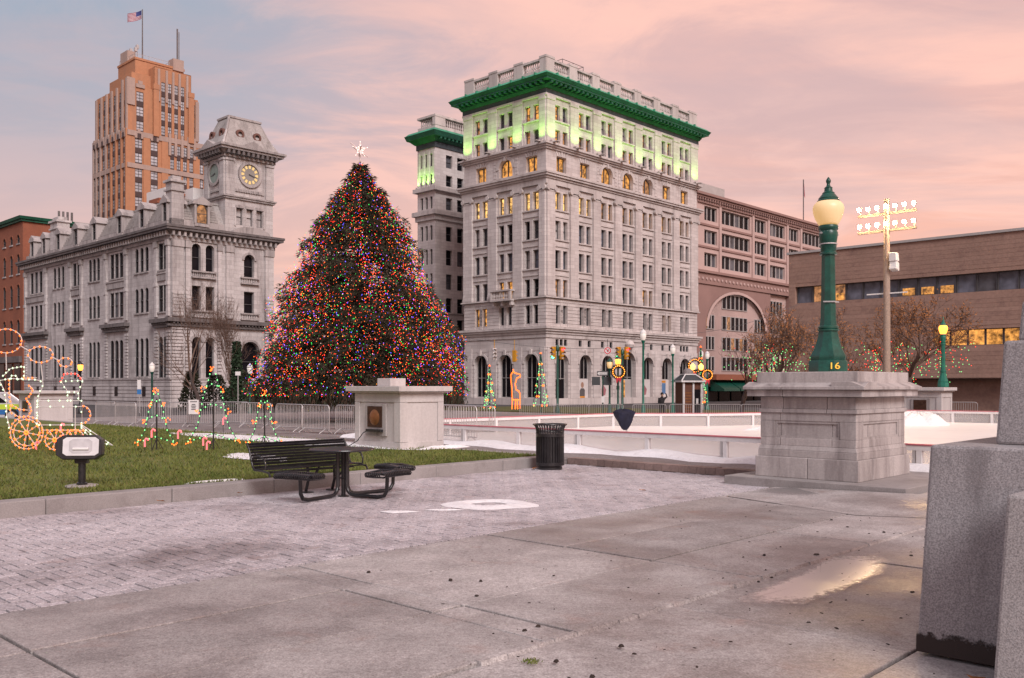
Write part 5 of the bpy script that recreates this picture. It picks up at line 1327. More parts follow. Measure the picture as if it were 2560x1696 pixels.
star = MB(); star.prism([(x * .9, y * .9) for x, y in pts_], lambda x, y: (-.05, x, y), lambda x, y: (.05, x, y)); star.tube([(0, 0, -.9), (0, 0, -.2)], .04, 6); star.tube([(-.62, 0, .4), (.55, 0, -.45)], .035, 5); star.build('star_frame', 'star_glass', sto)
bulbs([(x * .95, -.08, y * .95) for x, y in pts_] + [(x * .5, -.08, y * .5) for x, y in pts_], .03, 'star_bulbs', 'bulb_white', sto)

# ================================================================== STEEL CROWD BARRIERS
def barrier_mesh():
    fr = MB(); Wd, Hh = 2.15, 1.08; rc = .14
    path = [(-Wd / 2, 0, .18), (-Wd / 2, 0, Hh - rc)] + [(-Wd / 2 + rc - rc * math.cos(a), 0, Hh - rc + rc * math.sin(a)) for a in (.4, .8, 1.2, 1.57)] + [(Wd / 2 - rc + rc * math.sin(a), 0, Hh - rc + rc * math.cos(a)) for a in (0, .4, .8, 1.2, 1.57)] + [(Wd / 2, 0, .18)]
    fr.tube(path, .02, 6, True)
    ft = MB()
    ft.tube([(-.0, -.28, 0.01), (0, -.24, .05), (0, 0, .2), (0, .24, .05), (0, .28, .01)], .018, 5)
    ba = MB(); ba.tube([(0, 0, .18), (0, 0, Hh)], .0095, 5)
    return fr.mesh('barrier_frame', 'galvanised', 60), ft.mesh('foot', 'galvanised', 60), ba.mesh('bar', 'galvanised', 60)
bF, bT, bB = barrier_mesh()
def barrier(p, ang, label, group, lean=0.0):
    t = thing('crowd_barrier', label, 'barrier', p, ang, group); t.rotation_euler = (lean, 0, ang)
    obj('barrier_frame', bF, t)
    for x in (-.8, .8): obj('foot', bT, t, (x, 0, 0))
    for i in range(17): obj('bar', bB, t, (-1.075 + 2.15 * (i + 1) / 18, 0, 0))
    return t
def bar_between(px0, y0, Y0, px1, Y1, label, group, z=-.06):
    A = at(px0, 0, Y0); Bv = at(px1, 0, Y1); m_ = (A + Bv) / 2; d = Bv - A
    return barrier((m_.x, m_.y, z), math.atan2(d.y, d.x), label, group)
GL = 'steel barriers fencing off the tree'
for a in [(690, 0, 37.2, 757, 35.6, 'steel crowd barrier right of the third light tree'), (757, 0, 35.7, 820, 34.2, 'steel crowd barrier nearest the Christmas tree trunk on its left'), (850, 0, 34.6, 920, 33.5, 'steel crowd barrier partly behind the plaque block'),
          (600, 0, 40.0, 680, 38.6, 'steel crowd barrier behind the third light tree'), (468, 0, 40.5, 560, 39.5, 'steel crowd barrier behind the tallest light tree'), (540, 0, 42.0, 620, 41.0, 'steel crowd barrier just left of the Christmas tree'),
          (385, 0, 40.8, 468, 40.3, 'steel crowd barrier behind the leftmost light tree'), (290, 0, 41.2, 338, 39.8, 'short looking steel barrier set edge on left of the light trees'), (345, 0, 45.0, 425, 44.2, 'steel crowd barrier in the second row before the clock building'),
          (236, 0, 43.5, 292, 41.8, 'leftmost steel crowd barrier beside the light locomotive')]: bar_between(*a, GL)
bar_between(1092, 0, 27.6, 1180, 26.3, 'steel crowd barrier right of the plaque block', 'steel barriers by the rink', 0.1)
bar_between(1120, 0, 33.5, 1238, 32.2, 'steel crowd barrier inside the rink edge near the plaque block', 'steel barriers by the rink', -.05)
ords = ['first', 'second', 'third', 'fourth', 'fifth', 'sixth', 'seventh', 'eighth', 'ninth']
for i, (a, b) in enumerate(((1300, 1384), (1385, 1471), (1471, 1560), (1576, 1671), (1671, 1762), (1770, 1850), (1852, 1935))):
    bar_between(a, 0, 58 + .2 * math.sin(i * 2), b, 58 + .2 * math.sin(i * 2 + 1.3), f'{ords[i]} steel barrier from the left in the row beyond the rink', 'steel barriers beyond the rink', G0)
for i, (a, b) in enumerate(((2270, 2348), (2350, 2432))): bar_between(a, 0, 52, b, 51.5, ['steel barrier beyond the rink just right of the big pedestal', 'steel barrier before the far lamp pedestal'][i], 'steel barriers beyond the rink', G0 + .25)
# notice on a barrier
q = MB(); q.box(-.22, .22, -.004, .004, 0, .62); n0 = q.build('notice', 'white_paint', None, loc=at(484, 1036, 39.8), rot=.0); tag(n0, 'white paper notice hung on a barrier left of the tallest light tree', 'notice')
for i, (w_, z) in enumerate(((.30, .52), (.16, .40), (.22, .33), (.18, .26), (.2, .19))):
    q = MB(); q.box(-w_ / 2, w_ / 2, -.007, -.004, z, z + .04); q.build('print_line', 'window_frame', n0)

# ================================================================== RINK
rk = thing('rink_railing', 'low rink barrier with red top rail and clear panels around the ice', 'railing', (0, 0, 0))
RZ = .65
rail = [(18.0, -6.0), (17.85, 23.0), (21.1, 23.05), (29.75, 22.7), (32.5, 20.0), (36.5, 18.2), (43.0, 15.6), (43.4, 12.5), (43.4, -10)]
ice = MB(); pts_ = rail; ice.add([(u, v, .125) for u, v in pts_], [tuple(range(len(pts_)))]); struct(uvroot_build(ice, 'rink_ice', 'ice'))
m, Nn, Ll, B = newmat('acrylic')
for n_ in list(Nn):
    if n_.type == 'BSDF_PRINCIPLED': Nn.remove(n_)
mo = [n_ for n_ in Nn if n_.type == 'OUTPUT_MATERIAL'][0]
t_ = Nn.new('ShaderNodeBsdfTransparent'); t_.inputs[0].default_value = (.93, .92, .92, 1); g_ = Nn.new('ShaderNodeBsdfDiffuse'); g_.inputs[0].default_value = (.8, .78, .77, 1); gl = Nn.new('ShaderNodeBsdfGlossy'); gl.inputs['Roughness'].default_value = .15
m1 = Nn.new('ShaderNodeMixShader'); m1.inputs[0].default_value = .22; m2 = Nn.new('ShaderNodeMixShader'); m2.inputs[0].default_value = .08
Ll.new(t_.outputs[0], m1.inputs[1]); Ll.new(g_.outputs[0], m1.inputs[2]); Ll.new(m1.outputs[0], m2.inputs[1]); Ll.new(gl.outputs[0], m2.inputs[2]); Ll.new(m2.outputs[0], mo.inputs[0]); MATS['acrylic'] = m
segs = [(0, 1, 2.1), (1, 2, 1.6), (2, 3, 2.1), (3, 4, 2.0), (4, 5, 2.1), (5, 6, 2.1), (6, 7, 2.0), (7, 8, 2.3)]
for a, b, st in segs:
    A, Bq = Vector(rail[a]), Vector(rail[b]); Lg = (Bq - A).length; n_ = max(1, round(Lg / st)); d = (Bq - A) / Lg; an = math.atan2(d.y, d.x)
    q = MB(); q.box(0, Lg, -.07, .07, RZ - .03, RZ); q.build('top_rail', 'rail_red', rk, loc=(A.x, A.y, 0), rot=an, bevel=.01)
    q = MB(); q.box(0, Lg, -.055, .055, RZ - .125, RZ - .032); q.build('under_rail', 'rail_white', rk, loc=(A.x, A.y, 0), rot=an)
    for i in range(n_ + (1 if a in (0, 7) else 0)):
        p = A + d * (Lg * i / n_); q = MB(); q.box(-.05, .05, -.05, .05, .1, RZ - .126); q.build('post', 'rail_white', rk, loc=(p.x, p.y, 0), rot=an)
        if a == 0 and i % 2 == 0:
            q = MB(); q.box(.07, .12, -.05, .05, .1, RZ - .126); q.build('post', 'galvanised', rk, loc=(p.x, p.y, 0), rot=an)
    for i in range(n_):
        p = A + d * (Lg * i / n_); q = MB(); q.box(.06 if not (a == 0 and i % 2 == 0) else .13, Lg / n_ - .06, -.006, .006, .13, RZ - .13); q.build('panel', 'acrylic', rk, loc=(p.x, p.y, 0), rot=an)
snow_patch('heap of scraped snow inside the far end of the rink', 40.5, 14.6, 1.6, 1.2, .125, 31, .45, .3)
snow_patch('strip of scraped snow on the ice at the far side', 33.0, 17.0, 2.4, .5, .125, 32, .12, .4)
# navy cloth slumped over the far rail: an inverted tent of fabric
cl_ = MB(); c0 = at(1556, 1032, 29.5)
n_ = 18; prof_ = [(.03, .10), (.20, .07), (.32, .0), (.30, -.08), (.24, -.24), (.17, -.40), (.10, -.52), (.05, -.56)]
for i, (rr, z) in enumerate(prof_):
    for k in range(n_):
        a = 2 * PI * k / n_; f_ = 1 + .20 * math.sin(3 * a + i * .4) + .12 * math.sin(7 * a + i)
        cl_.v.append((math.cos(a) * rr * f_ + .012 * i, math.sin(a) * rr * f_ * .7, z + (.035 * math.sin(2 * a + .9) if i < 4 else 0)))
for i in range(len(prof_) - 1):
    for k in range(n_): cl_.f.append((i * n_ + k, i * n_ + (k + 1) % n_, (i + 1) * n_ + (k + 1) % n_, (i + 1) * n_ + k))
cl_.f.append(tuple(range(n_))); cl_.f.append(tuple((len(prof_) - 1) * n_ + k for k in range(n_)))
# a practice post holds it up on the ice
cr_ = thing('covered_skate_aid', 'dark navy cover bunched to a point, standing on the rink ice', 'cover', (c0.x, c0.y, .125), 0)
cl_.build('cover', 'navy_cloth', cr_, loc=(0, 0, c0.z - .125), smooth=35)
q = MB(); q.tube([(.12, 0, 0), (.14, 0, max(.02, c0.z - .125 - .5))], .03, 6); q.lathe([(.16, 0), (.16, .02), (.03, .03)], 12, (.12, 0, 0)); q.build('stand', 'galvanised', cr_)

# ================================================================== PLAQUE BLOCK
pbk = thing('plaque_block', 'pale marble block with a bronze plaque standing at the lawn corner', 'monument', W(14.35, 17.44, LAWN_Z))
bw, bd, bh = 1.43, 1.83, 1.37
FLb, FRb = Face('L'), Face('R')
q = MB(); q.box(0.03, bw, 0.03, bd, 0, bh); q.build('block', 'marble', pbk, bevel=.01)
for F_, Ls in ((FLb, bd), (FRb, bw)):
    for a0, a1, z0, z1 in ((0, Ls, 0, .16), (0, .24, .16, 1.14), (Ls - .2, Ls, .16, 1.14), (0, Ls, 1.14, bh)):
        q = MB(); F_.box(q, a0 + .003, a1 - .003, -.03, 0.0, z0 + .003, z1 - .003); q.build('facing_slab', 'marble', pbk, bevel=.006)
q = MB(); q.box(-.17, bw + .15, -.17, bd + .17, bh + .04, bh + .17); q.build('cap_slab', 'marble', pbk, bevel=.012)
q = MB(); q.box(-.09, bw + .07, -.09, bd + .09, bh, bh + .04); q.build('cap_moulding', 'marble', pbk)
q = MB(); q.box(.3, .8, .75, 1.28, bh + .17, bh + .37); q.build('top_block', 'marble', pbk, bevel=.01)
q = MB(); FLb.box(q, .52, 1.36, -.03, .03, .30, 1.10); pq = q.build('niche_frame', 'pedestal_stone', pbk, bevel=.01)
q = MB(); FLb.box(q, .66, 1.24, .03, .05, .52, 1.04); q.build('plaque', 'bronze', pbk, bevel=.006)
mat('bronze_lit', (0.28, 0.12, 0.05), 0.4, 0.2, 6, metal=.5)
q = MB(); q.lathe([(.01, .03), (.11, .022), (.18, .01), (.2, 0)], 16); q.build('medallion', 'bronze_lit', pbk, loc=FLb.pt(.95, .05, .76), rot=(0, -PI / 2, 0), smooth=40)
q = MB(); FLb.box(q, .60, 1.20, .05, .14, .40, .47); q.build('plaque_lamp', 'black_metal', pbk, bevel=.01)
q = MB(); q.tube([FLb.pt(1.2, .1, .41), FLb.pt(1.32, .12, .36), FLb.pt(1.45, .2, .16), FLb.pt(1.6, .35, .03), FLb.pt(2.3, .7, .02)], .012, 6); q.build('lamp_cable', 'black_metal', pbk)

# ================================================================== BIG LAMP PEDESTAL with lamp 16
U0, V0, U1, V1_ = 14.9, 6.32, 17.15, 8.20
ZB = .15
pd = thing('lamp_pedestal', 'large weathered stone pedestal with recessed panels carrying the green lamp post', 'pedestal', W(U0, V0, 0))
A_, B_ = U1 - U0, V1_ - V0
q = MB(); q.box(-.35, A_ + .6, -.9, B_ + .42, -.06, ZB); q.build('platform', 'kerb_stone', pd, bevel=.012)
def stone(name, x0, x1, y0, y1, z0, z1, m='pedestal_stone', bv=.012): q = MB(); q.box(x0, x1, y0, y1, z0, z1); return q.build(name, m, pd, bevel=bv)
g3 = .004
for i, (a, b) in enumerate(((0, .9), (.9, B_))): stone('plinth_stone', 0, .6, a + g3, b - g3, ZB, ZB + .36)
for a, b in ((.6, 1.5), (1.5, A_)): stone('plinth_stone', a + g3, b - g3, 0, .6, ZB, ZB + .36)
q = MB(); q.box(.14, A_ - .1, .14, B_ - .1, ZB + .05, 1.72); q.build('core', 'pedestal_stone', pd)
zb1, zt1 = ZB + .36, 1.28
q = MB(); slab(q, .07, A_ - .07, .07, B_ - .07, zb1, zb1 + .12, .03); slab(q, .07, A_ - .07, .07, B_ - .07, zb1 + .12, zb1 + .2, .03, 0.0); q.build('base_moulding', 'pedestal_stone', pd, bevel=.01)
for F_, Ls, o0, cuts in ((Face('L', .07, .07), B_ - .14, 0, (.0, .42, 1.36)), (Face('R', .07, .07), A_ - .14, 0, (.0, .55, 1.5))):
    ed = list(cuts) + [Ls]
    for i in range(len(ed) - 1):
        a, b = ed[i] + g3, ed[i + 1] - g3
        q = MB(); F_.box(q, a, b, -.07, 0.0, zb1 + .2, zb1 + .33); q.build('panel_stone', 'pedestal_stone', pd, bevel=.006)
        q = MB(); F_.box(q, a, b, -.07, 0.0, zt1 - .14, zt1); q.build('panel_stone', 'pedestal_stone', pd, bevel=.006)
        q = MB(); F_.box(q, max(a, .0), min(b, Ls), -.07, -.035, zb1 + .33, zt1 - .14); q.build('panel_stone', 'pedestal_stone', pd, bevel=.004)
    for a, b in ((0, .28), (Ls - .28, Ls)):
        q = MB(); F_.box(q, a + .001, b, -.07, 0.0, zb1 + .332, zt1 - .142); q.build('panel_stone', 'pedestal_stone', pd, bevel=.006)
    q = MB(); a, b, c, d = .28, Ls - .28, zb1 + .33, zt1 - .14
    F_.box(q, a, b, -.036, -.012, c, c + .04); F_.box(q, a, b, -.036, -.012, d - .04, d); F_.box(q, a, a + .04, -.036, -.012, c + .04, d - .04); F_.box(q, b - .04, b, -.036, -.012, c + .04, d - .04); q.build('panel_moulding', 'pedestal_stone', pd)
    ed = [0, .5, 1.3, Ls] if Ls < 2 else [0, .7, 1.45, Ls]
    for i in range(3):
        q = MB(); F_.box(q, ed[i] + g3 - (.03 if i == 0 else 0), ed[i + 1] - g3 + (.03 if i == 2 else 0), -.07, .03, zt1 + .0, zt1 + .07); F_.box(q, ed[i] + g3, ed[i + 1] - g3, -.07, 0, zt1 + .07, 1.56); q.build('frieze_stone', 'pedestal_stone', pd, bevel=.008)
for F_, Ls in ((Face('L', 0, 0), B_), (Face('R', 0, 0), A_)):
    ed = [-.16, .35, 1.3, Ls + .16]
    for i in range(3):
        a, b = ed[i] + g3, ed[i + 1] - g3
        q = MB(); F_.box(q, a + (.05 if i == 0 else 0), b - (.05 if i == 2 else 0), -.4, .10, 1.565, 1.68); q.build('cornice_stone', 'pedestal_stone', pd, bevel=.006)
        q = MB(); p0 = [F_.pt(a, -.02, 1.685), F_.pt(b, -.02, 1.685)]
        q.add([F_.pt(a, -.4, 1.685), F_.pt(b, -.4, 1.685), F_.pt(b, .16, 1.685), F_.pt(a, .16, 1.685), F_.pt(a, -.4, 1.82), F_.pt(b, -.4, 1.82), F_.pt(b, -.06, 1.82), F_.pt(b, .16, 1.735), F_.pt(a, .16, 1.735), F_.pt(a, -.06, 1.82)],
              [(0, 1, 2, 3), (3, 2, 7, 8), (8, 7, 6, 9), (9, 6, 5, 4), (0, 3, 8, 9, 4), (1, 5, 6, 7, 2), (0, 4, 5, 1)])
        q.build('cornice_stone', 'pedestal_stone', pd, bevel=.005)
q = MB(); q.box(.02, A_ - .02, .02, B_ - .02, 1.72, 1.99); q.build('top_block', 'pedestal_stone', pd, bevel=.012)
# the sloping concrete that climbs to the platform
wd_ = MB(); wd_.add([(12.2, 5.2, .004), (14.52, 5.2, .09), (14.52, 7.6, .02), (12.9, 7.6, .004), (17.8, 5.2, .13), (17.8, 2.6, .01), (13.5, 2.6, .004)], [(0, 1, 2, 3), (0, 6, 5, 4, 1)])
struct(uvroot_build(wd_, 'concrete_ramp', 'concrete'))
def lamp_post(label, p, s_, rot, light=None, detail=True, lit_m='globe_lit', col='green_metal'):
    t = thing('street_lamp', label, 'lamp post', p, rot); t.scale = (s_ * 1.28, s_ * 1.28, s_)
    q = MB(); q.lathe([(.285, 0), (.285, .20), (.272, .225), (.255, .235)], 8, a0=PI / 8); q.build('base', col, t, smooth=30)
    q = MB(); q.lathe([(.255, .235), (.26, .27), (.265, .30), (.25, .34), (.20, .46), (.165, .60), (.145, .72), (.14, .78)], 8, a0=PI / 8); q.lathe([(.155, .78), (.155, .81), (.135, .82), (.145, .83), (.145, .86), (.13, .88)], 16); q.build('plinth', col, t, smooth=35)
    q = MB(); q.lathe([(.128, .88), (.115, 1.0), (.108, 1.3), (.098, 2.16), (.10, 2.2)], 8, a0=PI / 8); q.build('shaft', col, t, smooth=30)
    q = MB(); q.lathe([(.10, 2.2), (.125, 2.21), (.125, 2.24), (.108, 2.26), (.112, 2.36), (.12, 2.37), (.112, 2.38), (.118, 2.46), (.12, 2.47), (.13, 2.56), (.135, 2.62), (.12, 2.66), (.135, 2.68), (.14, 2.74), (.13, 2.76)], 20); q.build('collar', col, t, smooth=40)
    q = MB(); q.lathe([(.125, 2.76), (.15, 2.80), (.19, 2.90), (.215, 3.0), (.222, 3.08), (.21, 3.14), (.17, 3.20), (.14, 3.22)], 24); q.build('globe', lit_m, t, smooth=60)
    q = MB(); q.lathe([(.155, 3.20), (.16, 3.22), (.14, 3.25), (.142, 3.27), (.11, 3.32), (.085, 3.36), (.088, 3.37), (.06, 3.40), (.055, 3.46), (.062, 3.465), (.03, 3.5), (.022, 3.54), (.035, 3.58), (.035, 3.61), (.012, 3.66), (.004, 3.67)], 20); q.build('cap', col, t, smooth=35)
    if detail:
        q = MB()
        for z in (2.40, 2.62):
            q.lathe([(.128, z), (.128, z + .02)], 16)
        q.tube([(-.16, -.02, 2.61), (.19, .02, 2.60)], .018, 6); q.tube([(-.14, -.06, 1.32), (0, -.125, 1.32), (.12, -.07, 1.32)], .014, 6); q.build('strap', 'galvanised', t)
    if light:
        li = bpy.data.lights.new('lamp_glow', 'POINT'); li.energy = light[0]; li.color = light[1]; li.shadow_soft_size = .2
        obj('lamp_glow', li, t, (0, 0, 3.0))
    return t
emat('globe_lit', (1.0, 0.55, 0.14), 0.26, base=(0.60, 0.50, 0.36)); emat('globe_orange', (1.0, 0.27, 0.035), 2.6); emat('globe_off', (0.9, 0.8, 0.7), 0.12, base=(0.72, 0.68, 0.64))
lp = at(2071, 935, 16.75)
t16 = lamp_post('tall dark green lamp post numbered 16 on the big stone pedestal', (lp.x, lp.y, 1.99), .97, .35)
emat('number_gold', (1.0, .45, .04), .35, base=(.75, .42, .05))
tm = text_mesh('16', .17, 'number_gold')
o = obj('number', tm, t16, (-.075, -.305, .115), (PI / 2, 0, -.26))
o.location = Vector((math.cos(-PI / 2 - .393 + .0) * .288, math.sin(-PI / 2 - .393) * .288, .115)); o.rotation_euler = (PI / 2, 0, -.393)

# ================================================================== GRANITE MONUMENT at the right edge
mon = thing('granite_monument', 'stepped dark grey granite monument blocks at the right edge of the picture', 'monument', W(6.24, 2.26, 0))
def gblock(name, x0, x1, y0, y1, z0, z1, tl_, tv, m='granite', bv=.02):
    q = MB(); n_ = 1; q.frus(x0, x1, y0, y1, z0, x0 + tl_, x1 - tl_, y0 + tv, y1 - tv, z1); return q.build(name, m, mon, bevel=bv)
# local x = u (away), local y = v; the visible face looks to -u, its left edge is at v=0
gblock('battered_block', 0, 2.4, -2.6, 0, 0.0, 1.36, .08, .06)
gblock('battered_block', .42, 2.2, -2.4, -.36, 1.36, 2.05, .04, .04)
gblock('top_block', .56, 2.0, -2.2, -.46, 2.05, 2.32, .02, .02)
gblock('projecting_block', -.55, .05, -2.7, -.62, 0.0, 1.13, .06, .06, 'granite_light')
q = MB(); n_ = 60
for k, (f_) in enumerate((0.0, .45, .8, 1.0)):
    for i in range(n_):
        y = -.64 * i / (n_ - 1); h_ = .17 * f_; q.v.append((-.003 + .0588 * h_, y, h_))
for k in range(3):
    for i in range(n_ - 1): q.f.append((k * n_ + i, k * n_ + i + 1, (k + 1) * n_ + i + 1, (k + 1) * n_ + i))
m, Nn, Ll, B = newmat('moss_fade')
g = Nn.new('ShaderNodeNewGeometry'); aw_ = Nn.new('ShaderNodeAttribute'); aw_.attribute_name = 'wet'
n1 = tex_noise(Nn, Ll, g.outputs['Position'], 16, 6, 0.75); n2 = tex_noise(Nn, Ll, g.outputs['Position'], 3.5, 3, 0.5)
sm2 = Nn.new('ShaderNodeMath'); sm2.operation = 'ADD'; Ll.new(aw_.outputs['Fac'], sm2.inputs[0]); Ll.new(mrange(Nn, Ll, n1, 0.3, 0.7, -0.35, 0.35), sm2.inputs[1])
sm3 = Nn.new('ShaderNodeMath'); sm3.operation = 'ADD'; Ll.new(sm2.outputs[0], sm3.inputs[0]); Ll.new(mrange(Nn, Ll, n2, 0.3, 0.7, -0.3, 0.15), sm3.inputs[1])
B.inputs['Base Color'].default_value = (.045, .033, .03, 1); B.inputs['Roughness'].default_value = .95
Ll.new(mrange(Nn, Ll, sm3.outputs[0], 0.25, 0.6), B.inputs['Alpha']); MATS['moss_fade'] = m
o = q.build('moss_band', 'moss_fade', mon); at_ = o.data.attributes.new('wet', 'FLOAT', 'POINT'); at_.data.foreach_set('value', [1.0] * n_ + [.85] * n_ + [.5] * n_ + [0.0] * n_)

# ================================================================== BENCH
bn_ = thing('park_bench', 'black slatted metal bench against the lawn kerb', 'bench', W(7.62, 12.92, 0))
BL = 1.85
def bprof(t): return t
seat_pts = [(-.52, .43), (-.44, .455), (-.36, .455), (-.28, .45), (-.20, .445), (-.12, .445)]
back_pts = [(-.055, .47), (-.035, .52), (-.02, .565), (-.005, .61), (.01, .655), (.025, .70), (.045, .745), (.075, .79), (.115, .825)]
sm_ = MB(); sm_.box(.02, BL - .02, -.032, .032, -.006, .006); sme = sm_.mesh('slat', 'black_metal')
bmh = MB(); bmh.box(.02, BL - .02, -.006, .006, -.0205, .0205); bme = bmh.mesh('slat', 'black_metal')
for v_, z in seat_pts: obj('slat', sme, bn_, (0, v_, z))
for v_, z in back_pts: obj('slat', bme, bn_, (0, v_, z), (.35 if z > .7 else .2, 0, 0))
for x in (.0, BL):
    q = MB(); q.tube([(x, .125, .845), (x, .05, .75), (x, 0, .62), (x, -.045, .5), (x, -.1, .435), (x, -.3, .435), (x, -.52, .415), (x, -.56, .36)], .018, 8); q.build('end_frame', 'black_metal', bn_, smooth=60)
    q = MB(); q.tube([(x, -.02, .56), (x, -.1, .64), (x, -.24, .66), (x, -.38, .62), (x, -.43, .54), (x, -.42, .45)], .014, 8); q.build('armrest', 'black_metal', bn_, smooth=60)
for x in (.98, BL - .35):
    q = MB(); q.tube([(x, -.1, .43), (x, -.12, .2), (x, -.05, .02)], .025, 8); q.tube([(x, -.42, .43), (x, -.3, .3), (x, -.12, .2)], .022, 8); q.box(x - .08, x + .08, -.16, .02, 0, .015); q.build('leg', 'black_metal', bn_, smooth=60)
q = MB(); q.tube([(.1, -.3, .40), (BL - .1, -.3, .40)], .02, 8); q.build('stretcher', 'black_metal', bn_)

# ================================================================== PICNIC TABLE
tbx = Vector((-2.69, 14.55, 0))
tb = thing('picnic_table', 'round black metal table with three ribbed seats on bent tube legs', 'table', tbx, 0)
q = MB(); q.lathe([(.02, .725), (.44, .725), (.50, .735), (.515, .745), (.51, .757), (.46, .76), (.02, .76)], 40); q.build('table_top', 'black_metal', tb, smooth=40)
angs = [R(-118), R(-30), R(40)]
for k, a in enumerate(angs):
    rs = [1.0, .92, .98][k]; ca, sa = math.cos(a), math.sin(a)
    def P_(r_, z, s_=0): return (ca * r_ - sa * s_, sa * r_ + ca * s_, z)
    q = MB(); q.tube([P_(.10, .73), P_(.10, .17), P_(.13, .09), P_(.19, .045), P_(.28, .035), P_(rs - .2, .035), P_(rs - .08, .06), P_(rs - .03, .14), P_(rs - .02, .36)], .03, 10); q.build('leg', 'black_metal', tb, smooth=60)
    so_ = obj('seat', None, tb, P_(rs, 0), a - PI / 2); so_.empty_display_size = .1
    q = MB(); q.frus(-.30, .30, -.12, .12, .425, -.29, .29, -.11, .11, .437); q.frus(-.02, .02, -.12, .12, .37, -.02, .02, -.12, .12, .425); seat_o = q.build('seat', 'black_metal', tb, loc=P_(rs, 0), rot=a - PI / 2)
    bpy.data.objects.remove(so_)
    rib = MB(); rib.tube([(0, -.0, .437), (0, .035, .445), (0, .065, .435), (0, .075, .41), (0, .06, .385), (0, .02, .378)], .0115, 6); rmesh = rib.mesh('rib', 'black_metal', 60)
    for i in range(17):
        x = -.32 + .04 * i
        for sg in (-1, 1): obj('rib', rmesh, seat_o, (x, sg * .12, -abs(x) * .06 + .012), (0, 0, 0 if sg > 0 else PI))
    for i in range(7):
        y = -.12 + .04 * i
        for sg in (-1, 1): obj('rib', rmesh, seat_o, (sg * .30, y, 0), (0, 0, -sg * PI / 2))
    q = MB(); q.tube([(-.35, -.16, .38), (.35, -.16, .38), (.38, 0, .378), (.35, .16, .38), (-.35, .16, .38), (-.38, 0, .378)], .012, 6, True); q.build('seat_frame', 'black_metal', seat_o)
q = MB(); q.tube([(.02, .02, .0), (.02, .02, .73)], .035, 10); q.lathe([(.09, 0), (.09, .012), (.04, .015)], 14, (.02, .02, 0)); q.tube([(-.03, -.08, .3), (.08, .05, .3)], .015, 6); q.build('post', 'black_metal', tb, smooth=60)

# ================================================================== LITTER BIN
lb = at(1375, 1173, 19.35)
lbn = thing('litter_bin', 'black slatted litter bin with a flared rim beside the kerb end', 'bin', (lb.x, lb.y, 0), 0); lbn.scale = (1, 1, 1)
q = MB(); q.lathe([(.26, 0), (.26, .05), (.24, .06), (.24, .075)], 28); q.build('foot', 'black_metal', lbn, smooth=40)
for z in (.08, .68): 
    q = MB(); q.lathe([(.285, z), (.297, z + .005), (.297, z + .07), (.285, z + .075)], 28); q.build('band', 'black_metal', lbn, smooth=40)
q = MB(); q.lathe([(.265, .09), (.265, .70), (.25, .70), (.25, .1)], 24); q.build('liner', 'black_metal', lbn, smooth=40)
sl_ = MB(); sl_.tube([(.285, 0, .1), (.285, 0, .78), (.292, 0, .86), (.315, 0, .91), (.345, 0, .935)], .0125, 5); slm = sl_.mesh('slat', 'black_metal', 60)
for i in range(32): obj('slat', slm, lbn, (0, 0, 0), (0, 0, 2 * PI * i / 32))
q = MB(); q.tube([(.35 * math.cos(2 * PI * i / 32), .35 * math.sin(2 * PI * i / 32), .94) for i in range(32)], .016, 6, True); q.build('rim', 'black_metal', lbn, smooth=60)
q = MB(); q.tube([(.283 * math.cos(2 * PI * i / 32), .283 * math.sin(2 * PI * i / 32), .795) for i in range(32)], .012, 6, True); q.build('ring', 'black_metal', lbn, smooth=60)

# ================================================================== GROUND FLOODLIGHT
fp_ = at(205, 1215, 14.15)
fd = thing('ground_floodlight', 'black floodlight on a short post in the lawn near the locomotive', 'floodlight', (fp_.x, fp_.y, LAWN_Z), .12)
q = MB(); q.lathe([(.24, 0), (.24, .02), (.22, .03)], 24); q.build('concrete_pad', 'concrete_pad', fd, smooth=40)
q = MB(); q.tube([(0, 0, .02), (0, 0, .40)], .055, 12); q.lathe([(.08, 0), (.08, .03), (.058, .04)], 14, (0, 0, .03)); q.box(-.09, .09, -.06, .06, .36, .44); q.build('post', 'black_metal', fd, smooth=40)
hd = MB()
def rrect(w_, h_, c): return [(-w_ + c, -h_), (w_ - c, -h_), (w_, -h_ + c * .7), (w_, h_ - c * .7), (w_ - c, h_), (-w_ + c, h_), (-w_, h_ - c * .7), (-w_, -h_ + c * .7)]
a = rrect(.335, .185, .1); b = rrect(.34, .19, .1); c = rrect(.24, .12, .08)
hd.v = [(x, -.14, y) for x, y in a] + [(x, -.02, y) for x, y in b] + [(x, .18, y - .02) for x, y in c]
for k in range(2):
    for i in range(8): hd.f.append((k * 8 + i, k * 8 + (i + 1) % 8, k * 8 + 8 + (i + 1) % 8, k * 8 + 8 + i))
hd.f.append(tuple(range(16, 24))); hd.f.append(tuple(reversed(range(8))))
ho = hd.build('head', 'black_metal', fd, loc=(0, 0, .60), rot=(-.12, 0, 0), smooth=30, bevel=.01)
mat('lens', (0.55, 0.53, 0.55), 0.18, 0.25, 3, spec=.6); mat('reflector', (0.72, 0.70, 0.72), 0.3, 0.1, 5, spec=.6)
q = MB(); q.prism(rrect(.255, .135, .05), lambda x, y: (x + .03, -.142, y + .01), lambda x, y: (x + .03, -.152, y + .01)); ln = q.build('lens', 'reflector', ho, bevel=.006)
q = MB(); q.prism(rrect(.165, .105, .05), lambda x, y: (x + .03, -.153, y + .015), lambda x, y: (x + .03, -.158, y + .015)); q.build('reflector_plate', 'lens', ln, bevel=.004)
q = MB(); q.tube([(-.08, -.158, -.03), (.15, -.158, -.03)], .022, 8); q.build('lamp_tube', 'white_paint', ln)
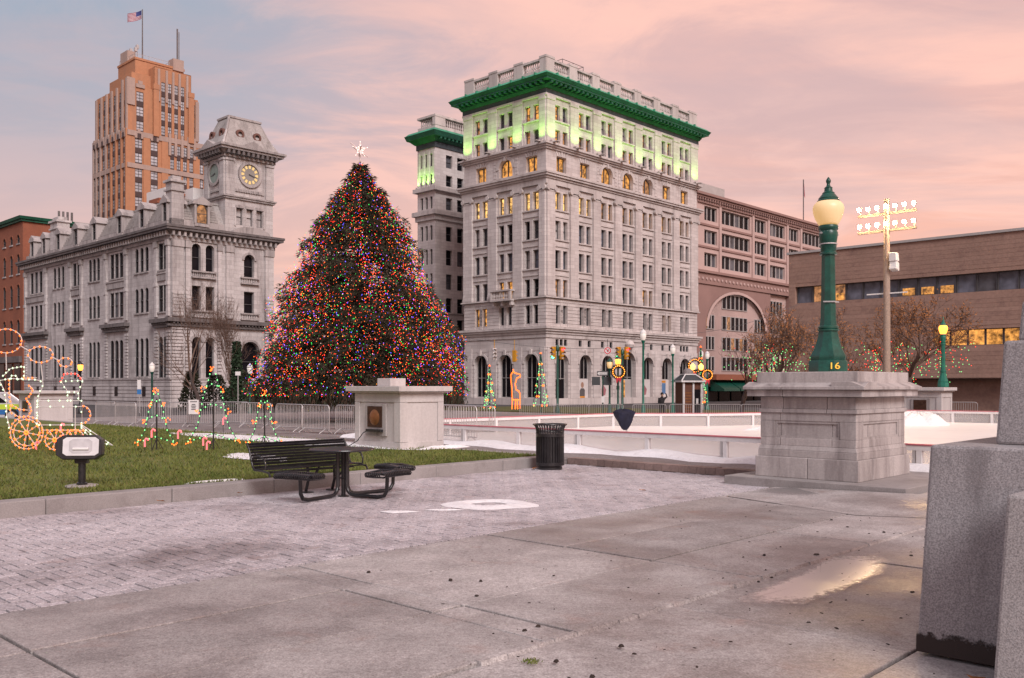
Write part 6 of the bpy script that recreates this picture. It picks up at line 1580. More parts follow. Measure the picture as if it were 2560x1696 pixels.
# ================================================================== TREES
def bare_tree(name, label, p, height, spread, seed, trunk_r=.2, depth=5, leaf=None, m='bark', tw_m='twig_brown', fork=.3, lean=(0, 0), group=None, nleaf=0, cat='tree', width=None):
    t = thing(name, label, cat, p, 0, group); r2 = random.Random(seed); tr = MB(); bg_ = MB(); ends = []
    def grow(P, d, l, rad, k):
        n_ = 3; pts = [P]; dd = d.copy()
        for i in range(n_):
            dd = (dd + Vector((r2.gauss(0, .12), r2.gauss(0, .12), r2.gauss(.03, .08)))).normalized(); pts.append(pts[-1] + dd * l / n_)
        rs_ = [rad * (1 - .38 * i / n_) for i in range(n_ + 1)]
        (tr if k == 0 else bg_).tube(pts, rs_, 8 if k == 0 else (5 if k < 3 else 3), caps=False)
        if k >= depth - 2: ends.extend(pts[1:])
        if k >= depth: return
        for j in range(r2.choice([2, 3, 3, 4]) + (2 if k == 0 else 0)):
            ax = dd.orthogonal().normalized(); ax.rotate(Matrix.Rotation(r2.uniform(0, 2 * PI), 3, dd))
            sp = r2.uniform(.35, .85) * spread
            nd_ = (dd * math.cos(sp) + ax * math.sin(sp) + Vector((0, 0, .22))).normalized()
            src = pts[-1] if j < 2 else pts[r2.choice([1, 2])]
            grow(src, nd_, l * r2.uniform(.62, .82), max(.011, rs_[-1] * r2.uniform(.6, .8)), k + 1)
    grow(Vector((0, 0, -.05)), Vector((lean[0], lean[1], 1)).normalized(), height * fork, trunk_r, 0)
    allv = tr.v + bg_.v; mz = max(v[2] for v in allv); mr = sorted(math.hypot(v[0], v[1]) for v in allv)[int(len(allv) * .97)]
    kz, kr2 = height / mz, (width or mr) / mr
    for mb_ in (tr, bg_): mb_.v = [(v[0] * kr2, v[1] * kr2, v[2] * kz) for v in mb_.v]
    for i_, e in enumerate(ends): ends[i_] = Vector((e.x * kr2, e.y * kr2, e.z * kz))
    tr.build('trunk', m, t, smooth=70); bg_.build('crown', tw_m, t)
    if nleaf and leaf:
        q = MB()
        for i in range(nleaf):
            e = r2.choice(ends) + Vector((r2.gauss(0, .12), r2.gauss(0, .12), r2.gauss(0, .12)))
            a = Vector((r2.uniform(-1, 1), r2.uniform(-1, 1), r2.uniform(-1, 1))).normalized() * r2.uniform(.05, .10); b = a.orthogonal().normalized() * r2.uniform(.03, .06)
            q.add([tuple(e - a), tuple(e + b), tuple(e + a), tuple(e - b)], [(0, 1, 2, 3)])
        stuff(q.build('dry_leaves', leaf, t))
    return t, ends
def gp(px_, Y_, z=G0): return ((px_ - PCX) / FPX * Y_, Y_, z)
b1, _ = bare_tree('bare_tree', 'tall bare winter tree before the corner of the clock building', gp(500, 80), 11.8, .9, 5, .26, 6, fork=.34, width=3.6)
b2, _ = bare_tree('bare_tree', 'slender bare tree with ivy on its trunk before the clock tower', gp(590, 78), 10.6, .8, 17, .2, 6, fork=.34, width=3.2)
r2 = random.Random(3)
q = MB()
for i in range(1500):
    z = r2.uniform(.2, 6.0); a = r2.uniform(0, 2 * PI); rr = .2 + r2.random() * .45 * (1.1 - z / 7) + (.7 * r2.random() if z < 2 else 0)
    P = Vector((math.cos(a) * rr + .1 * z * .12, math.sin(a) * rr, z)); d = Vector((r2.uniform(-1, 1), r2.uniform(-1, 1), r2.uniform(-1, .5))).normalized() * .16; s_ = d.orthogonal().normalized() * .1
    q.add([tuple(P - d), tuple(P + s_), tuple(P + d), tuple(P - s_)], [(0, 1, 2, 3)])
stuff(q.build('ivy', 'ivy', b2))
def shrub(label, p, h_, w_, seed, m='needle', dens=1400):
    t = thing('evergreen_shrub', label, 'shrub', p, 0, 'evergreen shrubs before the clock building'); r3 = random.Random(seed); q = MB()
    for i in range(dens):
        z = r3.random() ** .8; a = r3.uniform(0, 2 * PI); rr = w_ * (1 - z * .75) * math.sqrt(r3.random()) * (1 + .25 * math.sin(3 * a + seed))
        P = Vector((math.cos(a) * rr, math.sin(a) * rr, z * h_)); d = Vector((math.cos(a) + r3.uniform(-.5, .5), math.sin(a) + r3.uniform(-.5, .5), r3.uniform(-.4, .9))).normalized() * r3.uniform(.15, .35); s_ = d.orthogonal().normalized() * .07
        q.add([tuple(P), tuple(P + d * .5 + s_), tuple(P + d), tuple(P + d * .5 - s_)], [(0, 1, 2, 3)])
    stuff(q.build('foliage', m, t)); q = MB(); q.tube([(0, 0, -.05), (0, 0, h_ * .6)], .07, 6); q.build('stem', 'bark', t); return t
shrub('dark evergreen shrub left of the tall bare tree', gp(478, 84), 3.4, 1.3, 1); shrub('dark evergreen shrub between the two bare trees', gp(540, 85), 3.2, 1.5, 2); shrub('dark evergreen shrub under the ivy clad tree', gp(600, 84), 3.6, 1.5, 3); shrub('low dark shrub right of the ivy clad tree', gp(648, 83), 2.4, 1.3, 4)
t1, e1 = bare_tree('leafless_tree', 'broad tree with brown twigs and green lights left of lamp 16', gp(1911, 62), 8.0, 1.15, 23, .22, 6, 'leaf_dry', fork=.26, nleaf=1500, width=4.0)
t2, e2 = bare_tree('leafless_tree', 'broad tree with rusty leaves and coloured lights behind the light pole', gp(2262, 60), 8.3, 1.15, 41, .24, 6, 'leaf_dry', fork=.25, nleaf=3400, width=4.4)
t3, e3 = bare_tree('leafless_tree', 'smaller bare tree in front of the pink building awnings', gp(1852, 66), 6.6, 1.0, 57, .14, 5, 'leaf_dry', fork=.3, nleaf=200, width=2.6)
t4, e4 = bare_tree('leafless_tree', 'leafless tree with reddish twigs in front of the brown brick wall', gp(2060, 64), 7.8, 1.1, 77, .2, 6, 'leaf_dry', fork=.27, nleaf=1500, width=3.6)
for t_, e_, n_, sd_ in ((t1, e1, 210, 1), (t2, e2, 340, 2), (t3, e3, 60, 3), (t4, e4, 150, 5)):
    r3 = random.Random(sd_); ee = [e for e in e_ if e.z < 5.2] or e_
    g_ = [tuple(r3.choice(ee) + Vector((r3.gauss(0, .1), r3.gauss(0, .1), -r3.random() * 1.6))) for _ in range(n_)]
    k = int(n_ * (.8 if sd_ in (1, 3) else .5)); bulbs(g_[:k], .03, 'light_string', 'bulb_lime', t_); bulbs(g_[k:], .028, 'light_string', 'bulb_red', t_)

# ================================================================== LIT DISPLAY FIGURES
def wire_fig(name, label, cat, p, paths, lights, r_=.016, br_=.03, m='wire_white', group=None, rot=0.0):
    t = thing(name, label, cat, p, rot, group)
    for nm, pts, closed, *mm in paths:
        q = MB(); q.tube([(x, 0, z) for x, z in pts], r_, 5, closed); q.build(nm, mm[0] if mm else m, t, smooth=60)
    for mt, pts in lights.items():
        bulbs([(x, -.03, z) for x, z in pts], br_, 'bulbs', mt, t)
    return t
YL = 21.6; LX0 = 67
def lp_(x, y): return ((x - LX0) / FPX * YL, CAM_H + (HOR - y) / FPX * YL - LAWN_Z)
def circ(cx, cy, rx, ry=None, n=28, a0=0, a1=2 * PI): 
    ry = ry or rx; return [lp_(cx + rx * math.cos(a0 + (a1 - a0) * i / n), cy - ry * math.sin(a0 + (a1 - a0) * i / n)) for i in range(n if abs(a1 - a0) > 6 else n + 1)]
def along(pts, step, closed=False):
    o_ = []; P = list(pts) + ([pts[0]] if closed else []); acc = 0
    for (x0, z0), (x1, z1) in zip(P[:-1], P[1:]):
        l = math.hypot(x1 - x0, z1 - z0)
        while acc < l: o_.append((x0 + (x1 - x0) * acc / l, z0 + (z1 - z0) * acc / l)); acc += step
        acc -= l
    return o_
paths = []; amb = []; grn = []; red_ = []
def addp(nm, pts, closed=False, store=None, step=.1):
    paths.append((nm, pts, closed))
    if store is not None: store.extend(along(pts, step, closed))
for c, rr in (((67, 1082), 41), ((138, 1100), 25), ((187, 1100), 25)):
    addp('wheel_rim', circ(*c, rr), True, amb, .11)
    if rr > 30: addp('wheel_ring', circ(*c, rr - 8), True, amb, .16)
    addp('hub', circ(*c, 4, n=10), True)
    for k in range(8): a = k * PI / 4 + .2; addp('spoke', [lp_(c[0] + 4 * math.cos(a), c[1] + 4 * math.sin(a)), lp_(c[0] + rr * math.cos(a), c[1] + rr * math.sin(a))], False, amb, .13)
L2 = lambda *a: [lp_(*p) for p in a]
addp('running_board', L2((107, 1076), (211, 1076)), False, amb, .12)
addp('cowcatcher', L2((205, 1063), (282, 1114), (215, 1098)), False, grn, .25); addp('cowcatcher_bar', L2((205, 1066), (250, 1106)), False, grn, .14); addp('cowcatcher_bar', L2((205, 1070), (228, 1100)), False, grn, .14)
addp('boiler', L2((95, 1002), (205, 1002), (205, 1063), (95, 1063)), True, grn, .26); addp('boiler_line', L2((95, 1017), (205, 1017)), False, grn, .3); addp('boiler_strut', L2((188, 1017), (188, 1090)))
addp('boiler_front', circ(205, 1037, 22, n=12, a0=-PI / 2, a1=PI / 2), False, amb, .1)
addp('chimney', L2((170, 1002), (170, 981), (197, 981), (197, 1002)), False, grn, .12); addp('chimney_flare', L2((170, 981), (153, 954), (208, 952), (197, 981)), False, grn, .14); addp('chimney_cap', L2((153, 954), (162, 935), (193, 935), (208, 952)), False, red_, .09)
for nm, c, rx, ry in (('smoke_ring', (164, 906), 17, 11), ('smoke_ring', (102, 887), 31, 20), ('smoke_ring', (16, 853), 39, 30)): addp(nm, circ(*c, rx, ry, 22), True, amb, .13)
addp('smoke_link', L2((147, 902), (132, 894))); addp('smoke_link', L2((72, 878), (53, 866))); addp('smoke_prop', L2((162, 917), (163, 935))); addp('smoke_prop', L2((102, 907), (107, 953))); addp('smoke_prop', L2((15, 883), (16, 925)))
addp('cab_wall', L2((24, 1070), (17, 1040), (16, 1005), (12, 980), (0, 955)), False, grn, .13); addp('cab_wall', L2((93, 1060), (94, 1010), (98, 985), (108, 965), (107, 955)), False, grn, .13); addp('cab_roof', L2((0, 952), (25, 947), (90, 950), (107, 955)), False, grn, .14)
addp('driver_cap', L2((9, 940), (27, 922), (62, 916), (61, 946), (45, 949), (40, 939), (29, 940), (24, 951)), False, grn, .1); addp('driver_face', L2((61, 946), (92, 945)), False, amb, .1)
addp('driver_coat', L2((24, 951), (24, 985), (28, 1010), (26, 1030), (45, 1042), (66, 1044)), False, amb, .1); addp('driver_arm', L2((74, 965), (84, 975), (74, 992), (66, 998), (76, 1012), (80, 1030), (70, 1040)), False, amb, .08); addp('driver_sleeve', L2((32, 1015), (40, 1018), (48, 1024), (70, 1026)), False, amb, .1)
lw_ = at(LX0, 1130, YL)
loco = wire_fig('locomotive_display', 'steam locomotive outline in orange and green lights on the lawn', 'light display', (lw_.x, lw_.y, LAWN_Z), paths, {'bulb_amber': amb, 'bulb_pale': grn, 'bulb_red': red_}, .012, .022)
q = MB()
for x in (67, 138, 187): a = lp_(x, 1105); q.tube([(a[0], .03, -.05), (a[0], .03, a[1] + .2)], .015, 5)
q.build('stake', 'black_metal', loco)
def light_tree(label, px_, Y_, top, bot, hw, base):
    k = Y_ / FPX
    def c(x, y): return (x * k, CAM_H + (HOR - y) * k - LAWN_Z)
    H_ = bot - top
    t_l = [(-.12, .06), (-.22, .2), (-.38, .36), (-.52, .62), (-.62, .78), (-1, 1.0)]
    pts_l = [c(x * hw, top + y * H_) for x, y in t_l]; pts_r = [(-x, z) for x, z in pts_l]
    sw1 = [c(-.5 * hw, top + .56 * H_), c(-.2 * hw, top + .50 * H_), c(0, top + .47 * H_), c(.2 * hw, top + .50 * H_), c(.5 * hw, top + .56 * H_)]
    sw2 = [c(-1 * hw, top + H_), c(-.5 * hw, top + .95 * H_), c(0, top + .89 * H_), c(.5 * hw, top + .95 * H_), c(hw, top + H_)]
    sw0 = [c(-.26 * hw, top + .24 * H_), c(0, top + .19 * H_), c(.26 * hw, top + .24 * H_)]
    g_ = along(pts_l, .15) + along(pts_r, .15) + along(sw1, .14) + along(sw2, .15) + along(sw0, .15)
    am = []
    rr = random.Random(int(px_))
    for x, y in ((0, top), (-.36 * hw, top + .27 * H_), (.36 * hw, top + .27 * H_), (-.62 * hw, top + .58 * H_), (.62 * hw, top + .58 * H_), (-hw, top + H_), (hw, top + H_)):
        b = c(x, y); am += [(b[0] + rr.uniform(-.07, .07), b[1] + rr.uniform(-.07, .07)) for _ in range(5 if x else 8)]
    p = at(px_, 1000, Y_)
    t = wire_fig('light_tree', label, 'light display', (p.x, p.y, LAWN_Z), [('wire', pts_l, False, 'green_metal'), ('wire', pts_r, False, 'green_metal'), ('swag', sw1, False, 'green_metal'), ('swag', sw2, False, 'green_metal'), ('swag', sw0, False, 'green_metal')], {'bulb_lime': g_, 'bulb_amber': am}, .009, .0175, group='wire trees of lights on the lawn')
    q = MB(); z1 = c(0, top + .15 * H_)[1]; q.tube([(0, .02, 0), (0, .02, z1)], .02, 6)
    for a in (.5, 2.6, 4.5): q.tube([(math.cos(a) * .16, math.sin(a) * .16, 0), (0, .02, .28)], .008, 4)
    q.build('stand', 'black_metal', t, smooth=60)
light_tree('leftmost small tree of green and orange lights on the lawn', 391, 22.3, 978, 1106, 46, 1125)
light_tree('tallest tree of green and orange lights on the lawn', 533, 22.3, 925, 1104, 62, 1125)
light_tree('small tree of lights right of the tallest light tree', 661, 24.2, 982, 1106, 40, 1110)
emat('pink_lit', (1.0, 0.12, 0.16), 0.6, base=(.8, .25, .25))
for i, (x, y) in enumerate(((379, 1084), (445, 1087), (508, 1104), (517, 1117), (558, 1053), (362, 1107), (90, 1120), (152, 1070))):
    p = at(x, y, 22.0 if y > 1060 else 25); t = thing('stake_light', ['pink glowing cane stake under the left light tree', 'pink glowing cane stake between the left and tallest light trees', 'pink glowing cane stake just left of the tallest light tree stand', 'lowest pink glowing cane stake at the foot of the tallest light tree', 'pink glowing cane stake inside the right flank of the tallest light tree', 'pink glowing cane stake at the left foot of the left light tree', 'pink glowing cane stake below the big wheel of the locomotive', 'pink glowing cane stake on the boiler line of the locomotive'][i], 'stake light', (p.x, p.y, LAWN_Z), 0, 'pink stake lights in the lawn')
    h_ = max(.12, p.z - LAWN_Z); q = MB(); q.tube([(0, 0, 0), (0, 0, h_)], .008, 5); q.build('stake', 'black_metal', t)
    q = MB(); q.tube([(0, 0, h_ - .1), (0, 0, h_ + .06), (.03, 0, h_ + .1), (.07, 0, h_ + .09), (.08, 0, h_ + .05)], .022, 6); q.build('cane', 'pink_lit', t, smooth=60)

# far figures of lights beyond the rink
def far_tree(label, px_, Y_, top, bot, hw):
    k = Y_ / FPX; p = at(px_, 1000, Y_); t = thing('light_frame_tree', label, 'light display', (p.x, p.y, G0), 0, 'wire trees of lights beyond the rink'); r3 = random.Random(px_)
    zt, zb = zat(top, Y_) - G0, max(.05, zat(bot, Y_) - G0)
    g_ = []; am = []
    for i in range(75):
        f = r3.random() ** .7; a = r3.uniform(0, 2 * PI); rr = hw * k * f; g_.append((math.cos(a) * rr, math.sin(a) * rr, zt + (zb - zt) * f))
    for f in (0, .2, .4, .6, .8, .97):
        for a in (0, 2.1, 4.2): am.append((math.cos(a + f * 5) * hw * k * f, math.sin(a + f * 5) * hw * k * f, zt + (zb - zt) * f))
    bulbs(g_, .035, 'bulbs', 'bulb_lime', t); bulbs(am, .075, 'bulbs', 'bulb_amber', t)
    q = MB(); q.tube([(0, 0, 0), (0, 0, zt)], .05, 6)
    for a in (0, 1.57, 3.14, 4.71): q.tube([(math.cos(a) * hw * k, math.sin(a) * hw * k, zb), (0, 0, zt)], .025, 5)
    q.build('frame', 'green_metal', t)
far_tree('far wire tree of lights left of the lit giraffe', 1224, 70, 915, 1022, 16); far_tree('far wire tree of lights right of the lit giraffe', 1352, 70, 884, 1018, 20); far_tree('tall far wire tree of lights near the kiosk', 1752, 74, 868, 1010, 16)
YG = 70; kg = YG / FPX; pg = at(1285, 1022, YG)
def gq(x, y): return ((x - 1285) * kg, CAM_H + (HOR - y) * kg - G0)
gi = [[(1280, 1022), (1281, 1000), (1280, 975), (1278, 955), (1277, 938), (1282, 930), (1290, 934), (1300, 936), (1301, 942), (1292, 946), (1288, 960), (1290, 975), (1297, 978), (1300, 985), (1300, 1022)], [(1288, 1022), (1289, 998)], [(1294, 1022), (1293, 998)], [(1280, 1000), (1300, 1000)], [(1284, 930), (1283, 924)]]
am = [p for g in gi for p in along([gq(*a) for a in g], .085)]
wire_fig('giraffe_display', 'giraffe outlined in orange lights beyond the rink', 'light display', (pg.x, pg.y, G0), [('outline', [gq(*a) for a in g], False) for g in gi], {'bulb_amber': am}, .03, .05)

# ================================================================== LIGHT POLE of the rink
YP = 46.0; pp = at(2217, 940, YP)
sp = thing('light_pole', 'tall wooden pole with two arms of glowing floodlights behind the big pedestal', 'light pole', (pp.x, pp.y, G0), TH)
zt = zat(498, YP) - G0
q = MB(); q.tube([(0, 0, 0), (0, 0, zt * .45), (0, 0, zt)], [.19, .17, .13], 12); q.build('pole', 'wood_pole', sp, smooth=60)
emat('flood_glow', (1.0, 0.66, 0.34), 420.0, sample=True)
for zz_ in (zat(577, YP) - G0, zat(534, YP) - G0):
    q = MB(); q.box(-.06, .06, -1.45, 1.45, zz_ - .06, zz_ + .06); q.build('cross_arm', 'wood_pole', sp)
    for i in range(7):
        y = -1.35 + i * .45
        q = MB(); q.box(-.08, .08, -.09, .09, .02, .2); q.tube([(0, 0, -.2), (0, 0, .02)], .03, 5); fh = q.build('floodlight', 'wood_pole', sp, loc=(-.02, y, zz_ + .24), rot=(0, R(-18), 0), bevel=.02)
        q = MB(); q.box(-.10, -.08, -.075, .075, .035, .185); q.build('lens', 'flood_glow', fh)
zs = zat(734, YP) - G0; q = MB(); q.box(-.04, .04, -1.0, 1.0, zs - .03, zs + .03); q.build('cross_bar', 'white_paint', sp)
for y, tl_ in ((646, 0), (668, .25)):
    q = MB(); q.frus(-.2, .2, -.19, .19, 0, -.24, .14, -.17, .17, .42); q.build('loudspeaker', 'white_paint', sp, loc=(-.05, -.38, zat(y + 10, YP) - G0), rot=(0, tl_, 0), bevel=.03)

# ================================================================== LAMPS
def small_lamp(label, px_, Y_, top, col='green_metal_light', lit_m='globe_off', light=None, z0=G0, group=None):
    p = at(px_, 1000, Y_); t = thing('street_lamp', label, 'lamp post', (p.x, p.y, z0), 0, group); H_ = zat(top, Y_) - z0
    q = MB(); q.lathe([(.22, 0), (.22, .25), (.15, .4), (.12, .9), (.075, 1.0), (.065, H_ - .95), (.10, H_ - .9), (.14, H_ - .78), (.1, H_ - .76)], 12); q.build('post', col, t, smooth=40)
    q = MB(); q.lathe([(.12, H_ - .76), (.19, H_ - .6), (.21, H_ - .35), (.16, H_ - .28)], 14); q.build('lantern', lit_m, t, smooth=60)
    q = MB(); q.lathe([(.22, H_ - .30), (.2, H_ - .22), (.1, H_ - .12), (.03, H_ - .05), (.01, H_)], 14); q.build('cap', 'white_paint' if lit_m == 'globe_off' else col, t, smooth=40)
    if light:
        li = bpy.data.lights.new('lamp_glow', 'POINT'); li.energy = light; li.color = (1, .48, .14); li.shadow_soft_size = .2; obj('lamp_glow', li, t, (0, 0, H_ - .5))
    return t
small_lamp('tall green lamp post with white lantern before the office block entrance', 1608, 60, 822); small_lamp('shorter green lamp post with white lantern left of the kiosk', 1682, 70, 860)
small_lamp('thin dark green lamp post before the clock building', 380, 70, 905, 'green_metal'); small_lamp('dark post with a glowing orange lantern above the locomotive', 201, 74, 903, 'black_metal', 'globe_orange', 260)
small_lamp('green lamp post with white lantern at the pink building corner', 1753, 86, 875); small_lamp('twin green lamp post just right of another by the pink building', 1768, 84, 877)
small_lamp('lamp post with glowing orange lantern before the entrance posters', 1545, 66, 888, 'green_metal', 'globe_orange', 60); small_lamp('lamp post with dim lantern beside the orange lantern', 1524, 66.5, 895, 'green_metal', 'globe_lit')
small_lamp('white globe lamp half hidden at the left rim of the Christmas tree', 625, 66, 908, 'green_metal', 'globe_off')
# far right: stone base and orange lamp
kb = copy_tree(pbk); q2 = at(2350, 1030, 47); kb.location = (q2.x - .2, q2.y - .6, G0 + .2); tag(kb, 'far pale stone block under the glowing orange lamp', 'monument')
for c_ in list(kb.children):
    if c_.name.split('.')[0] in ('plaque_lamp', 'lamp_cable', 'medallion', 'top_block'): 
        for g_ in list(c_.children): bpy.data.objects.remove(g_)
        bpy.data.objects.remove(c_)
kb.scale = (1.1, 1.1, (zat(969, 47) - G0 - .2) / 1.54)
l2 = at(2358, 968, 48); tl_ = lamp_post('green lamp post with glowing orange lantern on the far stone block', (l2.x, l2.y, l2.z), 1.02, .3, (420, (1, .42, .10)), False, 'globe_orange', 'green_metal_light'); tl_.scale = (1.0, 1.0, 1.0)
kb2 = copy_tree(pbk); q2 = at(70, 1056, 44); kb2.location = (q2.x + .3, q2.y, -.06); kb2.scale = (1.25, 1.15, 1.02); tag(kb2, 'pale stone block behind the light locomotive', 'monument')
for c_ in list(kb2.children):
    if c_.name.split('.')[0] in ('plaque_lamp', 'lamp_cable', 'medallion', 'top_block'): bpy.data.objects.remove(c_)

# ================================================================== SIGNALS AND SIGNS
emat('sig_red', (1, .04, .05), 3); emat('sig_green', (.1, 1, .6), 2.5); emat('sig_amber', (1, .45, .1), .6); mat('signal_yellow', (.55, .26, .02), .5); mat('signal_dark', (.05, .055, .06), .6); mat('sign_red', (.55, .03, .05), .5); mat('sign_green', (.0, .19, .10), .5); mat('sign_blue', (.04, .18, .45), .5)
def signal_head(parent, loc, rot, lit_, body='signal_yellow'):
    q = MB(); q.box(-.17, .17, -.1, .1, 0, 1.0); h = q.build('signal_head', body, parent, loc=loc, rot=rot, bevel=.02)
    for i, (nm, off) in enumerate((('sig_green', 'white_paint'), ('sig_amber', 'white_paint'), ('sig_red', 'white_paint'))):
        q = MB(); q.lathe([(.13, 0), (.13, .02), (.02, .04)], 12); q.build('lens', nm if nm in lit_ else off, h, loc=(0, -.1, .18 + i * .32), rot=(PI / 2, 0, 0))
        q = MB()
        for k in range(8): a0, a1 = PI * k / 8, PI * (k + 1) / 8; q.quad((math.cos(a0) * .15, -.1, math.sin(a0) * .15), (math.cos(a1) * .15, -.1, math.sin(a1) * .15), (math.cos(a1) * .15, -.34, math.sin(a1) * .15 - .04), (math.cos(a0) * .15, -.34, math.sin(a0) * .15 - .04))
        q.build('visor', body, h, loc=(0, 0, .18 + i * .32))
    return h
def signal_pole(label, px_, Y_, topy, heady):
    p = at(px_, 1000, Y_); t = thing('traffic_signal', label, 'traffic light', (p.x, p.y, G0), 0); H_ = zat(topy, Y_) - G0
    q = MB(); q.lathe([(.2, 0), (.2, .4), (.1, .6), (.085, H_ - .5), (.16, H_ - .45), (.16, H_ - .2), (.05, H_)], 10); q.build('pole', 'green_metal', t, smooth=40)
    z = zat(heady, Y_) - G0
    signal_head(t, (-.32, -.1, z), -.6, ('sig_green',)); signal_head(t, (.32, -.1, z), .6, ('sig_red',)); return t
signal_pole('traffic signal pole with red and green lamps at the office block corner', 1394, 72, 862, 899)
signal_pole('traffic signal pole with red and green lamps before the main entrance', 1556, 74, 872, 899)
for lab, px_, y0, y1, w_ in (('yellow traffic signal hung over the street above the lit giraffe', 1286, 880, 905, 0), ('signal showing three pale lenses hung beside the Christmas tree', 1236, 876, 900, 1)):
    Y_ = 80; p = at(px_, y1, Y_); t = thing('hanging_signal', lab, 'traffic light', (p.x, p.y, p.z), 0, None); signal_head(t, (0, 0, 0), (.2 if w_ else 2.6), (), 'signal_yellow' if not w_ else 'limestone_trim')
    q = MB(); q.tube([(0, 0, 1.0), (0, 0, zat(850, Y_) - p.z)], .03, 5); q.build('hanger', 'signal_yellow', t)
q = MB(); A, Bq = at(1120, 838, 80), at(1700, 860, 80)
wr_ = MB(); wr_.tube([tuple(A + (Bq - A) * (i / 16) - Vector((0, 0, 2.2 * math.sin(PI * i / 16) * .35))) for i in range(17)], .025, 4); tag(wr_.build('span_wire', 'window_frame', None), 'thin cable carrying the hanging signals across the street', 'cable')
wr_ = MB(); A, Bq = at(1640, 838, 84), at(2000, 760, 84); wr_.tube([tuple(A + (Bq - A) * (i / 12) - Vector((0, 0, .8 * math.sin(PI * i / 12)))) for i in range(13)], .022, 4); tag(wr_.build('span_wire', 'window_frame', None), 'thin cable rising towards the pink building', 'cable')
# no-turn sign, one way sign, street name signs
p = at(1519, 877, 73); t = thing('no_turn_sign', 'round white and red no right turn sign above a dark arch', 'sign', p, 0)
q = MB(); q.lathe([(.30, 0), (.30, .02)], 24); q.build('plate', 'white_paint', t, rot=(PI / 2, 0, 0))
q = MB(); ring_trim(q, Face('R'), 0, 0, .20, .27, .021, .03, 20, True); q.prism([(-.19, .15), (-.15, .19), (.19, -.15), (.15, -.19)], lambda x, y: (x, -.034, y), lambda x, y: (x, -.026, y)); q.build('red_ring', 'sign_red', t)
q = MB(); q.prism([(-.06, -.14), (0, -.14), (0, .02), (.07, .02), (.07, -.03), (.15, .05), (.07, .13), (.07, .08), (-.06, .08)], lambda x, y: (x, -.025, y), lambda x, y: (x, -.022, y)); q.build('arrow', 'window_frame', t)
q = MB(); q.tube([(0, .02, .3), (0, .02, zat(848, 73) - p.z)], .02, 5); q.build('hanger', 'signal_dark', t)
Y_ = 66; p = at(1507, 1000, Y_); t = thing('one_way_sign', 'post with a black and white ONE WAY arrow sign and sign backs', 'sign', (p.x, p.y, G0), 0)
q = MB(); q.tube([(0, .03, 0), (0, .03, zat(926, Y_) - G0)], .05, 8); q.build('post', 'green_metal', t)
z = zat(934, Y_) - G0; q = MB(); q.box(-.42, .36, -.02, .0, z - .17, z + .17); q.build('plate', 'window_frame', t)
q = MB(); q.prism([(-.4, 0), (-.24, .13), (-.24, .08), (.32, .08), (.32, -.08), (-.24, -.08), (-.24, -.13)], lambda x, y: (x, -.03, z + y), lambda x, y: (x, -.021, z + y)); ar_ = q.build('arrow', 'white_paint', t)
tm = text_mesh('ONE WAY', .13, 'window_frame', .002); obj('lettering', tm, ar_, (.03, -.034, z), (PI / 2, 0, 0))
for x in (-.5, .35):
    z = zat(953, Y_) - G0; q = MB(); q.box(x - .3, x + .3, 0, .02, z - .3, z + .3); q.build('sign_back', 'signal_dark', t, rot=.15)
z = zat(1000, Y_) - G0; q = MB(); q.box(-.1, .12, -.04, -.02, z - .2, z + .25); q.build('small_plate', 'white_paint', t)
Y_ = 82; p = at(1757, 1000, Y_); t = thing('street_name_sign', 'green street sign with white lines by the lit wreath', 'sign', (p.x, p.y, G0), 0); z = zat(964, Y_) - G0
q = MB(); q.tube([(0, .05, 0), (0, .05, z + .4)], .05, 8); q.build('post', 'galvanised', t); q = MB(); q.box(-.32, .32, -.02, .02, z - .28, z + .28); pl_ = q.build('plate', 'sign_green', t)
for k in (-.14, 0, .14): q = MB(); q.box(-.24, .24, -.03, -.021, z + k - .03, z + k + .03); q.build('lettering_line', 'white_paint', pl_)
Y_ = 76; p = at(348, 1000, Y_); t = thing('parking_sign', 'white parking sign over a blue panel before the clock building', 'sign', (p.x, p.y, G0), 0)
z0_, z1_ = zat(986, Y_) - G0, zat(950, Y_) - G0; q = MB(); q.tube([(0, .04, 0), (0, .04, z1_)], .03, 6); q.build('post', 'galvanised', t)
q = MB(); q.box(-.15, .15, -.02, 0, z0_ + .42, z1_); q.build('plate', 'white_paint', t); q = MB(); q.box(-.17, .17, -.02, 0, z0_, z0_ + .38); q.build('blue_plate', 'sign_blue', t)
Y_ = 70; p = at(595, 1000, Y_); t = thing('post_sign', 'small pale box on a thin post left of the Christmas tree', 'sign', (p.x, p.y, G0), 0); z = zat(934, Y_) - G0
q = MB(); q.tube([(0, 0, 0), (0, 0, z - .15)], .035, 6); q.build('post', 'galvanised', t); q = MB(); q.box(-.19, .19, -.06, .06, z - .16, z + .14); q.build('box', 'white_paint', t)
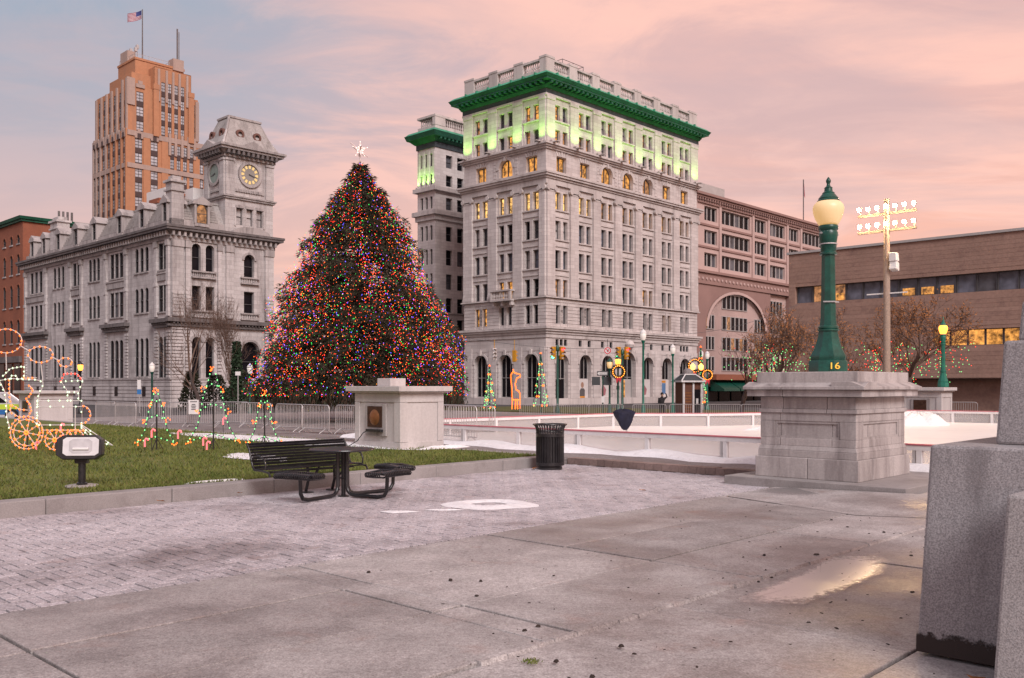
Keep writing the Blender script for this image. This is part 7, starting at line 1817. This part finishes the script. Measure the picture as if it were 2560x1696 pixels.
# lit wreaths on lamp posts
def wreath(label, px_, py_, Y_, rr):
    p = at(px_, py_, Y_); t = thing('wreath', label, 'wreath', (p.x, p.y - .25, p.z), 0); r3 = random.Random(px_); q = MB()
    for i in range(320):
        a = r3.uniform(0, 2 * PI); b = r3.uniform(0, 2 * PI); R0 = rr + .12 * rr * 2 * math.cos(b); P = Vector((math.cos(a) * R0, .12 * math.sin(b), math.sin(a) * R0)); d = Vector((r3.uniform(-1, 1), r3.uniform(-1, 1), r3.uniform(-1, 1))).normalized() * .12; s_ = d.orthogonal().normalized() * .04
        q.add([tuple(P - d), tuple(P + s_), tuple(P + d), tuple(P - s_)], [(0, 1, 2, 3)])
    stuff(q.build('greenery', 'needle', t)); bulbs([(math.cos(a) * rr, -.18, math.sin(a) * rr) for a in [i * .35 for i in range(18)]], .04, 'bulbs', 'bulb_gold', t)
    q = MB(); q.prism([(-.22, -rr - .05), (.22, -rr + .05), (.1, -rr - .4), (0, -rr - .15), (-.14, -rr - .42)], lambda x, y: (x, -.2, y), lambda x, y: (x, -.14, y)); q.build('bow', 'sign_red', t)
wreath('lit wreath with red bow on the lamp before the entrance posters', 1545, 930, 65.8, .42); wreath('large lit wreath left of the green street sign', 1735, 915, 73, .5); wreath('lower lit wreath right of the green street sign', 1766, 938, 74, .38)
emat('lantern_cluster', (1, .34, .06), 3.5)
p = at(1743, 918, 72.5); t = thing('lantern_cluster', 'cluster of glowing orange lanterns amid the wreaths', 'lamp', (p.x, p.y, G0), 0)
for x in (-.35, .3): q = MB(); q.lathe([(.05, -.25), (.17, -.15), (.2, .1), (.1, .2), (.02, .3)], 12, (x, 0, p.z - G0)); q.build('lantern', 'lantern_cluster', t, smooth=60)
q = MB(); q.tube([(0, 0, 0), (0, 0, p.z - G0 - .2), (-.35, 0, p.z - G0 - .25)], .06, 6); q.tube([(0, 0, p.z - G0 - .3), (.3, 0, p.z - G0 - .25)], .04, 6); q.build('post', 'green_metal', t)

# ================================================================== KIOSK
Y_ = 70; p = at(1720, 1000, Y_); kk = thing('kiosk', 'brown panelled kiosk with a grey dome and white frame roof', 'kiosk', (p.x, p.y, G0), .25)
zr = zat(956, Y_) - G0; mat('wood_brown', (.14, .055, .035), .7, .2, 2)
q = MB(); q.box(-.72, .72, -.72, .72, 0, zr); q.build('cabin', 'wood_brown', kk)
for x in (-.78, .0, .66): q = MB(); q.box(x, x + .14, -.82, -.68, 0, zr); q.build('post', 'rail_white', kk)
q = MB(); q.box(-.66, -.02, -.76, -.725, .2, zr - .5); bd_ = q.build('notice_board', 'wood_brown', kk)
for i in range(7): q = MB(); q.box(-.6, -.08, -.77, -.762, .35 + i * .22, .45 + i * .22); q.build('text_line', 'bronze_lit', bd_)
q = MB(); q.box(.16, .64, -.76, -.725, 0, zr - .55); dr_ = q.build('door', 'glass', kk); q = MB(); q.box(.3, .48, -.775, -.762, .9, 1.3); q.build('door_notice', 'white_paint', dr_)
q = MB(); q.box(-1.0, 1.0, -1.0, 1.0, zr, zr + .12); q.build('eaves', 'rail_white', kk)
q = MB(); q.frus(-.85, .85, -.85, .85, zr + .12, -.4, .4, -.4, .4, zr + .55); q.build('roof', 'signal_dark', kk)
for x in (-1, 1):
    for y in (-1, 1): q = MB(); q.tube([(x * .95, y * .95, zr + .12), (x * .4, y * .4, zr + .6)], .05, 5); q.build('hip_bar', 'rail_white', kk)
q = MB(); q.box(-.45, .45, -.45, .45, zr + .55, zr + .63); q.build('roof_curb', 'rail_white', kk)
q = MB(); q.lathe([(.42, 0), (.40, .15), (.30, .32), (.15, .41), (.02, .43)], 16, (0, 0, zr + .63)); q.build('dome', 'deck', kk, smooth=60)

# ================================================================== PERSON beyond the barriers
p = at(1655, 1000, 63); per = thing('person', 'person in a dark coat with one arm raised behind the rink barriers', 'person', (p.x, p.y, G0), .2)
V_ = [((0, 0, .93), .15), ((0, 0, 1.12), .15), ((0, 0, 1.36), .17), ((0, 0, 1.47), .07), ((0, -.01, 1.53), .06), ((0, -.02, 1.62), .095), ((0, -.01, 1.70), .085),
      ((-.19, 0, 1.38), .075), ((-.27, -.02, 1.13), .055), ((-.22, -.16, .95), .045), ((-.20, -.2, .88), .04),
      ((.19, 0, 1.38), .075), ((.34, -.05, 1.50), .055), ((.26, -.12, 1.66), .045), ((.20, -.13, 1.74), .05),
      ((-.1, 0, .85), .11), ((-.11, -.02, .48), .075), ((-.11, .02, .09), .05), ((-.12, -.14, .04), .045),
      ((.1, 0, .85), .11), ((.13, -.06, .48), .075), ((.14, .06, .09), .05), ((.15, -.10, .04), .045)]
E_ = [(0, 1), (1, 2), (2, 3), (3, 4), (4, 5), (5, 6), (2, 7), (7, 8), (8, 9), (9, 10), (2, 11), (11, 12), (12, 13), (13, 14), (0, 15), (15, 16), (16, 17), (17, 18), (0, 19), (19, 20), (20, 21), (21, 22)]
me = bpy.data.meshes.new('body'); me.from_pydata([v for v, _ in V_], E_, [])
mat('dark_coat', (.018, .016, .018), .85)
me.materials.append(MATS['dark_coat']); bo_ = obj('body', me, per)
md = bo_.modifiers.new('skin', 'SKIN')
if not me.skin_vertices: 
    bpy.context.view_layer.objects.active = bo_
for i, (v, rr) in enumerate(V_): me.skin_vertices[0].data[i].radius = (rr, rr)
me.skin_vertices[0].data[0].use_root = True
sb2 = bo_.modifiers.new('sub', 'SUBSURF'); sb2.levels = 1; sb2.render_levels = 1
q = MB(); q.lathe([(.02, -.12), (.075, -.08), (.09, 0), (.06, .06), (.02, .08)], 10, (0, -.035, 1.62)); q.build('face', 'skin', per, smooth=60)
q = MB(); q.lathe([(.1, 0), (.112, .06), (.09, .14), (.03, .18)], 10, (0, .0, 1.63)); q.build('hair', 'dark_coat', per, smooth=60)

# ================================================================== PARKED CAR at the left edge
p = at(-32, 1056, 47); car = thing('parked_car', 'white car with lime and blue side band cut by the left edge', 'car', (p.x, p.y, -.06), R(12))
mat('car_white', (.5, .5, .52), .3, .05, 2, coat=.5); mat('car_lime', (.45, .6, .06), .35); mat('car_blue', (.02, .12, .34), .35); mat('tyre', (.02, .02, .02), .8)
pr = [(-2.2, .3), (2.2, .3), (2.25, .75), (1.4, .9), (.75, 1.42), (-1.1, 1.42), (-1.7, .95), (-2.25, .85)]
q = MB(); q.prism(pr, lambda x, y: (x, -.82, y), lambda x, y: (x, .82, y)); bdy = q.build('body', 'car_white', car, bevel=.06)
q = MB(); q.prism([(-1.02, 1.34), (.68, 1.34), (1.22, .95), (-1.5, .95)], lambda x, y: (x, -.835, y), lambda x, y: (x, -.825, y)); q.build('side_window', 'glass', car)
q = MB(); q.box(-2.15, 2.15, -.845, -.83, .62, .88); q.build('lime_band', 'car_lime', car); q = MB(); q.box(-2.15, 2.15, -.845, -.83, .36, .60); q.build('blue_band', 'car_blue', car)
for x in (-1.4, 1.4):
    for y in (-.78, .78):
        q = MB(); q.lathe([(.2, -.1), (.32, -.09), (.33, 0), (.32, .09), (.2, .1)], 18); wh = q.build('wheel', 'tyre', car, loc=(x, y, .33), rot=(PI / 2, 0, 0), smooth=50); q = MB(); q.lathe([(.02, .1), (.19, .105), (.19, .09)], 14); q.build('rim', 'galvanised', wh)
